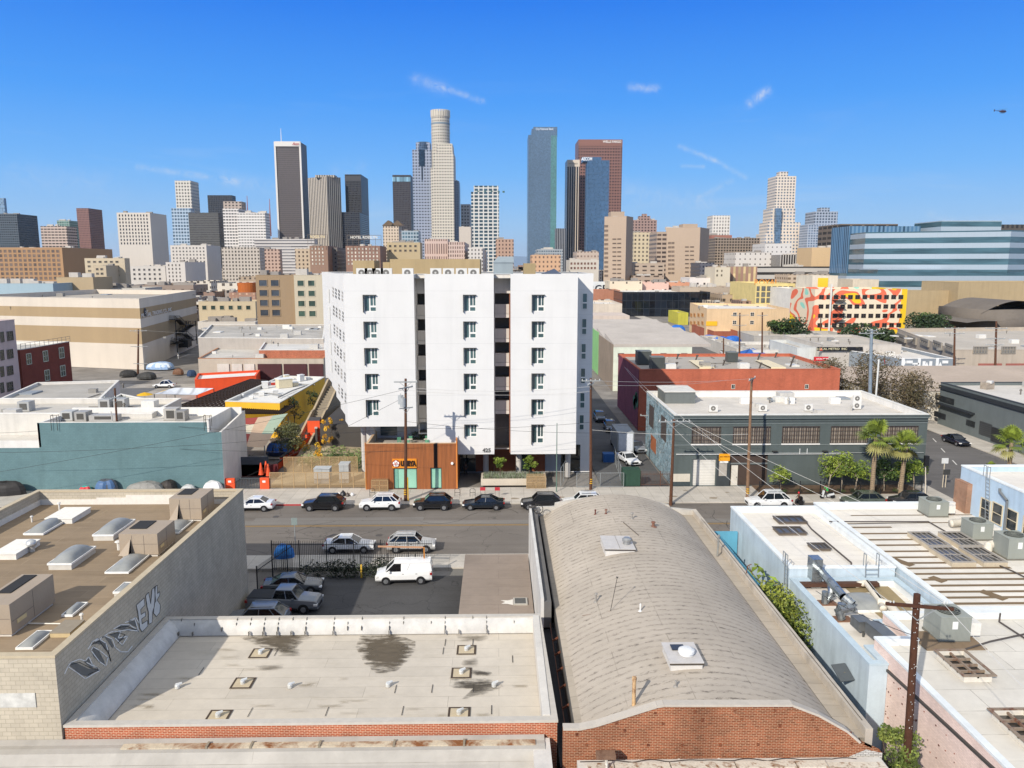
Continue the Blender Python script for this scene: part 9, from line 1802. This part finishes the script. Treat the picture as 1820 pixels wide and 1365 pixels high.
for i in range(9):x=XY(1400+i*24+rnd.uniform(-6,6),87.3,880);bush('low_shrub','low shrub at the fence foot, number of the row counted from the warehouse door: %s'%['first','second','third','fourth','fifth','sixth','seventh','eighth','ninth'][i],x,88.1,.2,.7,.6,rnd.uniform(.4,.7),(GREEN,DARK,OLIVE,BARE)[i%4],90+i,140,.07,'shrubs at the warehouse fence')
for i,x in enumerate(lsp(0,2,3)):tree('bare_tree',('big grey-brown leafless tree, left part of the group behind the grey warehouse','tallest grey-brown leafless tree behind the steel pole','grey-brown leafless tree at the right of the group')[i],(56.5,63.,68.5)[i],(130,128,126)[i],0,(11,12.5,9.)[i],(5.,6.,5.)[i],BARE,100+i,46,110,.17,.3,.35,'bare trees behind the warehouse',flat=.85)
for i,(px,py,Y,R,h,lb)in enumerate(((1385,583,262,5,8,'left dark green tree before the cream corner building'),(1405,583,262,7,8.5,'right dark green tree before the cream corner building'),(1530,602,235,8,8,'left green tree before the painted building'),(1565,600,240,6,7,'right green tree before the painted building'),(1632,578,290,8,8.5,'left dark tree beside the painted building'),(1662,578,285,8,8,'right dark tree beside the painted building'),(385,521,345,7,9,'dark green tree behind the cream green-windowed building'),(1062,485,520,9,14,'dark tree right of the white tower roof'),(1172,500,470,12,11,'dark tree at the foot of the concrete towers'),(1125,505,465,10,9,'dark tree left at the foot of the concrete towers'))):
 g=AY(px,py,Y);tree('dark_tree' if i<6 else 'far_tree',lb,g.x,Y,0,h,R,DARK if i%2 else[DARK[0],GREEN[0],DARK[2]],130+i,22,70,.5,.25,.3,flat=.6)
t=thing('banana_plant','banana plant with broad leaves in the gap by the pale blue building','plant',(19.0,52.5,.3));m=MB();rnd=random.Random(6)
for i in range(16):
 a=rnd.uniform(0,6.28);L=rnd.uniform(.9,1.6);z=rnd.uniform(3.4,5.2);c=Vector((19.2,52.5+rnd.uniform(-1,2.),z));d=Vector((math.cos(a),math.sin(a),rnd.uniform(.1,.7)));s=d.cross(Vector((0,0,1))).normalized()*.2;m.k=i%2;m.face([c,c+d*L*.5+s,c+d*L+Vector((0,0,-.25)),c+d*L*.5-s])
m.build('leaves',LIME[:2],t);MB().cyl((19.2,52.8,.3),(19.2,52.8,4.),.14,.1,8).build('stem',plain('#5d6b35',.8),t)
bush('bamboo_clump','dense yellow-green bamboo filling the gap between the curved roof and the pale blue wall',19.2,49.4,.3,1.6,4.6,5.4,[leafm((.17,.20,.03)),leafm((.23,.25,.04)),leafm((.09,.12,.02))],11,9000,.12,cat='bamboo')
tree('street_tree','green leafy tree squeezed between the brick gable corner and the pink wall',18.9,33.4,0,5.6,1.35,[leafm((.15,.19,.04)),leafm((.20,.23,.05)),leafm((.08,.11,.025))],17,26,120,.09,.1,.3)
for px,lb in((662,'left of the white sport utility car'),(813,'between the black boxy car and the navy sedan'),(840,'behind the navy sedan, left'),(833,'')):
 if lb:p=G(px,882,.14);m=MB();m.tube([p+Vector((-.3,0,0)),p+Vector((-.3,0,.8)),p+Vector((-.2,0,.9)),p+Vector((.2,0,.9)),p+Vector((.3,0,.8)),p+Vector((.3,0,0))],.03).tube([p+Vector((-.3,0,.45)),p+Vector((.3,0,.45))],.025);m.build('bike_rack',BK,label='black hoop bicycle rack '+lb,cat='bike rack',group='bicycle racks')
def crate(label,px,py,w,h,d=1.2):
 p=G(px,py,.14);t=thing('bike_locker',label,'locker',p);MB().box(p.x-w/2,p.y,.14,p.x+w/2,p.y+d,.14+h).build('mesh_cage',pf,t);m=MB()
 for x in(-w/2,0,w/2):m.beam((p.x+x,p.y-.02,.14),(p.x+x,p.y-.02,.14+h),.06)
 for z in(.14,.14+h/2,.14+h):m.beam((p.x-w/2,p.y-.02,z),(p.x+w/2,p.y-.02,z),.06)
 m.build('frame',pfp,t)
crate('tan mesh locker before the timber shop',675,873,1.95,1.35);crate('tan mesh locker at the right end of the street planter',953,868,2.3,1.5)
for i,(px,py,r_,c,lb)in enumerate(((610,881,.35,'#232427','black rubbish bag on the pavement, largest of the heap'),(618,882,.25,'#4a4038','brown bag in the rubbish heap'),(626,881,.22,'#d9d8d6','white bag at the right of the rubbish heap'),(603,880,.2,'#dcdbd8','white bag at the left of the rubbish heap'),(697,883,.25,'#c9b8a8','small pale bundle beside the tall brown pole'))):
 p=G(px,py,.14);m=MB();m.lathe((p.x,p.y,.14),[(r_*.8,0),(r_*1.05,r_*.5),(r_*.8,r_*1.2),(r_*.25,r_*1.6),(r_*.3,r_*1.8),(0,r_*1.8)],9);m.build('rubbish_bag',plain(c,.4),label=lb,cat='bag',group='rubbish bags')
for px,lb in((858,'left red sign board on wire legs before the planter'),(884,'right red sign board on wire legs before the planter')):p=G(px,884,.14);t=thing('small_sign',lb,'sign',p,'red sign boards');MB().box(p.x-.3,p.y,.95,p.x+.3,p.y+.03,1.35).build('board',plain('#b03038',.6),t);MB().tube([p+Vector((-.25,0,0)),p+Vector((-.25,0,.82))],.015).tube([p+Vector((.25,0,0)),p+Vector((.25,0,.82))],.015).build('legs',BK,t)
for px,py,pt,lb in((342/1.0,962,940,''),):pass
p=G(518,988);t=thing('parking_sign','grey parking sign on a thin post behind the yard fence','sign',p);MB().cyl((p.x,p.y+1.5,0),(p.x,p.y+1.5,3.0),.04,.04,6).build('post',GRY,t);MB().box(p.x-.28,p.y+1.45,2.5,p.x+.28,p.y+1.48,3.2).build('plate',plain('#7c8783',.6),t)
def chainfence(label,A,B,h=1.8):
 t=thing('chain_link_fence',label,'fence',A);A=Vector(A);B=Vector(B);m=MB();L=(B-A).length;n=max(2,int(L/2.4))
 for i in range(n+1):p=A.lerp(B,i/n);m.cyl(p,p+Vector((0,0,h)),.035,.035,6)
 for q in(.1,h):m.beam(A+Vector((0,0,q)),B+Vector((0,0,q)),.04)
 m.build('frame',GRY,t);c=NT('chain link');c.b.inputs['Base Color'].default_value=lin('#8a8b88');c.b.inputs['Alpha'].default_value=.16;MB().face([A,B,B+Vector((0,0,h)),A+Vector((0,0,h))]).build('mesh',c.m,t)
chainfence('chain-link fence across the forecourt right of the white tower',(9.5,91.0,.14),(15.2,91.0,.14));chainfence('chain-link gate leaning before the white tower columns',(7.6,91.5,.14),(8.6,95.5,.14),2.3);chainfence('chain-link fence along the left side of the alley',(15.3,93,.05),(16.1,105,.05));picket('brown iron gate across the alley mouth by the mural',(17.4,91.6,.05),(20.9,91.6,.05),1.9,mat=plain('#5b4032',.7))
for px,py,h,lb in((1254+0,0,0,''),):pass
for px,pb_,pt,lb,col in((1680,866,842,'grey signal box on a pale post at the corner','#3a3a38'),(1675,866,822,'blue and white street name signs on a thin post','#c9c9c6')):
 p=G(px,pb_,.0);z=ZY(px,pt,p.y);t=thing('corner_sign',lb,'sign',p);MB().cyl(p,(p.x,p.y,z),.06,.06,8).build('post',plain('#b9ad98',.7),t);MB().box(p.x-.4,p.y-.1,z-.1,p.x+.4,p.y,z+.55).build('sign_plate',plain(col,.6),t)
t,b_,tp_=upole('pale signal post with dark traffic light at the warehouse corner',1645,884,826,.08,(),mat=plain('#c9bfae',.6),nl='signal_post');MB().cbox(tp_+Vector((0,-.1,.5)),(.45,.4,1.2)).build('signal_head',BK,t)
def person(label,base,joints,skin,top,legs,hair,rz=0.,group=None):
 """one skinned body from joints; clothes are tight shells over the same chain"""
 t=thing('person',label,'person',base)
 def chain(nm,edges,rad,mt):
  vs=[];idx={};es=[]
  for a,b in edges:
   for q in(a,b):
    if q not in idx:idx[q]=len(vs);vs.append(joints[q])
   es.append((idx[a],idx[b]))
  me=bpy.data.meshes.new(nm);me.from_pydata(vs,es,[]);o=bpy.data.objects.new(nm,me);C.objects.link(o);o.parent=t;sk=o.modifiers.new('skin','SKIN')
  for q,i in idx.items():r_=rad[q];me.skin_vertices[0].data[i].radius=(r_,r_)
  me.skin_vertices[0].data[0].use_root=True;ss=o.modifiers.new('sub','SUBSURF');ss.levels=1;ss.render_levels=1;me.materials.append(mt);return o
 R0=dict(pel=.13,chest=.16,neck=.055,head=.10,top=.085,sl=.055,sr=.055,el=.045,er=.045,hl=.035,hr=.035,kl=.065,kr=.065,fl=.045,fr=.045,tl=.03,tr=.03)
 E_b=[('pel','chest'),('chest','neck'),('neck','head'),('head','top'),('chest','sl'),('sl','el'),('el','hl'),('chest','sr'),('sr','er'),('er','hr'),('pel','kl'),('kl','fl'),('fl','tl'),('pel','kr'),('kr','fr'),('fr','tr')]
 chain('body',E_b,R0,plain(skin,.6));R1={k:v*1.18 for k,v in R0.items()}
 chain('shirt',[('pel','chest'),('chest','sl'),('sl','el'),('chest','sr'),('sr','er')],R1,plain(top,.8));chain('trousers',[('pel','kl'),('kl','fl'),('pel','kr'),('kr','fr')],R1,plain(legs,.8))
 m=MB();hx=joints['top'];o_=Vector(hx)+t.location;m.lathe((o_.x,o_.y+.02,o_.z-.1),[(.1,0),(.115,.08),(.08,.17),(0,.2)],10);m.build('hair',plain(hair,.7),t,smooth=True);t.rotation_euler=(0,0,rz);return t
J=dict(pel=(0,0,.8),chest=(-.15,0,1.25),neck=(-.18,0,1.45),head=(-.2,0,1.6),top=(-.2,0,1.7),sl=(-.15,.2,1.36),sr=(-.15,-.2,1.36),el=(-.3,.24,1.15),er=(-.3,-.24,1.15),hl=(-.52,.2,1.05),hr=(-.52,-.2,1.05),kl=(-.35,.13,.62),kr=(-.25,-.13,.5),fl=(-.25,.13,.15),fr=(0,-.13,.12),tl=(-.4,.13,.08),tr=(-.15,-.13,.06))
p=G(1470,886,.14);person('person in a green top riding a white scooter along the pavement',p,J,'#7a5540','#3fae5c','#2a2c30','#15120f')
t=thing('scooter','white and grey scooter with its rider in green on the pavement','scooter',p+Vector((0,0,0)),None)
for dx in(-.6,.62):MB().cyl((p.x+dx,p.y-.06,.14+.27),(p.x+dx,p.y+.06,.14+.27),.27,.27,14).build('wheel',TY,t)
MB().beam((p.x-.35,p.y,.45),(p.x+.3,p.y,.5),.3,.12).beam((p.x+.1,p.y,.6),(p.x+.75,p.y,.72),.3,.22).beam((p.x-.6,p.y,.4),(p.x-.42,p.y,1.15),.14,.3).build('body',gloss('#d0d2d2'),t);MB().beam((p.x-.42,p.y-.3,1.2),(p.x-.42,p.y+.3,1.2),.05).build('handlebar',BK,t);MB().beam((p.x-.05,p.y,.83),(p.x+.6,p.y,.87),.26,.1).build('seat',BK,t)
J2=dict(J);J2.update(pel=(0,0,.62),chest=(-.1,0,1.0),neck=(-.12,0,1.2),head=(-.15,0,1.33),top=(-.15,0,1.43),sl=(-.1,.2,1.1),sr=(-.1,-.2,1.1),el=(-.25,.25,.9),er=(-.25,-.25,.9),hl=(-.4,.15,.8),hr=(-.4,-.15,.8),kl=(-.4,.13,.6),kr=(-.4,-.13,.6),fl=(-.45,.13,.12),fr=(-.45,-.13,.12),tl=(-.6,.13,.06),tr=(-.6,-.13,.06))
p=G(1421,897,.0);person('person in a red cap and dark clothes sitting on a wheelchair at the kerb',p,J2,'#6b4a38','#2a2226','#1d1c20','#c0252f');t=thing('wheelchair','dark wheelchair at the kerb behind the white car','wheelchair',p)
for s in(-.28,.28):MB().cyl((p.x+.05,p.y+s-.02,.3),(p.x+.05,p.y+s+.02,.3),.3,.3,16).build('wheel',TY,t)
MB().box(p.x-.25,p.y-.24,.42,p.x+.25,p.y+.24,.48).box(p.x+.18,p.y-.24,.48,p.x+.24,p.y+.24,.95).build('seat',BK,t)
for i,(px,lb,tc,pc)in enumerate(((828,'person standing in the dark shop entrance right of the timber shop','#1d2024','#1a1b1e'),)):
 J3=dict(pel=(0,0,.92),chest=(0,0,1.3),neck=(0,0,1.48),head=(0,-.02,1.62),top=(0,-.02,1.73),sl=(-.2,0,1.4),sr=(.2,0,1.4),el=(-.25,0,1.12),er=(.25,0,1.12),hl=(-.24,-.08,.86),hr=(.24,-.08,.86),kl=(-.1,-.02,.5),kr=(.1,0,.5),fl=(-.11,0,.09),fr=(.12,.02,.09),tl=(-.11,-.15,.04),tr=(.12,-.13,.04));person(lb,(XY(px,96.8,850),96.8,.14),J3,'#6b4a38',tc,pc,'#15120f')
c=AY(1780,198,700);t=thing('helicopter','small dark helicopter high in the sky at the right','helicopter',c);m=MB();dk_=plain('#3a2c3a',.5)
m.grid(lambda u,v:(c.x+1.2+3.0*math.cos(math.pi*u),c.y+1.0*math.sin(math.pi*u)**.7*math.cos(2*math.pi*v),c.z+1.1*math.sin(math.pi*u)**.7*math.sin(2*math.pi*v)),12,12).build('fuselage',dk_,t,smooth=True)
MB().cyl(c+Vector((-1,0,.3)),c+Vector((-6.4,0,.7)),.35,.14,8).build('tail_boom',dk_,t);MB().box(c.x-6.8,c.y-.05,c.z-.1,c.x-6.,c.y+.05,c.z+1.7).build('tail_fin',dk_,t);MB().cyl(c+Vector((1,0,1)),c+Vector((1,0,1.7)),.14,.14,8).build('mast',dk_,t)
for a in(.4,.4+math.pi/2):d=Vector((math.cos(a),math.sin(a),.01))*4.6;MB().beam(c+Vector((1,0,1.7))-d,c+Vector((1,0,1.7))+d,.22,.05).build('rotor_blade',dk_,t)
for s in(-1,1):MB().tube([c+Vector((-1,s*.9,-1.5)),c+Vector((3,s*.9,-1.5))],.07).tube([c+Vector((0,s*.4,-.8)),c+Vector((0,s*.9,-1.5))],.05).tube([c+Vector((2,s*.4,-.8)),c+Vector((2,s*.9,-1.5))],.05).build('skid',dk_,t)
m=MB();m.box(-10500,-300,-2,10500,20500,420);hz=bpy.data.materials.new('haze');hz.use_nodes=True;nt=hz.node_tree;nt.nodes.clear();o_=nt.nodes.new('ShaderNodeOutputMaterial');v_=nt.nodes.new('ShaderNodeVolumePrincipled');v_.inputs['Density'].default_value=0.00003;v_.inputs['Color'].default_value=(.9,.94,1.,1);v_.inputs['Anisotropy'].default_value=.3;nt.links.new(v_.outputs[0],o_.inputs['Volume'])
m.build('haze',hz,kind='stuff')
